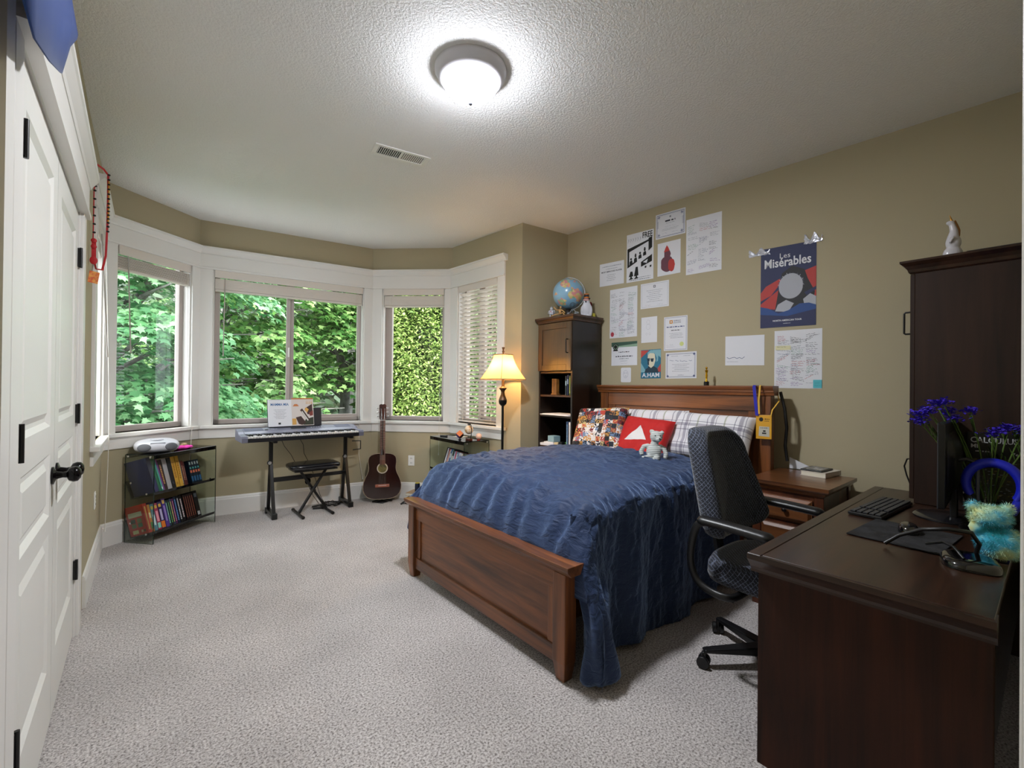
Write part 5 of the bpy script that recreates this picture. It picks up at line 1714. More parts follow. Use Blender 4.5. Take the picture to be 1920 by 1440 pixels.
for i in range(4): pg([(.66 + i * .08, .78), (.69 + i * .08, .94), (.70 + i * .08, .78)], 3, .0008)
o = m.build('song_book', mats, M=upright(1.200, 4.918, .855, 0, radians(12)))
tag(o, 'piano book with an orange top edge and a grand piano pictured, on the keyboard rest', 'music book')
o = MB().box(0, 0, 0, .075, .03, .185).build('black_speaker_box', M_dkgrey, M=T(1.415, 4.93, .850) @ RX(radians(-6)), bevel=.003)
tag(o, 'narrow black box standing behind the right end of the music books', 'box')

# cables and pedal under the keyboard
def wavy(p0, p1, n, amp, seed, sag=0):
    r = random.Random(seed); out = []
    for i in range(n + 1):
        t = i / n; p = Vector(p0).lerp(Vector(p1), t)
        out.append(p + Vector((r.uniform(-amp, amp), r.uniform(-amp, amp), r.uniform(-amp, amp) * .4 - sag * sin(pi * t))) * (0 if i in (0, n) else 1))
    return out
o = MB().tube(wavy((1.10, 4.94, .74), (1.47, 4.92, .03), 8, .012, 2), .0028, 6).build('power_cable', M_black, smooth=60); tag(o, 'thin black cable slanting down from the left of the keyboard', 'cable')
o = MB().tube(wavy((1.27, 4.94, .74), (1.52, 4.90, .03), 8, .014, 5), .0028, 6).build('audio_cable', M_black, smooth=60); tag(o, 'thin black cable hanging from the middle of the keyboard', 'cable')
r = random.Random(9); pts = []
for i in range(70):
    a = i * .55; rad = .035 + .05 * r.random()
    pts.append((1.585 + rad * 1.3 * cos(a) + r.uniform(-.01, .01), 4.88 + rad * 1.0 * sin(a), .006 + .045 * r.random() * (1 - rad * 3)))
o = MB().tube(pts, .0035, 6).build('coiled_cable', M_black, smooth=60); tag(o, 'tangle of black cable on the carpet by the right stand leg', 'cable')
pd = thing('sustain_pedal', 'black foot pedal on the carpet behind the stool legs', 'pedal', (1.44, 4.845, 0), radians(-20))
MB().box(-.05, -.035, 0, .07, .035, .012).build('base_plate', M_black, pd, bevel=.004)
MB().bar((-.06, 0, .022), (.05, 0, .040), .045, .010, upv=(0, 0, 1)).build('treadle', M_black, pd, bevel=.004)

# ================================================================== GUITAR
gt = thing('acoustic_guitar', 'dark brown acoustic guitar leaning in the bay corner beside the keyboard', 'guitar',
           M=T(2.085, 4.745, .024) @ RZ(atan2(-.36, .93) + .0) @ RX(radians(-5.0)))
# local: x width, z length, front face -y
half = [(.0, 0), (.06, .001), (.11, .008), (.155, .028), (.185, .062), (.200, .105), (.202, .145), (.195, .19), (.178, .235), (.158, .275), (.146, .310), (.143, .340), (.146, .370), (.150, .400), (.149, .430), (.140, .458), (.118, .480), (.085, .492), (.045, .497), (.0, .498)]
outl = [(x, z) for x, z in half] + [(-x, z) for x, z in half[-2:0:-1]]
MG = Matrix(((1, 0, 0, 0), (0, 0, -1, 0), (0, 1, 0, 0), (0, 0, 0, 1)))      # prism (x,y,z) -> (x,-z,y)
M_top = wood('guitar_top_wood', '#160606', '#33120c', 'Z', .15, coat=.8)
n_ = len(outl)
m = MB()
# body with an open sound hole: front built as ring
m.prism(outl, -.050, .049, 0, M=MG)
m.build('body', M_top, gt, smooth=30)
bd_ = MB().tube([(x, -.0495, z) for x, z in outl], .0028, 6, closed=True); bd_.build('binding', mat('cream_binding', '#b7a58c', .4), gt, smooth=60)
HZ = .335
MB().lathe([(.0, 0), (.047, .0)], 36, M=frame((0, -.0502, HZ), (1, 0, 0), (0, 0, 1), (0, -1, 0)), cap=False).build('sound_hole', mat('label_inside', '#7a7038', .8, vary=(30, '#3a3418', .15)), gt)
MB().lathe([(.047, .0005), (.050, .0015), (.056, .0015), (.058, .0005)], 40, M=frame((0, -.050, HZ), (1, 0, 0), (0, 0, 1), (0, -1, 0)), cap=False).build('rosette', mat('rosette_pale', '#c3b9a8', .4), gt)
WF = wood('fretboard_wood', '#4a2a20', '#80523e', 'Z', .4)
MB().box(-.028, -.060, .375, .028, -.050, .860).build('fretboard', WF, gt, bevel=.001, seg=1)
fr = MB(); z = .860; sc = .645
for i in range(1, 20):
    zz = .860 - (sc - sc / 2 ** (i / 12)); fr.box(-.027, -.0612, zz - .0012, .027, -.060, zz + .0012)
fr.build('frets', M_screw, gt)
MB().tube([(0, -.045, .48), (0, -.040, .55), (0, -.042, .86)], [.030, .022, .020], 12, flat=.8).build('neck', M_top, gt, smooth=60)
MB().prism([(-.026, .862), (.026, .862), (.036, .885), (.038, 1.03), (.020, 1.042), (0, 1.036), (-.020, 1.042), (-.038, 1.03), (-.036, .885)], .030, .046, M=MG).build('headstock', wood('headstock_wood', '#3a1810', '#5c2c1c', 'Z', .3, coat=.4), gt, bevel=.002)
MB().box(-.026, -.062, .858, .026, -.048, .864).build('nut', M_ivory, gt)
for s in (-1, 1):
    for k in range(3):
        zz = .905 + k * .045
        MB().cyl((s * .036, -.038, zz), (s * .052, -.038, zz), .003, n=8).ell((s * .056, -.038, zz), (.006, .005, .009), 12, 8).build('tuning_peg', M_chrome, gt, smooth=60)
        MB().cyl((s * .020, -.046, zz), (s * .020, -.056, zz), .005, n=10).build('string_post', M_chrome, gt, smooth=60)
MB().box(-.075, -.058, .130, .075, -.050, .162).build('bridge', mat('bridge_wood', '#9c5a44', .4), gt, bevel=.004)
MB().box(-.042, -.062, .146, .042, -.058, .150).build('saddle', M_ivory, gt)
for k in range(6):
    x0 = -.035 + k * .014; x1 = -.019 + k * .0076
    MB().tube([(x0, -.0625, .148), (x1, -.0635, .860), ((-.02 if k < 3 else .02), -.055, .905 + (k % 3) * .045)], .0006, 4).build('string', M_screw, gt)
gs = thing('guitar_stand', 'low black folding stand under the guitar', 'stand', (2.085, 4.745, 0), atan2(-.36, .93))
MB().bar((-.10, -.085, .016), (0, .06, .016), .016, .012).build('base_arm', M_black, gs); MB().bar((.10, -.085, .016), (0, .06, .016), .016, .012).build('base_arm', M_black, gs)
MB().add([(-.085, -.07, .004), (0, -.135, .002), (.07, -.07, .004), (0, .0, .012)], [(0, 1, 2, 3), (3, 2, 1, 0)]).build('cloth_wedge', M_black, gs)

# things heaped beside the guitar
tb = thing('stacked_case', 'flat black case on the carpet right of the guitar', 'case', (2.345, 4.44, 0), radians(35))
MB().box(-.10, -.08, 0, .10, .08, .075).build('case_body', M_plastic, tb, bevel=.01)
MB().box(-.03, -.086, .035, .03, -.08, .05).build('case_latch', M_screw, tb)
book(T(2.30, 4.47, .076) @ RZ(radians(35)) @ T(-.02, .06, .032) @ RY(radians(90)), .03, .13, .19, '#a98a68', [], 'tan hardback lying on the black case beside the guitar')
cn = thing('drink_can', 'dark navy can with a yellow rim on the tan book beside the guitar', 'can', (2.345, 4.42, .1085))
MB().lathe([(.0, 0), (.024, 0), (.027, .006), (.027, .098), (.023, .108), (0, .106)], 24).build('can_body', mat('navy_can', '#14203c', .3, .2), cn, smooth=50)
MB().lathe([(.0245, .1085), (.0245, .1125), (.018, .1125)], 24).build('can_rim', mat('yellow_rim', '#c8b42a', .4), cn)
o = MB().tube([(2.24 + .07 * cos(i * .35), 4.50 + .05 * sin(i * .5), .006) for i in range(26)], .004, 6).build('strap_cable', M_black, smooth=60); tag(o, 'loose black cable on the carpet in front of the black case', 'cable')
# ================================================================== FLOOR LAMP
M_pole = mat('black_lamp_metal', '#141110', .35, .4)
M_urn = mat('antique_bronze', '#5a4634', .4, .5)
fl = thing('floor_lamp', 'tall black floor lamp with a lit cream bell shade, by the lowered blind', 'lamp', (2.565, 3.225, 0))
MB().lathe([(.0, 0), (.14, 0), (.14, .012), (.10, .022), (.03, .032), (.016, .05), (0, .05)], 36).build('base', M_pole, fl, smooth=40)
MB().cyl((0, 0, .04), (0, 0, 1.11), .0115, n=18).build('pole', M_pole, fl, smooth=40)
MB().lathe([(.0, 1.095), (.018, 1.10), (.034, 1.118), (.038, 1.140), (.037, 1.152)], 28, cap=False).build('urn_cup', M_pole, fl, smooth=60)
MB().lathe([(.037, 1.152), (.033, 1.165), (.020, 1.20), (.016, 1.225), (.020, 1.24), (.034, 1.255), (.036, 1.262), (.020, 1.27), (.013, 1.28), (.012, 1.36)], 28, cap=False).build('urn', M_urn, fl, smooth=60)
M_shade = bpy.data.materials.new('cream_lampshade'); M_shade.use_nodes = True
nt = M_shade.node_tree; nt.nodes.clear()
o_ = nt.nodes.new('ShaderNodeOutputMaterial'); d_ = nt.nodes.new('ShaderNodeBsdfDiffuse'); t_ = nt.nodes.new('ShaderNodeBsdfTranslucent'); x_ = nt.nodes.new('ShaderNodeMixShader')
d_.inputs[0].default_value = lin('#d9c19a'); t_.inputs[0].default_value = lin('#f0d49a'); x_.inputs[0].default_value = .42
nt.links.new(d_.outputs[0], x_.inputs[1]); nt.links.new(t_.outputs[0], x_.inputs[2]); nt.links.new(x_.outputs[0], o_.inputs[0])
def shade_pts(z):
    q = min(1, max(0, (z - 1.340) / .225))
    return .088 + (.215 - .088) * (1 - q) ** 1.45
def shade(u, v):
    # rounded square plan
    a = 2 * pi * u; z = 1.340 + .225 * v; r = shade_pts(z)
    c, s = cos(a), sin(a); k = (abs(c) ** 3.2 + abs(s) ** 3.2) ** (-1 / 3.2)
    A = a + radians(2)
    return (r * k * .86 * cos(A), r * k * .86 * sin(A), z)
MB().grid(shade, 80, 18).build('shade', M_shade, fl, smooth=180)
M_trimb = mat('shade_trim', '#8a6a48', .7)
for z, nm in ((1.340, 'shade_trim'), (1.565, 'shade_trim')):
    v = (z - 1.340) / .225
    MB().tube([shade(k / 80, v) for k in range(80)], .004, 6, closed=True).build(nm, M_trimb, fl, smooth=60)
for k in range(4):
    MB().tube([shade(.125 + k * .25 , j / 10) for j in range(11)], .0022, 5).build('shade_seam', M_trimb, fl, smooth=60)
MB().tube([(-.085, 0, 1.560), (0, 0, 1.575), (.085, 0, 1.560)], .002, 5).tube([(0, -.085, 1.560), (0, 0, 1.575), (0, .085, 1.560)], .002, 5).tube([(0, 0, 1.36), (.05, 0, 1.40), (.055, 0, 1.50), (0, 0, 1.575)], .002, 5).build('harp', M_urn, fl)
MB().lathe([(.004, 1.57), (.010, 1.585), (.012, 1.60), (.006, 1.606), (.013, 1.628), (.014, 1.634), (0, 1.636)], 20, cap=False).build('finial', M_urn, fl, smooth=60)
MB().ell((0, 0, 1.435), (.028, .028, .038), 20, 14).build('bulb', mat('lit_bulb', '#fff0d0', .3, emit=('#ffcb86', FLOOR_LAMP * 14)), fl, smooth=180)

# ================================================================== BOOKCASE CONTENTS
def atb(x, y, z): return T(2.96 + x, 2.735 + y, z)
Mface = RZ(radians(-90))           # local -y (spine) looks to -x world
gi = 'books in the tall bookcase'
def bbook(y, z, th, d, h, c, marks, label):
    # spine towards -x: local x -> -y world, local y -> +x world
    book(T(2.972 + d, 2.735 + y, z + .0008) @ Mface, th, d, h, c, marks, label, gi)
bbook(.052, 1.203, .022, .13, .175, '#4a5a2c', tx('#c8c860', .1, .9), 'olive green book beside the right side panel, open shelf under the bookcase door')
bbook(.076, 1.203, .020, .13, .180, '#1c2c54', [(.55, .8, .15, '#9ab0cc')], 'dark blue book beside the olive one, open shelf under the bookcase door')
bbook(.099, 1.203, .020, .13, .172, '#233a44', [(.5, .75, .15, '#a8c4c8')], 'dark teal book, left one of the three under the bookcase door')
o = MB().box(0, 0, 0, .05, .075, .010).box(.005, .008, .010, .045, .037, .150).box(.005, .041, .010, .045, .068, .150).build('wooden_box', mat('golden_wood', '#b07a3c', .4, vary=(14, '#7c4f22', .2)), M=atb(.05, .245, 1.2035), bevel=.003)
tag(o, 'small golden wooden box standing on the open shelf under the bookcase door', 'box')
o = MB().box(-.012, .024, 0, .26, .400, .006).box(0, .06, .006, .24, .38, .010).build('paper_stack', M_paper, M=atb(0, 0, 1.0155)); tag(o, 'thin stack of large white papers on the middle bookcase shelf', 'papers')
bbook(.052, .725, .026, .15, .235, '#e2e2e4', [(.1, .9, .35, '#b0b0b8')], 'white book at the right end of the lower bookcase shelf')
bbook(.082, .725, .026, .15, .240, '#22406a', tx('#8ab0cc', .1, .9), 'blue book beside the white one on the lower bookcase shelf')
o = MB().box(0, 0, 0, .10, .16, .022).box(.01, .01, .022, .09, .12, .034).build('paper_tray', M_paper, M=atb(.015, .245, .7255) @ RZ(.12)); tag(o, 'white paper tray on the lower bookcase shelf', 'tray')
o = MB().box(0, 0, 0, .08, .09, .055).build('card_box', mat('pale_blue_card', '#8fb2c0', .6), M=atb(.03, .255, .7605) @ RZ(-.1), bevel=.003); tag(o, 'pale blue box resting on the white paper tray in the bookcase', 'box')
o = MB().box(0, 0, 0, .045, .045, .045).build('puzzle_cube', [mat('cube_black', '#16181a', .3)], M=atb(.03, .150, .7255), bevel=.004); tag(o, 'black small cube on the lower bookcase shelf', 'toy')
o = MB().tube([(.02 + .018 * cos(a * .8), .02 + .018 * sin(a * .8), .004 + .0022 * a) for a in range(24)], .005, 8).build('green_coil', mat('lime_plastic', '#4fc232', .4), M=atb(.02, .070, .7255), smooth=60); tag(o, 'lime green coiled toy on the lower bookcase shelf by the cushion', 'toy')
o = MB().box(0, 0, 0, .05, .045, .035).build('cream_box', mat('cream_card', '#d8c8a0', .6), M=atb(.03, .205, .7255), bevel=.002); tag(o, 'small cream box beside the paper tray in the bookcase', 'box')

# on top of the bookcase (top at 1.925)
TB = 1.9255
gl = thing('world_globe', 'large pale blue world globe on a dark base on top of the bookcase', 'globe', (3.125, 2.950, TB))
def globe_mat():
    m = mat('globe_map', '#8fb6cf', .28, coat=.4)
    nt = m.node_tree; pb = nt.nodes['Principled BSDF']; tc = nt.nodes.new('ShaderNodeTexCoord')
    n = nt.nodes.new('ShaderNodeTexNoise'); n.inputs['Scale'].default_value = 9.5; n.inputs['Detail'].default_value = 5; n.inputs['Distortion'].default_value = .3
    nt.links.new(tc.outputs['Object'], n.inputs['Vector'])
    g = nt.nodes.new('ShaderNodeMath'); g.operation = 'GREATER_THAN'; g.inputs[1].default_value = .535; nt.links.new(n.outputs['Fac'], g.inputs[0])
    v = nt.nodes.new('ShaderNodeTexVoronoi'); v.inputs['Scale'].default_value = 42; nt.links.new(tc.outputs['Object'], v.inputs['Vector'])
    s = nt.nodes.new('ShaderNodeSeparateColor'); nt.links.new(v.outputs['Color'], s.inputs[0])
    r = nt.nodes.new('ShaderNodeValToRGB'); r.color_ramp.interpolation = 'CONSTANT'; e = r.color_ramp.elements
    e[0].color = lin('#e0a27a'); e[1].position = .8; e[1].color = lin('#c9c07e')
    for p, c in ((.2, '#dcc492'), (.4, '#cf8d92'), (.6, '#8fb58c')):
        q = e.new(p); q.color = lin(c)
    nt.links.new(s.outputs[0], r.inputs[0])
    x = nt.nodes.new('ShaderNodeMix'); x.data_type = 'RGBA'; x.inputs['A'].default_value = lin('#86b2cf')
    nt.links.new(g.outputs[0], x.inputs['Factor']); nt.links.new(r.outputs[0], x.inputs['B']); nt.links.new(x.outputs['Result'], pb.inputs['Base Color'])
    return m
MB().ell((0, 0, .232), .146, 48, 30).build('sphere', globe_mat(), gl, smooth=180)
MB().lathe([(.0, 0), (.095, 0), (.095, .012), (.07, .022), (.03, .035), (.022, .07), (.03, .083), (0, .084)], 32).build('base', mat('globe_base', '#1e1511', .3), gl, smooth=50)
dv = Vector((.62, -.78, 0)).normalized()
MB().tube([tuple(dv * (.155 * sin(radians(a))) + Vector((0, 0, .232 - .155 * cos(radians(a))))) for a in range(0, 200, 10)], .004, 8).build('meridian', mat('meridian_metal', '#9aa0a4', .3, .6), gl, smooth=60)

rb = thing('toy_robot', 'small silver toy robot with red marks on the bookcase top', 'toy', (2.985, 3.030, TB), radians(-60))
MR = mat('toy_silver', '#a9acb4', .35, .5)
MB().box(-.020, -.012, .030, .020, .012, .072).build('torso', MR, rb, bevel=.003)
MB().box(-.013, -.010, .074, .013, .010, .098).lathe([(.008, .098), (.003, .108), (0, .112)], 10).build('head', MR, rb, bevel=.003)
for s in (-1, 1):
    MB().box(s * .012 - .006, -.007, 0, s * .012 + .006, .009, .030).build('leg', MR, rb, bevel=.002)
    MB().tube([(s * .023, 0, .068), (s * .030, 0, .05), (s * .028, -.01, .034)], .005, 8).build('arm', MR, rb, smooth=60)
MB().cbox(-.006, -.0125, .058, .010, .001, .008).cbox(.008, -.0125, .046, .006, .001, .006).build('chest_mark', mat('toy_red', '#b3202a', .4), rb)

wm = thing('jointed_mannequin', 'pale wooden jointed mannequin sprawled at the front of the bookcase top', 'figure', (2.985, 2.920, TB), radians(-70))
MWd = mat('pale_mannequin_wood', '#c49a63', .45, vary=(40, '#a87c46', .2))
MB().ell((0, 0, .045), (.014, .012, .024), 14, 10).build('torso', MWd, wm, smooth=180)
MB().ell((.006, 0, .084), (.009, .009, .013), 14, 10).build('head', MWd, wm, smooth=180)
for pts, nm in ((((-.008, 0, .062), (-.030, -.01, .060), (-.050, -.02, .085)), 'arm'), (((.010, 0, .062), (.035, -.01, .050), (.055, -.02, .030)), 'arm'), (((-.006, 0, .024), (-.04, -.015, .020), (-.075, -.02, .006)), 'leg'), (((.006, 0, .024), (.035, -.02, .030), (.060, -.03, .006)), 'leg')):
    MB().tube(pts, .0055, 8).ell(pts[-1], (.007, .007, .006), 10, 6).build(nm, MWd, wm, smooth=60)

tc_ = thing('model_car', 'small silver wire model car on the bookcase top beside the plush penguin', 'toy car', (3.040, 2.815, TB), radians(-80))
MS = mat('wire_silver', '#b8bec4', .25, .6)
MB().tube([(-.055, 0, .018), (-.05, 0, .030), (-.02, 0, .034), (-.008, 0, .050), (.022, 0, .050), (.034, 0, .032), (.055, 0, .028), (.058, 0, .018)], .012, 8, flat=.5).build('body', MS, tc_, smooth=60)
for x in (-.035, .038):
    for y in (-.014, .014):
        MB().cyl((x, y - .004, .013), (x, y + .004, .013), .013, n=16).build('wheel', MS, tc_, smooth=40)
clk = thing('wire_ornament', 'curled silver wire ornament standing on the bookcase top in front of the globe', 'ornament', (2.995, 2.775, TB), radians(-60))
MB().lathe([(0, 0), (.022, 0), (.020, .006), (0, .008)], 20).build('base', MS, clk)
MB().tube([(.028 * cos(a * .5) * (1 - a / 40), 0, .085 + .028 * sin(a * .5) * (1 - a / 40)) for a in range(-3, 26)] , .0022, 6).tube([(0, 0, .006), (0, 0, .06)], .0022, 6).build('wire', mat('dark_wire', '#5c6a78', .3, .6), clk, smooth=60)

pg_ = thing('plush_penguin', 'white plush bird in an orange-banded top hat on the bookcase top', 'soft toy', (3.185, 2.775, TB), radians(-62))
m = MB(); m.ell((0, 0, .075), (.045, .036, .078), 20, 14); m.ell((0, -.002, .140), (.030, .028, .036), 18, 12); m.ell((-.042, -.004, .055), (.014, .014, .052), 12, 10, M=None); m.ell((.042, -.004, .055), (.014, .014, .052), 12, 10); m.ell((-.02, -.02, .008), (.017, .022, .010), 12, 8); m.ell((.02, -.02, .008), (.017, .022, .010), 12, 8)
m.build('body', mat('white_plush', '#cfd0d8', .9, sheen=.5, bump=(120, .5, .004)), pg_, remesh=.005)
MB().ell((0, -.030, .138), (.008, .008, .008), 12, 8).build('nose', M_black, pg_, smooth=180)
MB().ell((0, -.018, .158), (.027, .017, .014), 16, 10).build('face_patch', mat('flesh_felt', '#c89490', .8), pg_, smooth=180)
MB().lathe([(.0, .168), (.034, .168), (.034, .172), (.022, .173), (.022, .212), (0, .213)], 24).build('top_hat', mat('dark_hat', '#191420', .6), pg_, smooth=40)
MB().lathe([(.0228, .174), (.0228, .184)], 24, cap=False).lathe([(.0228, .206), (.0232, .213)], 24, cap=False).build('hat_band', mat('orange_band2', '#d97a22', .6), pg_)
o = MB().box(-.022, -.022, 0, .022, .022, .040).build('foam_block', mat('yellow_foam', '#d8cf52', .8), M=T(3.215, 2.705+.055, TB) @ RZ(.2), bevel=.003); o.location = (3.255, 2.765, TB); tag(o, 'yellow foam block at the right end of the bookcase top', 'block')
o = MB().tube([(0, 0, 0), (.004, 0, .06), (0, 0, .10)], .004, 8).ell((0, 0, .125), (.018, .014, .030), 14, 10).build('red_rose', mat('dark_red_felt', '#7a1420', .8), M=T(3.27, 2.80, TB), smooth=60); tag(o, 'dark red bloom on a stem behind the plush bird', 'flower')

# ================================================================== THE WALL OF PAPERS
M_tape = glass('clear_tape', (.93, .93, .92), 1.2)
def on_wall(s, z, off=.0015):
    a = Vector((c5[0], c5[1], 0)); d = (Vector((c6[0], c6[1], 0)) - a).normalized(); n = Vector((d.y, -d.x, 0))
    p = a + d * s + n * off
    return frame((p.x, p.y, z), d, (0, 0, 1), n)
PAP = mat('wall_paper_white', '#dfe0e6', .75)
PAPB = mat('wall_paper_cool', '#d3d8e2', .75)
GI = mat('faint_ink', '#7d8490', .8); MI = mat('mid_ink', '#33353e', .8); BI = mat('navy_ink', '#3c4c7c', .8)
RI = mat('red_ink', '#b0404e', .8); GR = mat('green_ink', '#4a9070', .8); PI_ = mat('purple_ink', '#7a469c', .8); BK = mat('poster_black', '#131313', .7)
INKS = [PAP, GI, MI, BI, RI, GR, PI_, BK]
def paper(name, s, z, w, h, label, cat, draw=None, mats=None, group=None, tape=True, skew=0):
    m = MB().box(0, 0, -.0012, w, h, 0)
    if draw: draw(m, w, h, random.Random(int(s * 1000)))
    if skew:
        m.v = [(x, y + skew * x / w, zz) for x, y, zz in m.v]
    o = m.build(name, mats or INKS, M=on_wall(s, z))
    tag(o, label, cat, group)
    return o
def border(m, w, h, ins, lw, mi, z=.0006):
    for p, q in (((ins, ins), (w - ins, ins)), ((w - ins, ins), (w - ins, h - ins)), ((w - ins, h - ins), (ins, h - ins)), ((ins, h - ins), (ins, ins))):
        seg(m, p, q, lw, mi, z)
def d_c1(m, w, h, r):
    textline(m, .03, h - .035, w - .06, .008, 1, r); textline(m, .07, h - .058, w - .14, .005, 1, r)
    put_text(m, 'MOST IMPROVED PLAYER', .02, h - .088, w - .04, .013, .0006, 2, True)
    for k in range(4): textline(m, .09 - .01 * (k % 2), h - .115 - k * .017, w - .18, .005, 1, r)
paper('certificate', .404, 2.232, .269, .212, 'white award certificate, lowest left of the upper group beside the bookcase', 'certificate', d_c1, skew=-.006)
def d_free(m, w, h, r):
    put_text(m, 'FREE', w * .60, h - .060, w * .36, .050, .0006, 7, True)
    for q in range(6): seg(m, (w * (.05 + .09 * q), h - .075), (w * (.09 + .09 * q), h - .040), .002, 1); seg(m, (w * (.05 + .09 * q), h - .040), (w * (.09 + .09 * q), h - .060), .002, 1)
    scrawl(m, w * .08, h - .118, w * .6, .026, 1, r)
    def P(pts, mi, z=.0007): m.add([(a * w, b * h, z) for a, b in pts], [tuple(range(len(pts)))], mi)
    P([(.03, .26), (.10, .30), (.10, .70), (.03, .70)], 7); P([(.82, .58), (.95, .64), (.95, .86), (.82, .84)], 7)
    P([(.03, .62), (.95, .80), (.95, .83), (.03, .70)], 7); P([(.03, .26), (.40, .36), (.40, .44), (.03, .34)], 7)
    for k in range(4):       # row of cloaked figures
        x = .16 + k * .17; y = .36 + k * .045
        P([(x - .05, y), (x + .07, y + .015), (x + .065, y + .07), (x + .045, y + .095), (x - .02, y + .085), (x - .045, y + .06)], 7, .0009)
        P([(x + .012 + .036 * cos(q * .7), y + .120 + .026 * sin(q * .7)) for q in range(9)], 7, .0010)
        if k % 2: P([(x - .03, y + .135), (x + .06, y + .140), (x + .04, y + .150), (x + .035, y + .175), (x - .01, y + .172), (x - .012, y + .148)], 7, .0011)
    P([(.03, .24), (.95, .50), (.95, .56), (.03, .30)], 0, .001)
    P([(.55, .28), (.95, .36), (.95, .50), (.55, .38)], 7, .0009); P([(.62, .37), (.80, .42), (.76, .34)], 0, .0011)
    for k in range(4): P([(.60 + .09 * k, .24), (.66 + .09 * k, .25), (.66 + .09 * k, .29), (.60 + .09 * k, .28)], 7 if k % 2 else 0, .0012)
    for x, t in ((.18, .22), (.38, .30)):     # two long figures mirrored below the stripe
        P([(x - .09, .11), (x + .08, .12), (x + .05, t), (x - .03, t)], 7, .001)
        P([(x - .03, .08), (x + .03, .08), (x + .03, .12), (x - .03, .12)], 7, .001)
        P([(x - .10, .05), (x + .09, .06), (x + .03, .09), (x - .03, .09)], 7, .001)
    textline(m, .03, .012, w - .06, .008, 1, r); textline(m, .40 * w, .030, w * .5, .006, 1, r)
paper('flyer', .701, 2.222, .268, .430, 'black and white illustrated flyer with large FREE in its top corner', 'poster', d_free, skew=-.004)
def d_orn(m, w, h, r):
    border(m, w, h, .012, .003, 3); border(m, w, h, .018, .001, 3)
    for (x, y) in ((.03, .03), (w - .03, .03), (.03, h - .03), (w - .03, h - .03)):
        for k in range(6):
            a = k * 1.05; seg(m, (x, y), (x + .014 * cos(a), y + .014 * sin(a)), .003, 3)
    for x in (.020, w - .020):
        for k in range(7): seg(m, (x - .008, h * .42 + k * .009), (x + .008, h * .42 + k * .009 + .005), .002, 3)
    m.ell((w / 2, h - .040, 0), (.008, .008, .0008), 12, 6, 1)
    textline(m, w * .33, h - .078, w * .34, .018, 2, r)
    textline(m, w * .36, h - .092, w * .28, .004, 1, r)
    scrawl(m, w * .32, h * .40, w * .36, .013, 1, r)
    textline(m, w * .22, h * .34, w * .56, .003, 1, r); textline(m, w * .22, h * .29, w * .5, .003, 1, r)
    scrawl(m, w * .22, h * .16, w * .18, .012, 3, r); scrawl(m, w * .55, h * .16, w * .22, .012, 3, r)
paper('certificate', .988, 2.545, .266, .210, 'certificate with an ornate blue border, highest paper on the wall', 'certificate', d_orn, skew=-.004)
maroon = mat('maroon_pencil', '#6e4450', .8); reddr = mat('red_pencil', '#b8403c', .8)
def d_red(m, w, h, r):
    def E(cx, cy, rx, ry, mi, z, n=22): m.add([(cx + rx * cos(2 * pi * i / n) * (1 + .08 * sin(5 * i)), cy + ry * sin(2 * pi * i / n) * (1 + .05 * cos(7 * i)), z) for i in range(n)], [tuple(range(n))], mi)
    E(w * .42, h * .34, w * .28, h * .24, 1, .0006); E(w * .62, h * .28, w * .15, h * .19, 2, .0008); E(w * .44, h * .62, w * .15, h * .13, 1, .0009)
    m.add([(w * .28, h * .70, .001), (w * .54, h * .72, .001), (w * .47, h * .84, .001), (w * .41, h * .90, .001), (w * .35, h * .82, .001)], [(0, 1, 2, 3, 4)], 2)
paper('drawing', 1.008, 2.226, .206, .278, 'crayon drawing of a maroon cloaked figure in a red hat, under the ornate certificate', 'drawing', d_red, [PAP, maroon, reddr])
def messages(n, lo=.006, hi=.012):
    def f(m, w, h, r):
        nc = 3; nr = max(1, int(n / nc))
        for k in range(nc * nr):
            ang = r.choice([0, 0, 0, .15, -.12, .5, -.2]); hh = r.uniform(lo, hi); ink = r.choice([1, 2, 2, 3, 4, 5, 6, 1])
            bw_ = r.uniform(.055, w / nc * 1.15); x = .008 + (k % nc) * (w - .02) / nc + r.uniform(0, .015); y = .03 + (k // nc + r.uniform(.1, .6)) * (h - .06) / nr
            if x + bw_ > w - .006: bw_ = w - .006 - x
            for q in range(r.randint(1, 4)):
                yy = y - q * hh * 1.35
                if yy < .008: break
                c = cos(ang)
                if y + sin(ang) * bw_ > h - .02: ang = 0
                scrawl(m, x, yy, min(bw_ * r.uniform(.6, 1), w - x - .01) * (c if ang else 1), hh, ink, r, .0006 + .00005 * (k % 5), ang, .0017)
    return f
paper('signed_sheet', 1.262, 2.194, .284, .447, 'tall white sheet covered in signatures, right end of the upper group', 'poster', messages(26), skew=-.004)
def d_sig(m, w, h, r):
    messages(40, .006, .011)(m, w, h, r)
    m.add([(.030 + .018 * cos(a), .035 + .022 * sin(a), .001) for a in [i * pi / 8 for i in range(16)]], [tuple(range(16))], 4)
paper('signed_sheet', .524, 1.733, .290, .450, 'tall signed sheet with a red blot at its foot, left column beside the bookcase', 'poster', d_sig)
def d_c7(m, w, h, r):
    m.add([(w / 2 - .010, h - .045, .0006), (w / 2 + .010, h - .045, .0006), (w / 2 + .010, h - .025, .0006), (w / 2 - .010, h - .025, .0006)], [(0, 1, 2, 3)], 2)
    m.add([(w / 2 - .006, h - .040, .0008), (w / 2 + .006, h - .040, .0008), (w / 2 + .006, h - .030, .0008), (w / 2 - .006, h - .030, .0008)], [(0, 1, 2, 3)], 0)
    border(m, w, h, .012, .0012, 1)
    for k in range(7): textline(m, w * (.22 + .05 * (k % 3)), h - .068 - k * .016, w * (.56 - .1 * (k % 3)), .004, 1, r)
    scrawl(m, w * .18, .022, w * .2, .010, 1, r); scrawl(m, w * .6, .022, w * .2, .010, 1, r)
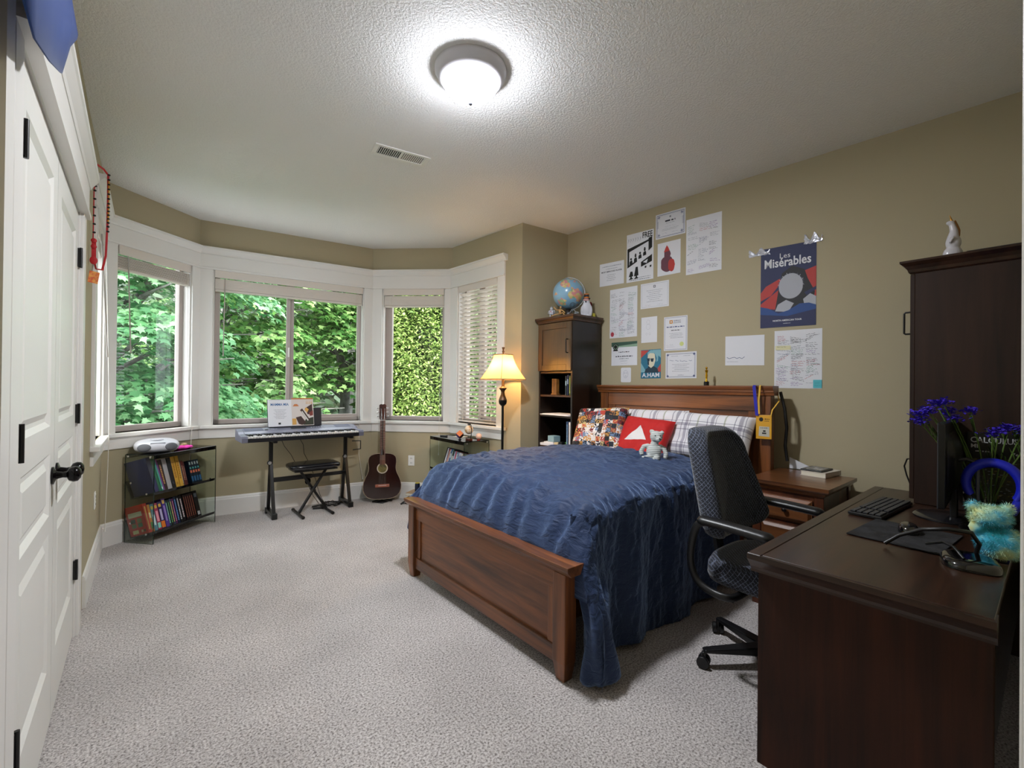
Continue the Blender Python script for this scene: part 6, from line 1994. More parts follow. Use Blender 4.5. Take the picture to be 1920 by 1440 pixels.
paper('certificate', .848, 1.967, .267, .219, 'pale certificate with a small dark crest, centre of the group', 'certificate', d_c7, skew=-.003)
def d_note(m, w, h, r):
    for k in range(16): seg(m, (-.004, .008 + k * .0135), (.006, .008 + k * .0135), .003, 1)
    for (cx, cy, rr_) in ((w * .45, h * .80, .016), (w * .45, h * .62, .020), (w * .35, h * .34, .008), (w * .55, h * .34, .008)):
        for k in range(14):
            a = k * 2 * pi / 14; b = (k + 1) * 2 * pi / 14
            seg(m, (cx + rr_ * cos(a), cy + rr_ * 1.2 * sin(a)), (cx + rr_ * cos(b), cy + rr_ * 1.2 * sin(b)), .0008, 1)
paper('notebook_page', .856, 1.670, .153, .221, 'torn notebook page with a faint pencil sketch', 'drawing', d_note)
amber_ = mat('amber_logo', '#c9871e', .7); seal_ = mat('pale_yellow_seal', '#d3dc8e', .7)
def d_logo(m, w, h, r):
    border(m, w, h, .009, .0022, 3)
    m.add([(.050, h - .058, .0006), (.078, h - .058, .0006), (.078, h - .030, .0006), (.050, h - .030, .0006)], [(0, 1, 2, 3)], 8)
    m.add([(.058, h - .050, .0008), (.070, h - .050, .0008), (.070, h - .038, .0008), (.058, h - .038, .0008)], [(0, 1, 2, 3)], 0)
    for k in range(3): textline(m, .084, h - .036 - k * .010, .065, .005, 2, r)
    textline(m, .025, h - .090, w - .05, .010, 3, r)
    textline(m, .065, h - .118, .08, .008, 2, r)
    for k in range(4): textline(m, .05 + .01 * (k % 2), h - .142 - k * .012, .11, .004, 1, r)
    n = 20; m.add([(w - .048 + .018 * cos(2 * pi * i / n), .052 + .018 * sin(2 * pi * i / n), .0006) for i in range(n)], [tuple(range(n))], 9)
    scrawl(m, .02, .040, .07, .012, 1, r); textline(m, .02, .030, .08, .002, 1, r)
paper('certificate', 1.073, 1.590, .206, .282, 'upright certificate with an amber square logo and yellow seal', 'certificate', d_logo, INKS + [amber_, seal_], skew=-.002)
greend = mat('dark_green_print', '#3c5a4c', .7); greenl = mat('light_green_print', '#8aa890', .7)
def d_green(m, w, h, r):
    m.add([(0, h - .040, .0004), (w, h - .022, .0004), (w, h, .0004), (0, h, .0004)], [(0, 1, 2, 3)], 8)
    m.add([(.05, h - .046, .0003), (w, h - .048, .0003), (w, h - .02, .0003), (.05, h - .036, .0003)], [(0, 1, 2, 3)], 9)
    n = 24
    for R_, mi, z in ((.030, 7, .0006), (.023, 9, .0008), (.018, 7, .001)): m.add([(.045 + R_ * cos(2 * pi * i / n), h - .042 + R_ * sin(2 * pi * i / n), z) for i in range(n)], [tuple(range(n))], mi)
    m.add([(.018, h - .080, .0007), (.072, h - .080, .0007), (.068, h - .068, .0007), (.022, h - .068, .0007)], [(0, 1, 2, 3)], 7)
    textline(m, .08, h - .095, .11, .010, 2, r)
    textline(m, .045, h - .135, w - .09, .013, 2, r)
    textline(m, .085, h - .155, .10, .008, 1, r); textline(m, .10, h - .175, .07, .004, 1, r); scrawl(m, .10, .016, .07, .010, 1, r)
paper('certificate', .546, 1.478, .272, .214, 'certificate with a green patterned top and round black emblem', 'certificate', d_green, INKS + [greend, greenl])
def d_small(m, w, h, r):
    for (cx, cy, rx, ry) in ((w * .48, h * .55, .026, .034), (w * .38, h * .62, .005, .006), (w * .58, h * .62, .005, .006), (w * .48, h * .42, .010, .004)):
        for k in range(16):
            a = k * 2 * pi / 16; b = (k + 1) * 2 * pi / 16
            seg(m, (cx + rx * cos(a), cy + ry * sin(a)), (cx + rx * cos(b), cy + ry * sin(b)), .0012, 3)
def small_paper():
    w, h = .105, .132; m = MB(); pts = []
    for cx, cy, a0 in ((w - .012, .012, -90), (w - .012, h - .012, 0), (.012, h - .012, 90), (.012, .012, 180)):
        for i in range(5): a = radians(a0 + i * 22.5); pts.append((cx + .012 * cos(a), cy + .012 * sin(a)))
    m.prism(pts, -.0012, 0); d_small(m, w, h, random.Random(1))
    o = m.build('drawing', INKS, M=on_wall(.651, 1.326)); tag(o, 'small round-cornered card with a pencilled face, above the headboard', 'drawing')
small_paper()
teal = mat('poster_teal', '#27708c', .6); cream = mat('poster_cream', '#d8d2ba', .6); pred = mat('poster_red', '#b8453e', .6); pblue = mat('poster_pale_blue', '#7fb0bc', .6); pdark = mat('poster_dark', '#1f3848', .6)
def d_ham(m, w, h, r):
    def P(pts, mi, z): m.add([(a * w, b * h, z) for a, b in pts], [tuple(range(len(pts)))], mi)
    P([(0, .72), (0, .98), (.42, .98)], 2, .0005); P([(.58, .98), (1, .98), (1, .70)], 3, .0005); P([(1, .50), (.72, .22), (1, .22)], 2, .0005)
    P([(0, .22), (.30, .22), (0, .55)], 3, .0005)
    # a plain bust built of a few flat shapes
    P([(.18, .20), (.90, .20), (.84, .34), (.66, .42), (.62, .52), (.40, .50), (.36, .38), (.24, .32)], 4, .0007)
    P([(.34, .62), (.38, .44), (.52, .36), (.66, .44), (.74, .62), (.70, .84), (.52, .92), (.36, .84)], 1, .0009)
    P([(.34, .80), (.46, .88), (.70, .86), (.80, .70), (.78, .56), (.86, .60), (.88, .80), (.74, .95), (.50, .98), (.34, .90)], 3, .0010)
    P([(.34, .60), (.34, .50), (.42, .44), (.42, .58)], 4, .0011)
    P([(.30, .70), (.46, .70), (.44, .59), (.34, .59)], 4, .0012); P([(.48, .69), (.66, .69), (.62, .57), (.52, .58)], 4, .0012)
    P([(0, 0), (1, 0), (1, .20), (0, .20)], 0, .0012)
    put_text(m, 'A.HAM', .012, .010, w - .024, h * .155, .0016, 5, True)
paper('poster', .857, 1.358, .190, .249, 'small teal, red and cream portrait poster lettered A.HAM', 'poster', d_ham, [teal, cream, pred, pblue, pdark, PAP], skew=.002)
def d_blue(m, w, h, r):
    border(m, w, h, .012, .0022, 3); border(m, w, h, .017, .001, 3)
    for (x, y) in ((.02, .02), (w - .02, .02), (.02, h - .02), (w - .02, h - .02)): seg(m, (x - .010, y), (x + .010, y), .006, 3); seg(m, (x, y - .010), (x, y + .010), .006, 3)
    textline(m, .05, h - .032, .06, .004, 1, r); textline(m, w - .11, h - .032, .06, .004, 1, r)
    scrawl(m, .035, h - .072, w * .36, .022, 3, r, ang=-.06, lw=.0024); scrawl(m, w * .50, h - .084, w * .36, .022, 3, r, ang=.08, lw=.0024)
    for k in range(5): textline(m, .06 + .02 * (k % 2), h - .100 - k * .014, w - .12 - .04 * (k % 2), .004, 1, r)
    textline(m, .11, .026, .05, .005, 1, r)
paper('certificate', 1.091, 1.356, .266, .215, 'certificate with a thin double blue border, right of the A.HAM poster', 'certificate', d_blue, skew=.003)

pn = mat('poster_navy', '#1c2450', .6, coat=.0); pr_ = mat('poster_scarlet', '#b1312c', .6, coat=.0); pg2 = mat('poster_grey', '#a9abb4', .6, coat=.0); pb2 = mat('poster_blue', '#1b4484', .6, coat=.0); pk = mat('poster_near_black', '#15151c', .6, coat=.0); pdg = mat('poster_dark_grey', '#55566a', .6, coat=.0)
def d_les(m, w, h, r):
    def P(pts, mi, z): m.add([(a * w, b * h, z) for a, b in pts], [tuple(range(len(pts)))], mi)
    P([(0, .30), (.46, .52), (.50, .40), (.30, .22), (0, .25)], 1, .0005); P([(.0, .44), (.10, .52), (.36, .60), (.40, .56), (.20, .40), (0, .34)], 1, .0006)
    P([(.62, .50), (.80, .66), (1, .70), (1, .30), (.80, .26)], 1, .0005); P([(.80, .40), (1, .46), (1, .42), (.84, .36)], 0, .0007)
    P([(.28, .22), (.95, .24), (.98, .40), (.86, .56), (.80, .68), (.58, .74), (.40, .66), (.34, .46)], 4, .0006)
    # a plain pale oval over pale folds: a neutral stand-in for the poster's artwork
    n = 30
    m.add([(w * (.56 + .215 * cos(2 * pi * i / n)), h * (.505 + .145 * sin(2 * pi * i / n) - (.02 if sin(2 * pi * i / n) < 0 else 0)), .0009) for i in range(n)], [tuple(range(n))], 2)
    for k in range(26):
        a = pi * (k / 25); x0 = .56 + .235 * cos(a); y0 = .52 + .150 * sin(a)
        seg(m, (w * (.56 + .215 * cos(a)), h * (.505 + .145 * sin(a))), (w * x0, h * (y0 - .03 * r.random())), .0035, 5 if k % 3 else 2, .0011)
    P([(.28, .20), (.52, .18), (.62, .28), (.48, .33), (.33, .28)], 2, .0009); P([(.78, .32), (.90, .38), (1, .34), (1, .22), (.80, .26)], 2, .0009)
    P([(0, .27), (.16, .24), (.34, .17), (.52, .20), (.72, .27), (.88, .27), (1, .24), (1, 0), (0, 0)], 3, .0012)
    P([(0, .17), (.5, .13), (1, .19), (1, 0), (0, 0)], 0, .0014)
    put_text(m, 'Les', w * .36, h * .850, w * .19, h * .062, .0018, 6)
    put_text(m, 'Mis\u00e9rables', w * .075, h * .745, w * .84, h * .112, .0018, 6, True)
    put_text(m, 'NORTH AMERICAN TOUR', w * .24, h * .070, w * .52, h * .022, .0018, 6, True)
    textline(m, w * .43, h * .040, w * .13, .004, 6, r, .0018)
paper('poster', 1.825, 1.714, .341, .563, 'large navy and red musical poster with white lettering, right half of the wall', 'poster', d_les, [pn, pr_, pg2, pb2, pk, pdg, PAP], skew=-.006)
# crumpled shiny tape at its upper corners
M_foil = mat('crinkled_tape', '#cfd0da', .25, .35)
for s0, z0, w_, h_, lab in ((1.745, 2.235, .14, .06, 'crinkled silvery tape at the top left corner of the navy poster'), (2.095, 2.235, .105, .075, 'crinkled silvery tape at the top right corner of the navy poster')):
    r = random.Random(int(s0 * 100)); m = MB(); K = 9; J = 6
    H_ = [[r.uniform(0, .006) for _ in range(K + 1)] for _ in range(J + 1)]
    X_ = [[(i / K + r.uniform(-.04, .04)) * w_ for i in range(K + 1)] for _ in range(J + 1)]
    Y_ = [[(j / J) * h_ * (.65 + .35 * sin(i * 1.3 + 1)) + r.uniform(-.004, .004) for i in range(K + 1)] for j in range(J + 1)]
    m.v = [(X_[j][i], Y_[j][i], H_[j][i] + .0005) for j in range(J + 1) for i in range(K + 1)]
    for j in range(J):
        for i in range(K):
            m.f.append([j * (K + 1) + i, j * (K + 1) + i + 1, (j + 1) * (K + 1) + i + 1, (j + 1) * (K + 1) + i]); m.m.append(0)
    o = m.build('crumpled_tape', M_foil, M=on_wall(s0, z0 - (.0 if s0 < 2 else -.02), .001)); tag(o, lab, 'tape')
def d_bird(m, w, h, r):
    scrawl(m, .012, h * .20, w * .5, .042, 3, r, lw=.0032)
    textline(m, .012, h * .12, w * .3, .003, 1, r)
paper('signed_sheet', 1.580, 1.454, .273, .219, 'white landscape sheet with a handwritten name, left of the big message sheet', 'drawing', d_bird, skew=-.006)
aqua = mat('aqua_note', '#57b9c4', .7); yel = mat('yellow_highlight', '#dcd8b0', .75)
def d_right(m, w, h, r):
    m.add([(.005, h - .135, .0003), (.105, h - .135, .0003), (.10, h - .105, .0003), (.005, h - .105, .0003)], [(0, 1, 2, 3)], 8)
    messages(44, .006, .010)(m, w, h, r)
paper('message_sheet', 1.918, 1.287, .284, .399, 'large white sheet full of coloured handwriting, beneath the navy poster', 'poster', d_right, INKS + [yel], skew=-.003)
def d_st(m, w, h, r): scrawl(m, .008, .030, .03, .008, 1, r); scrawl(m, .008, .012, .03, .008, 1, r)
o = paper('sticky_note', 2.153, 1.289, .049, .054, 'aqua sticky note on the bottom right corner of the message sheet', 'note', d_st, [aqua, mat('teal_ink', '#2a6a80', .8)])
o.matrix_world = on_wall(2.153, 1.289, .0042)
for s0, z0, nm in ((2.02, 1.688, 0), (2.14, 1.69, 1), (2.24, 1.62, 2), (1.36, 1.33, 3)):
    pass

# ================================================================== ON THE HEADBOARD
tr = thing('trophy', 'small golden figurine trophy on a black base, standing on the headboard', 'trophy', (3.312, 1.690, 1.3005))
MB().lathe([(0, 0), (.019, 0), (.019, .028), (.016, .030), (0, .030)], 20).build('base', M_black, tr, smooth=40)
Mgold = mat('polished_gold', '#d8a52a', .2, 1.0)
MB().lathe([(.012, .030), (.012, .035), (.0055, .040), (.0075, .060), (.009, .078), (.006, .090), (.011, .108), (.0125, .114), (.004, .119), (.004, .122), (.008, .129), (.007, .138), (0, .142)], 18, cap=False).build('figurine', Mgold, tr, smooth=70)
def ribbon(mb, pts, w, mi=0, wd=(0, 1, 0)):
    pts = [Vector(p) for p in pts]; W_ = Vector(wd).normalized() * w / 2; t = .0006
    n = len(pts); vs = []
    for p in pts: vs += [p - W_, p + W_]
    mb.add(vs, [(2 * i, 2 * i + 1, 2 * i + 3, 2 * i + 2) for i in range(n - 1)], mi)
ln = thing('lanyard_wallet', 'yellow badge wallet on a yellow and blue strap hung over the headboard corner', 'lanyard', (3.206, 1.22, 0))
# straps over the cap
m = MB(); ribbon(m, [(.06, .045, 1.303), (.004, .045, 1.3035), (-.004, .045, 1.296), (-.004, .052, 1.20), (-.006, .048, 1.112)], .011); m.build('strap', mat('yellow_strap', '#d8a93c', .7), ln, solid=.0012)
m = MB(); ribbon(m, [(.115, -.012, 1.28), (.09, -.04, 1.20), (.03, -.02, 1.14), (-.004, -.025, 1.105)], .008, wd=(.3, 1, .3)); m.build('strap', MATS['yellow_strap'], ln, solid=.0012)
m = MB(); ribbon(m, [(.05, .080, 1.303), (.006, .082, 1.3035), (-.005, .082, 1.295), (-.007, .072, 1.20), (-.005, .062, 1.10)], .020); m.build('strap', mat('blue_strap', '#1e1ea6', .6), ln, solid=.0012)
Mw = T(-.006, .068, .945) @ frame((0, 0, 0), (0, -1, 0), (.03, .05, 1), (-1, 0, .03))
m = MB().box(0, 0, -.006, .098, .160, .0)
m.build('wallet', mat('yellow_vinyl', '#d39a1c', .4), ln, M=Mw, bevel=.004)
m = MB(); m.add([(.018, .020, .001), (.085, .016, .001), (.084, .082, .001), (.022, .084, .001)], [(0, 1, 2, 3)], 0)
r = random.Random(3); textline(m, .028, .072, .05, .005, 1, r, .0016); m.add([(.046, .048, .0016), (.062, .048, .0016), (.062, .058, .0016), (.046, .058, .0016)], [(0, 1, 2, 3)], 2); m.add([(.040, .034, .0016), (.066, .034, .0016), (.066, .043, .0016), (.040, .043, .0016)], [(0, 1, 2, 3)], 2)
m.build('name_card', [mat('card_grey', '#b9b5a8', .5), MI, BK], ln, M=Mw)
m = MB(); n = 18
m.add([(.034 + .013 * cos(2 * pi * i / n), .130 + .014 * sin(2 * pi * i / n), .001) for i in range(n)], [tuple(range(n))], 0)
textline(m, .055, .130, .03, .007, 0, r, .001); textline(m, .055, .118, .028, .004, 0, r, .001)
m.build('crest', [BK], ln, M=Mw)
MB().ell((.0, .105, 0), (.018, .012, .012), 12, 8).ell((-.010, .118, 0), (.010, .008, .008), 10, 6).build('yellow_charm', mat('yellow_charm', '#e3c04a', .5), ln, M=T(-.008, .0, 1.02), smooth=180)
hk = thing('headphone_loops', 'black cord loops hanging behind the headboard corner', 'cable', (3.33, 1.175, 0))
MB().tube([(.0, .01, 1.26), (-.01, -.02, 1.15), (.0, -.03, 1.02), (.005, -.02, .90), (.0, -.035, .80)], .010, 8, flat=.6).build('cord', M_black, hk, smooth=60)

# teddy bear on the quilt
td = thing('teddy_bear', 'small pale grey striped teddy bear sitting on the quilt before the red cushion', 'soft toy', (2.700, 1.742, .790), radians(-62))
def stripes_mat(name, c1, c2, per, axis='Z'):
    m = mat(name, c1, .9, sheen=.4); nt = m.node_tree; pb = nt.nodes['Principled BSDF']; tc = nt.nodes.new('ShaderNodeTexCoord')
    w_ = nt.nodes.new('ShaderNodeTexWave'); w_.wave_type = 'BANDS'; w_.bands_direction = axis; w_.inputs['Scale'].default_value = per; w_.inputs['Distortion'].default_value = .6
    nt.links.new(tc.outputs['Object'], w_.inputs['Vector'])
    r_ = nt.nodes.new('ShaderNodeValToRGB'); r_.color_ramp.elements[0].color = lin(c2); r_.color_ramp.elements[1].color = lin(c1); r_.color_ramp.elements[0].position = .1; r_.color_ramp.elements[1].position = .45
    nt.links.new(w_.outputs['Fac'], r_.inputs[0]); nt.links.new(r_.outputs[0], pb.inputs['Base Color'])
    bp_ = nt.nodes.new('ShaderNodeBump'); bp_.inputs['Strength'].default_value = .5; bp_.inputs['Distance'].default_value = .003; nt.links.new(w_.outputs['Fac'], bp_.inputs['Height']); nt.links.new(bp_.outputs[0], pb.inputs['Normal'])
    return m
m = MB()
m.ell((0, 0, .055), (.050, .042, .056), 20, 14)
m.tube([(0, 0, .09), (.008, 0, .125)], [.030, .024], 12)
m.ell((.016, -.004, .158), (.042, .038, .040), 20, 14)
m.ell((.034, -.034, .145), (.020, .020, .017), 14, 10)
m.ell((-.014, 0, .192), (.017, .009, .016), 14, 10); m.ell((.052, 0, .186), (.016, .009, .015), 14, 10)
m.tube([(-.030, 0, .095), (-.066, -.004, .088), (-.082, -.012, .055), (-.076, -.020, .030)], [.017, .016, .016, .014], 10)
m.tube([(.034, 0, .095), (.066, -.004, .080), (.080, -.012, .045), (.074, -.020, .016)], [.017, .016, .016, .014], 10)
m.tube([(-.024, -.020, .020), (-.048, -.060, .016), (-.070, -.085, .018)], [.020, .018, .014], 10); m.tube([(.024, -.020, .020), (.020, -.065, .016), (.000, -.085, .014)], [.020, .018, .014], 10)
m.build('body', stripes_mat('striped_chenille', '#cccecb', '#a3aaa8', 26), td, remesh=.004)
MB().ell((.042, -.053, .150), (.006, .005, .005), 10, 8).build('nose', M_black, td, smooth=180)
for x in (.012, .044): MB().ell((x, -.040, .168), (.004, .003, .004), 10, 8).build('eye', M_black, td, smooth=180)

# folded card standing behind the nightstand, and things on it
o = MB().prism([(0, 0), (.165, 0), (.0, .075)], 0, .003).build('white_card', [PAP], M=T(3.455, 1.115, .747) @ RX(pi / 2) @ RZ(0) @ T(0, 0, 0)); o.matrix_world = frame((3.400, 1.150, .7455), (.2, -1, 0), (0, 0, 1), (-1, -.2, 0))
tag(o, 'white pointed card propped at the back corner of the nightstand', 'card')
bo = book(T(3.13, .875, .7455) @ RZ(radians(0)) @ T(0, 0, .030) @ RY(radians(90)) if False else frame((3.245, 1.010, .7455), (0, 0, 1), (-.10, -1, 0), (1, -.10, 0)), .030, .0 + .14, .21, '#cfc7bb', [], 'pale paperback lying on the nightstand under the e-reader')
bo.matrix_world = frame((3.175, .870, .7455), (0, 0, 1), (.12, 1, 0), (1, -.12, 0)) @ T(0, 0.15, 0)
er = thing('e_reader', 'black e-reader with a grey screen on top of the pale book', 'tablet', (3.275, .955, .7765), radians(-4))
MB().box(-.085, -.060, 0, .085, .060, .009).build('case', M_plastic, er, bevel=.003)
MB().add([(-.068, -.046, .0095), (.068, -.046, .0095), (.068, .046, .0095), (-.068, .046, .0095)], [(0, 1, 2, 3)]).build('screen', mat('grey_screen', '#6d7076', .2, vary=(40, '#a8aab0', .1)), er)

# ================================================================== ON THE DESK (top at .72)
DT = .7215
kbd = thing('computer_keyboard', 'black computer keyboard lying on the desk before the monitor', 'keyboard', (2.685, .520, DT), radians(176))
MB().box(-.225, -.062, 0, .225, .062, .014).build('case', M_plastic, kbd, bevel=.004)
M_keyc = mat('key_cap', '#26272b', .4)
k0 = None
for rr_ in range(5):
    for c_ in range(20):
        if c_ in (15,): continue
        x = -.210 + c_ * .0221; y = .046 - rr_ * .0225
        if k0 is None:
            k0 = MB().box(-.0092, -.0092, 0, .0092, .0092, .007).build('key', M_keyc, kbd, bevel=.0015, seg=1); o = k0
        else:
            o = k0.copy(); COL.objects.link(o)
        o.location = (x, y, .014)
mp_ = MB().box(-.17, -.135, 0, .17, .135, .004).build('mouse_pad', mat('black_fleece', '#0b0b0d', .95, bump=(90, .6, .004), vary=(14, '#232327', .1)), M=T(2.280, .372, DT) @ RZ(radians(-4)), bevel=.002); tag(mp_, 'black mouse pad on the desk in front of the keyboard', 'mouse pad')
def mouse_f(u, v):
    a = 2 * pi * u; ph = v * pi / 2
    return (.058 * cos(a) * cos(ph) ** .5, .032 * sin(a) * cos(ph) ** .5 * (1 - .12 * cos(a)), .034 * sin(ph) ** .8)
ms = thing('computer_mouse', 'glossy black mouse on the mouse pad', 'mouse', (2.330, .368, DT + .0045), radians(10))
MB().grid(mouse_f, 36, 16).build('shell', mat('glossy_black', '#0a0a0c', .1, coat=.6), ms, smooth=180)
MB().cyl((-.03, -.003, .0285), (-.03, .003, .0285), .008, n=16).build('scroll_wheel', M_dkgrey, ms, smooth=50)

mo = thing('monitor', 'thin black computer monitor on a round foot, seen edge on', 'monitor', (2.735, .300, DT), radians(180 + 2))
# local: screen faces -y(local) -> +y world
MB().box(-.262, -.012, .085, .262, .010, .425).build('panel', mat('monitor_black', '#0c0c0e', .3), mo, bevel=.003)
MB().box(-.262, -.0135, .083, .262, -.0100, .427).build('bezel', mat('bezel_grey', '#34373e', .3), mo, bevel=.001)
MB().add([(-.25, -.0142, .10), (.25, -.0142, .10), (.25, -.0142, .415), (-.25, -.0142, .415)], [(0, 1, 2, 3)]).build('screen', mat('dark_screen', '#08090c', .08), mo)
MB().grid(lambda u, v: (-.17 + .34 * u, .010 + .035 * sin(pi * u) ** .4 * sin(pi * v) ** .4, .12 + .26 * v), 16, 12).build('rear_bulge', M_plastic, mo, smooth=180)
MB().box(-.035, .006, .012, .035, .030, .20).build('neck', M_plastic, mo, bevel=.006)
MB().lathe([(0, 0), (.118, 0), (.118, .006), (.108, .012), (0, .016)], 48, M=T(0, .0, 0)).build('foot', mat('foot_gloss', '#17171a', .15, coat=.5), mo, smooth=40)

# calculus book leaning on the hutch panel
m = MB(); w_, h_ = .175, .300
m.box(0, .004, -.030, w_, h_ - .004, -.003, 3); m.box(0, 0, -.003, w_, h_, 0, 0); m.box(0, 0, -.033, w_, h_, -.030, 0); m.box(0, 0, -.033, .004, h_, 0, 0)
put_text(m, 'CALCULUS', .012, h_ * .845, w_ - .028, .026, .0008, 1, True)
put_text(m, 'MI', .014, h_ * .765, .022, .018, .0008, 1, True)
textline(m, .028, h_ * .71, .05, .007, 1, random.Random(2), .0008)
put_text(m, '7e', w_ - .034, h_ * .685, .018, .013, .0008, 1, True)
r = random.Random(12)
m.add([(0, 0, .0006), (w_, 0, .0006), (w_, h_ * .64, .0006), (0, h_ * .60, .0006)], [(0, 1, 2, 3)], 2)
for k in range(150):
    x = r.uniform(.002, w_ - .012); y = r.uniform(.004, h_ * .60); l = r.uniform(.004, .012)
    m.add([(x, y, .0010), (x + l, y + .001, .0010), (x + l, y + .004, .0010), (x, y + .003, .0010)], [(0, 1, 2, 3)], r.choice([4, 4, 0, 5]))
o = m.build('textbook', [mat('textbook_black', '#0c0d0c', .3), mat('textbook_white', '#c9ccd0', .4), mat('textbook_olive', '#34321a', .4), M_page, mat('textbook_gold', '#8a7c30', .4), mat('textbook_pale', '#8c9298', .4)],
            M=frame((2.922, .262, DT + .072), (0, -1, 0), (.06, 0, 1), (-1, 0, .06)))
tag(o, 'black CALCULUS textbook standing behind the flowers on the desk', 'book')
o = MB().box(-.03, -.09, 0, .03, .09, .070).build('book_box', M_plastic, M=T(2.915, .170, DT), bevel=.004); tag(o, 'black box under the textbook at the back of the desk', 'box')

# vase of violet statice
vs_ = thing('flower_vase', 'clear glass vase of violet flowers on green stems, at the back of the desk', 'vase', (2.790, .185, DT))
MB().lathe([(.0, .003), (.030, .003), (.034, .02), (.030, .09), (.026, .15), (.033, .19)], 32, cap=False).build('glass', glass('vase_glass', (.90, .95, .93), 1.5), vs_, smooth=60)
MB().lathe([(0, .006), (.028, .006), (.030, .07), (0, .071)], 24, cap=False).build('water', glass('water', (.82, .9, .88), 1.2), vs_, smooth=60)
r = random.Random(21)
M_stem = mat('stem_green', '#5c7a34', .6); M_vio = mat('violet_petal', '#3a22b8', .7)
heads = [(-.21, .19, .455), (-.17, .165, .470), (-.10, .15, .50), (-.05, .135, .505), (-.02, .12, .465), (-.05, .10, .435), (-.20, .19, .425), (.02, -.06, .405), (.0, -.10, .395), (-.03, -.035, .395), (.01, -.135, .385), (-.10, -.02, .385), (-.02, .05, .47)]
for (hx_, hy2, hz) in heads:
    p1 = Vector((r.uniform(-.015, .015), r.uniform(-.015, .015), .01)); p3 = Vector((hx_, hy2, hz)); p2 = p1.lerp(p3, .5) + Vector((0, 0, .04))
    st_ = MB().tube([p1, p1.lerp(p2, .5) + Vector((0, 0, .01)), p2, p2.lerp(p3, .5) + Vector((0, 0, .006)), p3], .0026, 6)
    for q in range(6):
        l0 = p2.lerp(p3, r.random() * .8); st_.add([l0, l0 + Vector((.01, .006, .03)), l0 + Vector((.0, .02, .06)), l0 + Vector((-.008, .004, .03))], [(0, 1, 2, 3)])
    s_ = st_.build('stem', M_stem, vs_, smooth=60)
    f_ = MB()
    for k in range(70):
        c_ = p3 + Vector((r.gauss(0, .014), r.gauss(0, .014), r.gauss(0, .008)))
        a = r.uniform(0, 6.3); d_1 = Vector((cos(a), sin(a), .6)) * .010; e_ = Vector((-sin(a), cos(a), .2)) * .006
        f_.add([c_, c_ + d_1 + e_, c_ + d_1 * 1.4, c_ + d_1 - e_], [(0, 1, 2, 3)])
    f_.build('flower_head', M_vio, s_)

# blue headphones on a stand
hs = thing('headphone_stand', 'black headphone stand with a thin pole on the desk', 'stand', (2.600, .200, DT))
MB().lathe([(0, 0), (.055, 0), (.055, .006), (.01, .012), (0, .012)], 32).build('base', M_plastic, hs, smooth=40)
MB().cyl((0, 0, .01), (0, 0, .262), .006, n=14).build('pole', mat('grey_pole', '#4a4d50', .35, .3), hs, smooth=40)
MB().tube([(-.0, .055, .275), (0, .03, .281), (0, 0, .268), (0, -.03, .262), (0, -.05, .264)], .008, 8).build('arm', M_plastic, hs, smooth=60)
hp_ = thing('headphones', 'bright blue over-ear headphones hanging on the thin stand', 'headphones', (2.600, .158, DT))
M_hb = mat('blue_headband', '#1420b4', .45)
def band(u, v):
    a = radians(-35 + 250 * u); t = 2 * pi * v
    R1, R2 = .076, .086; w_ = .028
    c, s = cos(a), sin(a)
    th_ = .014 + .004 * sin(pi * u)
    return (w_ * cos(t), (R1 + th_ * sin(t)) * c, .190 + (R2 + th_ * sin(t)) * s)
MB().grid(band, 60, 12).build('headband', M_hb, hp_, smooth=180)
for s in (-1, 1):
    MB().lathe([(0, -.014), (.032, -.012), (.038, -.002), (.036, .012), (.020, .016), (0, .014)], 30, M=frame((0, s * .062, .115), (1, 0, 0), (0, .35 * s, .93), (0, -s * .93, .35 * 1))).build('ear_cup', M_plastic if s > 0 else M_hb, hp_, smooth=60)
    MB().box(-.012, s * .080 - .003, .11, .012, s * .080 + .003, .15).build('hinge', MR, hp_, bevel=.001)

# fluffy tie-dye toy
ft = thing('fluffy_toy', 'fluffy aqua and yellow tie-dyed soft toy sitting on the desk', 'soft toy', (2.195, .128, DT + .001), radians(-80))
m = MB(); m.ell((.012, 0, .056), (.060, .046, .054), 22, 14); m.ell((-.012, -.005, .138), (.050, .040, .038), 22, 14); m.ell((-.052, -.005, .170), (.016, .014, .016), 12, 8); m.ell((.026, -.005, .170), (.017, .014, .017), 12, 8); m.ell((-.040, -.01, .10), (.025, .022, .024), 12, 8)
M_tie = mat('tie_dye_fur', '#4fb6cc', .95, sheen=.6)
nt = M_tie.node_tree; pb = nt.nodes['Principled BSDF']; tcn = nt.nodes.new('ShaderNodeTexCoord'); nn = nt.nodes.new('ShaderNodeTexNoise'); nn.inputs['Scale'].default_value = 13; nn.inputs['Detail'].default_value = 3
nt.links.new(tcn.outputs['Object'], nn.inputs['Vector']); rp = nt.nodes.new('ShaderNodeValToRGB'); e = rp.color_ramp.elements
e[0].position = .36; e[0].color = lin('#1f8f9e'); e[1].position = .66; e[1].color = lin('#d3d68e'); q = e.new(.46); q.color = lin('#45b2d2'); q = e.new(.55); q.color = lin('#a8d8c8')
nt.links.new(nn.outputs['Fac'], rp.inputs[0]); nt.links.new(rp.outputs[0], pb.inputs['Base Color'])
body = m.build('body', M_tie, ft, remesh=.005)
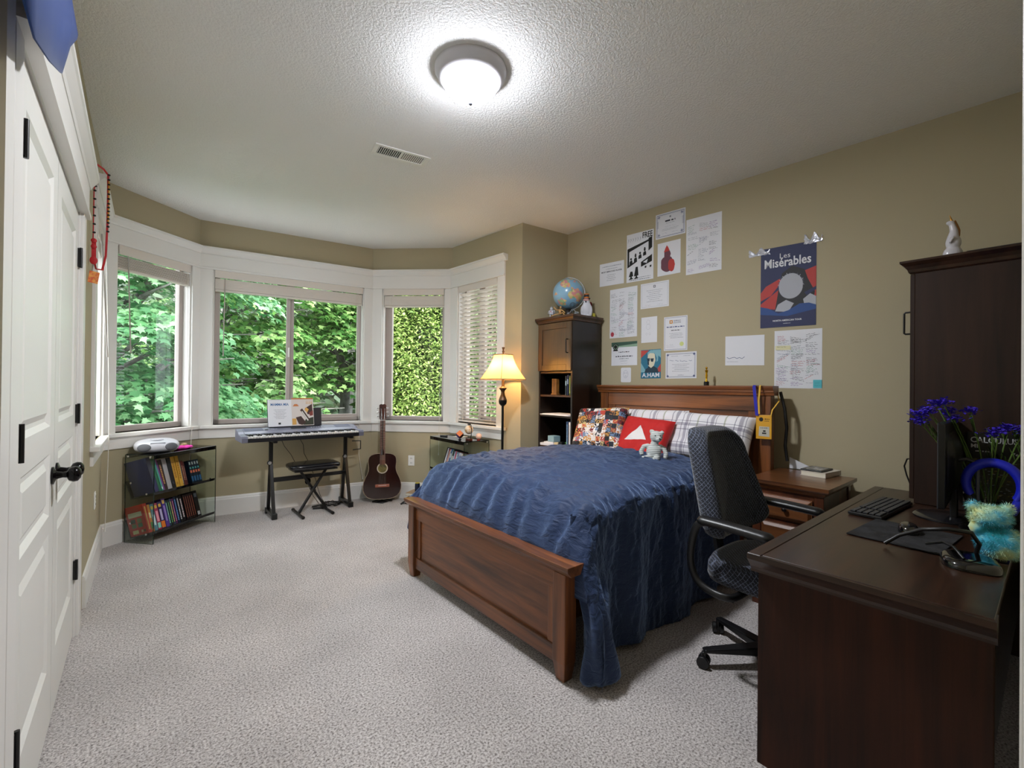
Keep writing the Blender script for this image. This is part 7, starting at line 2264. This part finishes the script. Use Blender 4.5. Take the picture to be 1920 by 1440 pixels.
# fur tufts over the body
r = random.Random(6); fz = MB()
for (c_, rd_) in (((.012, 0, .056), (.060, .046, .054)), ((-.012, -.005, .138), (.050, .040, .038)), ((-.052, -.005, .170), (.016, .014, .016)), ((.026, -.005, .170), (.017, .014, .017))):
    for k in range(1500 if rd_[0] > .03 else 260):
        v = Vector((r.gauss(0, 1), r.gauss(0, 1), r.gauss(0, 1))).normalized()
        p = Vector((c_[0] + rd_[0] * v.x, c_[1] + rd_[1] * v.y, c_[2] + rd_[2] * v.z)); 
        if p.z < .008: continue
        d_1 = (v + Vector((r.gauss(0, .35), r.gauss(0, .35), -.25 + r.gauss(0, .3)))).normalized() * r.uniform(.007, .013); e_ = v.cross(Vector((r.random(), r.random(), r.random()))).normalized() * .0011
        fz.add([p - e_, p + e_, p + d_1], [(0, 1, 2)])
fz.build('fur', M_tie, ft)

# glossy black dock with an arched cable in the near right of the desk
dkk = thing('charging_dock', 'glossy black rounded dock with an arched cable, in front of the fluffy toy', 'dock', (2.060, .175, DT), radians(12))
def dock(u, v):
    a = 2 * pi * u; ph = v * pi / 2; c, s = cos(a), sin(a)
    return (.085 * (abs(c) ** .7) * (1 if c > 0 else -1) * cos(ph) ** .4, .070 * (abs(s) ** .7) * (1 if s > 0 else -1) * cos(ph) ** .4, .030 * sin(ph) ** .7)
MB().grid(dock, 44, 14).build('shell', mat('piano_black', '#070708', .06, coat=.8), dkk, smooth=180)
MB().tube([(.07, -.02, .012), (.05, -.028, .06), (.02, -.005, .10), (-.01, .05, .108), (.03, .11, .085), (.06, .17, .045), (.05, .21, .010)], .0065, 10).build('arched_cable', M_plastic, dkk, smooth=60)
MB().tube([(-.05, .02, .03), (-.02, .04, .055), (.03, .06, .052), (.06, .10, .03)], .004, 8).build('lead', M_plastic, dkk, smooth=60)
o = MB().tube([(3.20, .36, DT + .16), (3.30, .50, DT + .175), (3.345, .545, DT + .165), (3.36, .56, DT + .12), (3.352, .548, DT + .07), (3.345, .530, DT + .02), (3.345, .520, DT - .08)], .004, 8); o.v = [(x + .06, y, z) for x, y, z in o.v]
o = o.build('thin_cord', M_black, smooth=60); tag(o, 'thin black cord arching from behind the tall cabinet down behind the desk', 'cord')

# on the hutch: white unicorn ornament and dark binder
uz = .7215 + 1.14 + .0625
un_ = thing('white_figurine', 'white rearing horse figurine with a golden mane on top of the tall cabinet', 'figurine', (3.105, .330, uz), radians(-70))
m = MB(); m.ell((0, 0, .035), (.038, .030, .040), 18, 12); m.ell((.002, 0, .090), (.030, .026, .040), 18, 12); m.tube([(.0, 0, .11), (.004, 0, .150), (-.004, 0, .185)], [.024, .016, .012], 12); m.ell((-.010, -.002, .190), (.018, .011, .012), 14, 10, M=None); m.tube([(.02, 0, .10), (-.01, -.03, .11), (-.018, -.03, .085)], [.010, .008, .006], 8); m.tube([(.0, .0, .02), (-.03, -.01, .012), (-.036, -.01, .004)], [.016, .012, .008], 8)
m.build('body', mat('glazed_white', '#cbc8ce', .25, coat=.5, bump=(30, .3, .004)), un_, remesh=.004)
MB().tube([(.006, .004, .200), (.014, .006, .175), (.022, .006, .150), (.024, .006, .120)], [.006, .008, .008, .004], 8).build('mane', mat('golden_tan', '#a8743c', .4), un_, smooth=60)
MB().tube([(-.004, 0, .198), (-.012, -.002, .228)], [.0055, .0012], 8).build('horn', mat('horn_gold', '#b8863a', .3, .6), un_, smooth=60)
o = MB().box(-.09, -.012, 0, .09, .012, .0); 
o = MB().box(0, 0, 0, .14, .22, .022).build('binder', mat('charcoal_binder', '#20262c', .5), M=T(3.04, .085, uz + .001) @ RX(radians(-0)), bevel=.003); o.matrix_world = T(3.02, .300, uz + .001) @ RX(radians(0)) @ Matrix(((1, 0, 0, 0), (0, -1, 0, 0), (0, 0, 1, 0), (0, 0, 0, 1))) if False else T(3.03, .055, uz + .0015)
tag(o, 'flat charcoal binder lying on top of the tall cabinet', 'binder')

# ================================================================== BY THE CLOSET
def lanyard():
    t = thing('beaded_lanyard', 'red and yellow beaded lanyard draped over the corner of the edge-on window crown', 'lanyard', (0, 0, 0))
    M_r = mat('lanyard_red', '#b81c24', .6); M_y = mat('lanyard_yellow', '#d8a02a', .6)
    xw = -.155
    pts = [(-.212, 3.58, 2.10), (-.212, 3.60, 2.40), (-.205, 3.68, 2.585), (-.180, 3.78, 2.600), (-.160, 3.81, 2.580), (-.160, 3.81, 2.40), (-.160, 3.79, 2.25), (-.164, 3.76, 2.06), (-.176, 3.70, 1.960), (-.200, 3.62, 1.945), (-.208, 3.58, 2.00)]
    sm = []
    for i in range(len(pts) - 1):
        for k in range(6): sm.append(tuple(Vector(pts[i]).lerp(Vector(pts[i + 1]), k / 6)))
    MB().tube(sm, .006, 6, flat=.5).build('strap', M_r, t, smooth=60)
    MB().tube([(-.156, 3.806, 2.54), (-.156, 3.812, 2.40), (-.156, 3.79, 2.28)], .004, 6).build('yellow_strap', M_y, t, smooth=60)
    r = random.Random(2)
    q0 = None
    for i in range(24):
        p = Vector(sm[24 + i]) if i < 14 else Vector(sm[(i - 14)])
        if q0 is None:
            q0 = MB().ell((0, 0, 0), (.008, .008, .006), 10, 6).build('bead', mat('bead_dark', '#1c1418', .3), t, smooth=180); o = q0
        else: o = q0.copy(); COL.objects.link(o)
        o.location = p + Vector((.004, -.004, 0))
    MB().box(-.010, -.004, -.085, .010, .004, .06).ell((0, -.004, .05), (.014, .006, .014), 14, 8).ell((0, -.004, .015), (.014, .006, .014), 14, 8).ell((0, -.004, -.065), (.018, .006, .024), 14, 8).build('red_medal', M_r, t, M=T(-.208, 3.575, 2.05), bevel=.002)
    return t
lanyard()
o = MB().box(-.022, -.002, -.034, .022, .002, .034).build('orange_tag', mat('orange_card', '#d4581e', .5, vary=(50, '#e8a040', .1)), M=T(-.206, 3.56, 1.885) @ RZ(radians(12)) @ RY(radians(8))); tag(o, 'small orange card hanging below the beaded lanyard', 'tag')
M_bc = mat('royal_blue_cloth', '#14408c', .8, sheen=.3)
m = MB()
ys = [1.10, 1.23, 1.42, 1.60, 1.76, 1.92]; zb_ = [1.93, 1.925, 1.985, 2.055, 2.215, 2.33]
pts = []
for y, z in zip(ys, zb_): pts.append([(-.158, y, z), (-.156, y, (z + 2.36) / 2), (-.160, y, 2.372), (-.168, y, 2.381), (-.205, y, 2.380), (-.226, y, 2.379)])
n = 6
m.v = [p for row_ in pts for p in row_]
for i in range(5):
    for j in range(n - 1):
        m.f.append([i * n + j, (i + 1) * n + j, (i + 1) * n + j + 1, i * n + j + 1]); m.m.append(0)
o = m.build('blue_cloth', M_bc, smooth=180, solid=.004)
tag(o, 'royal blue cloth hanging over the near end of the closet door crown', 'cloth')
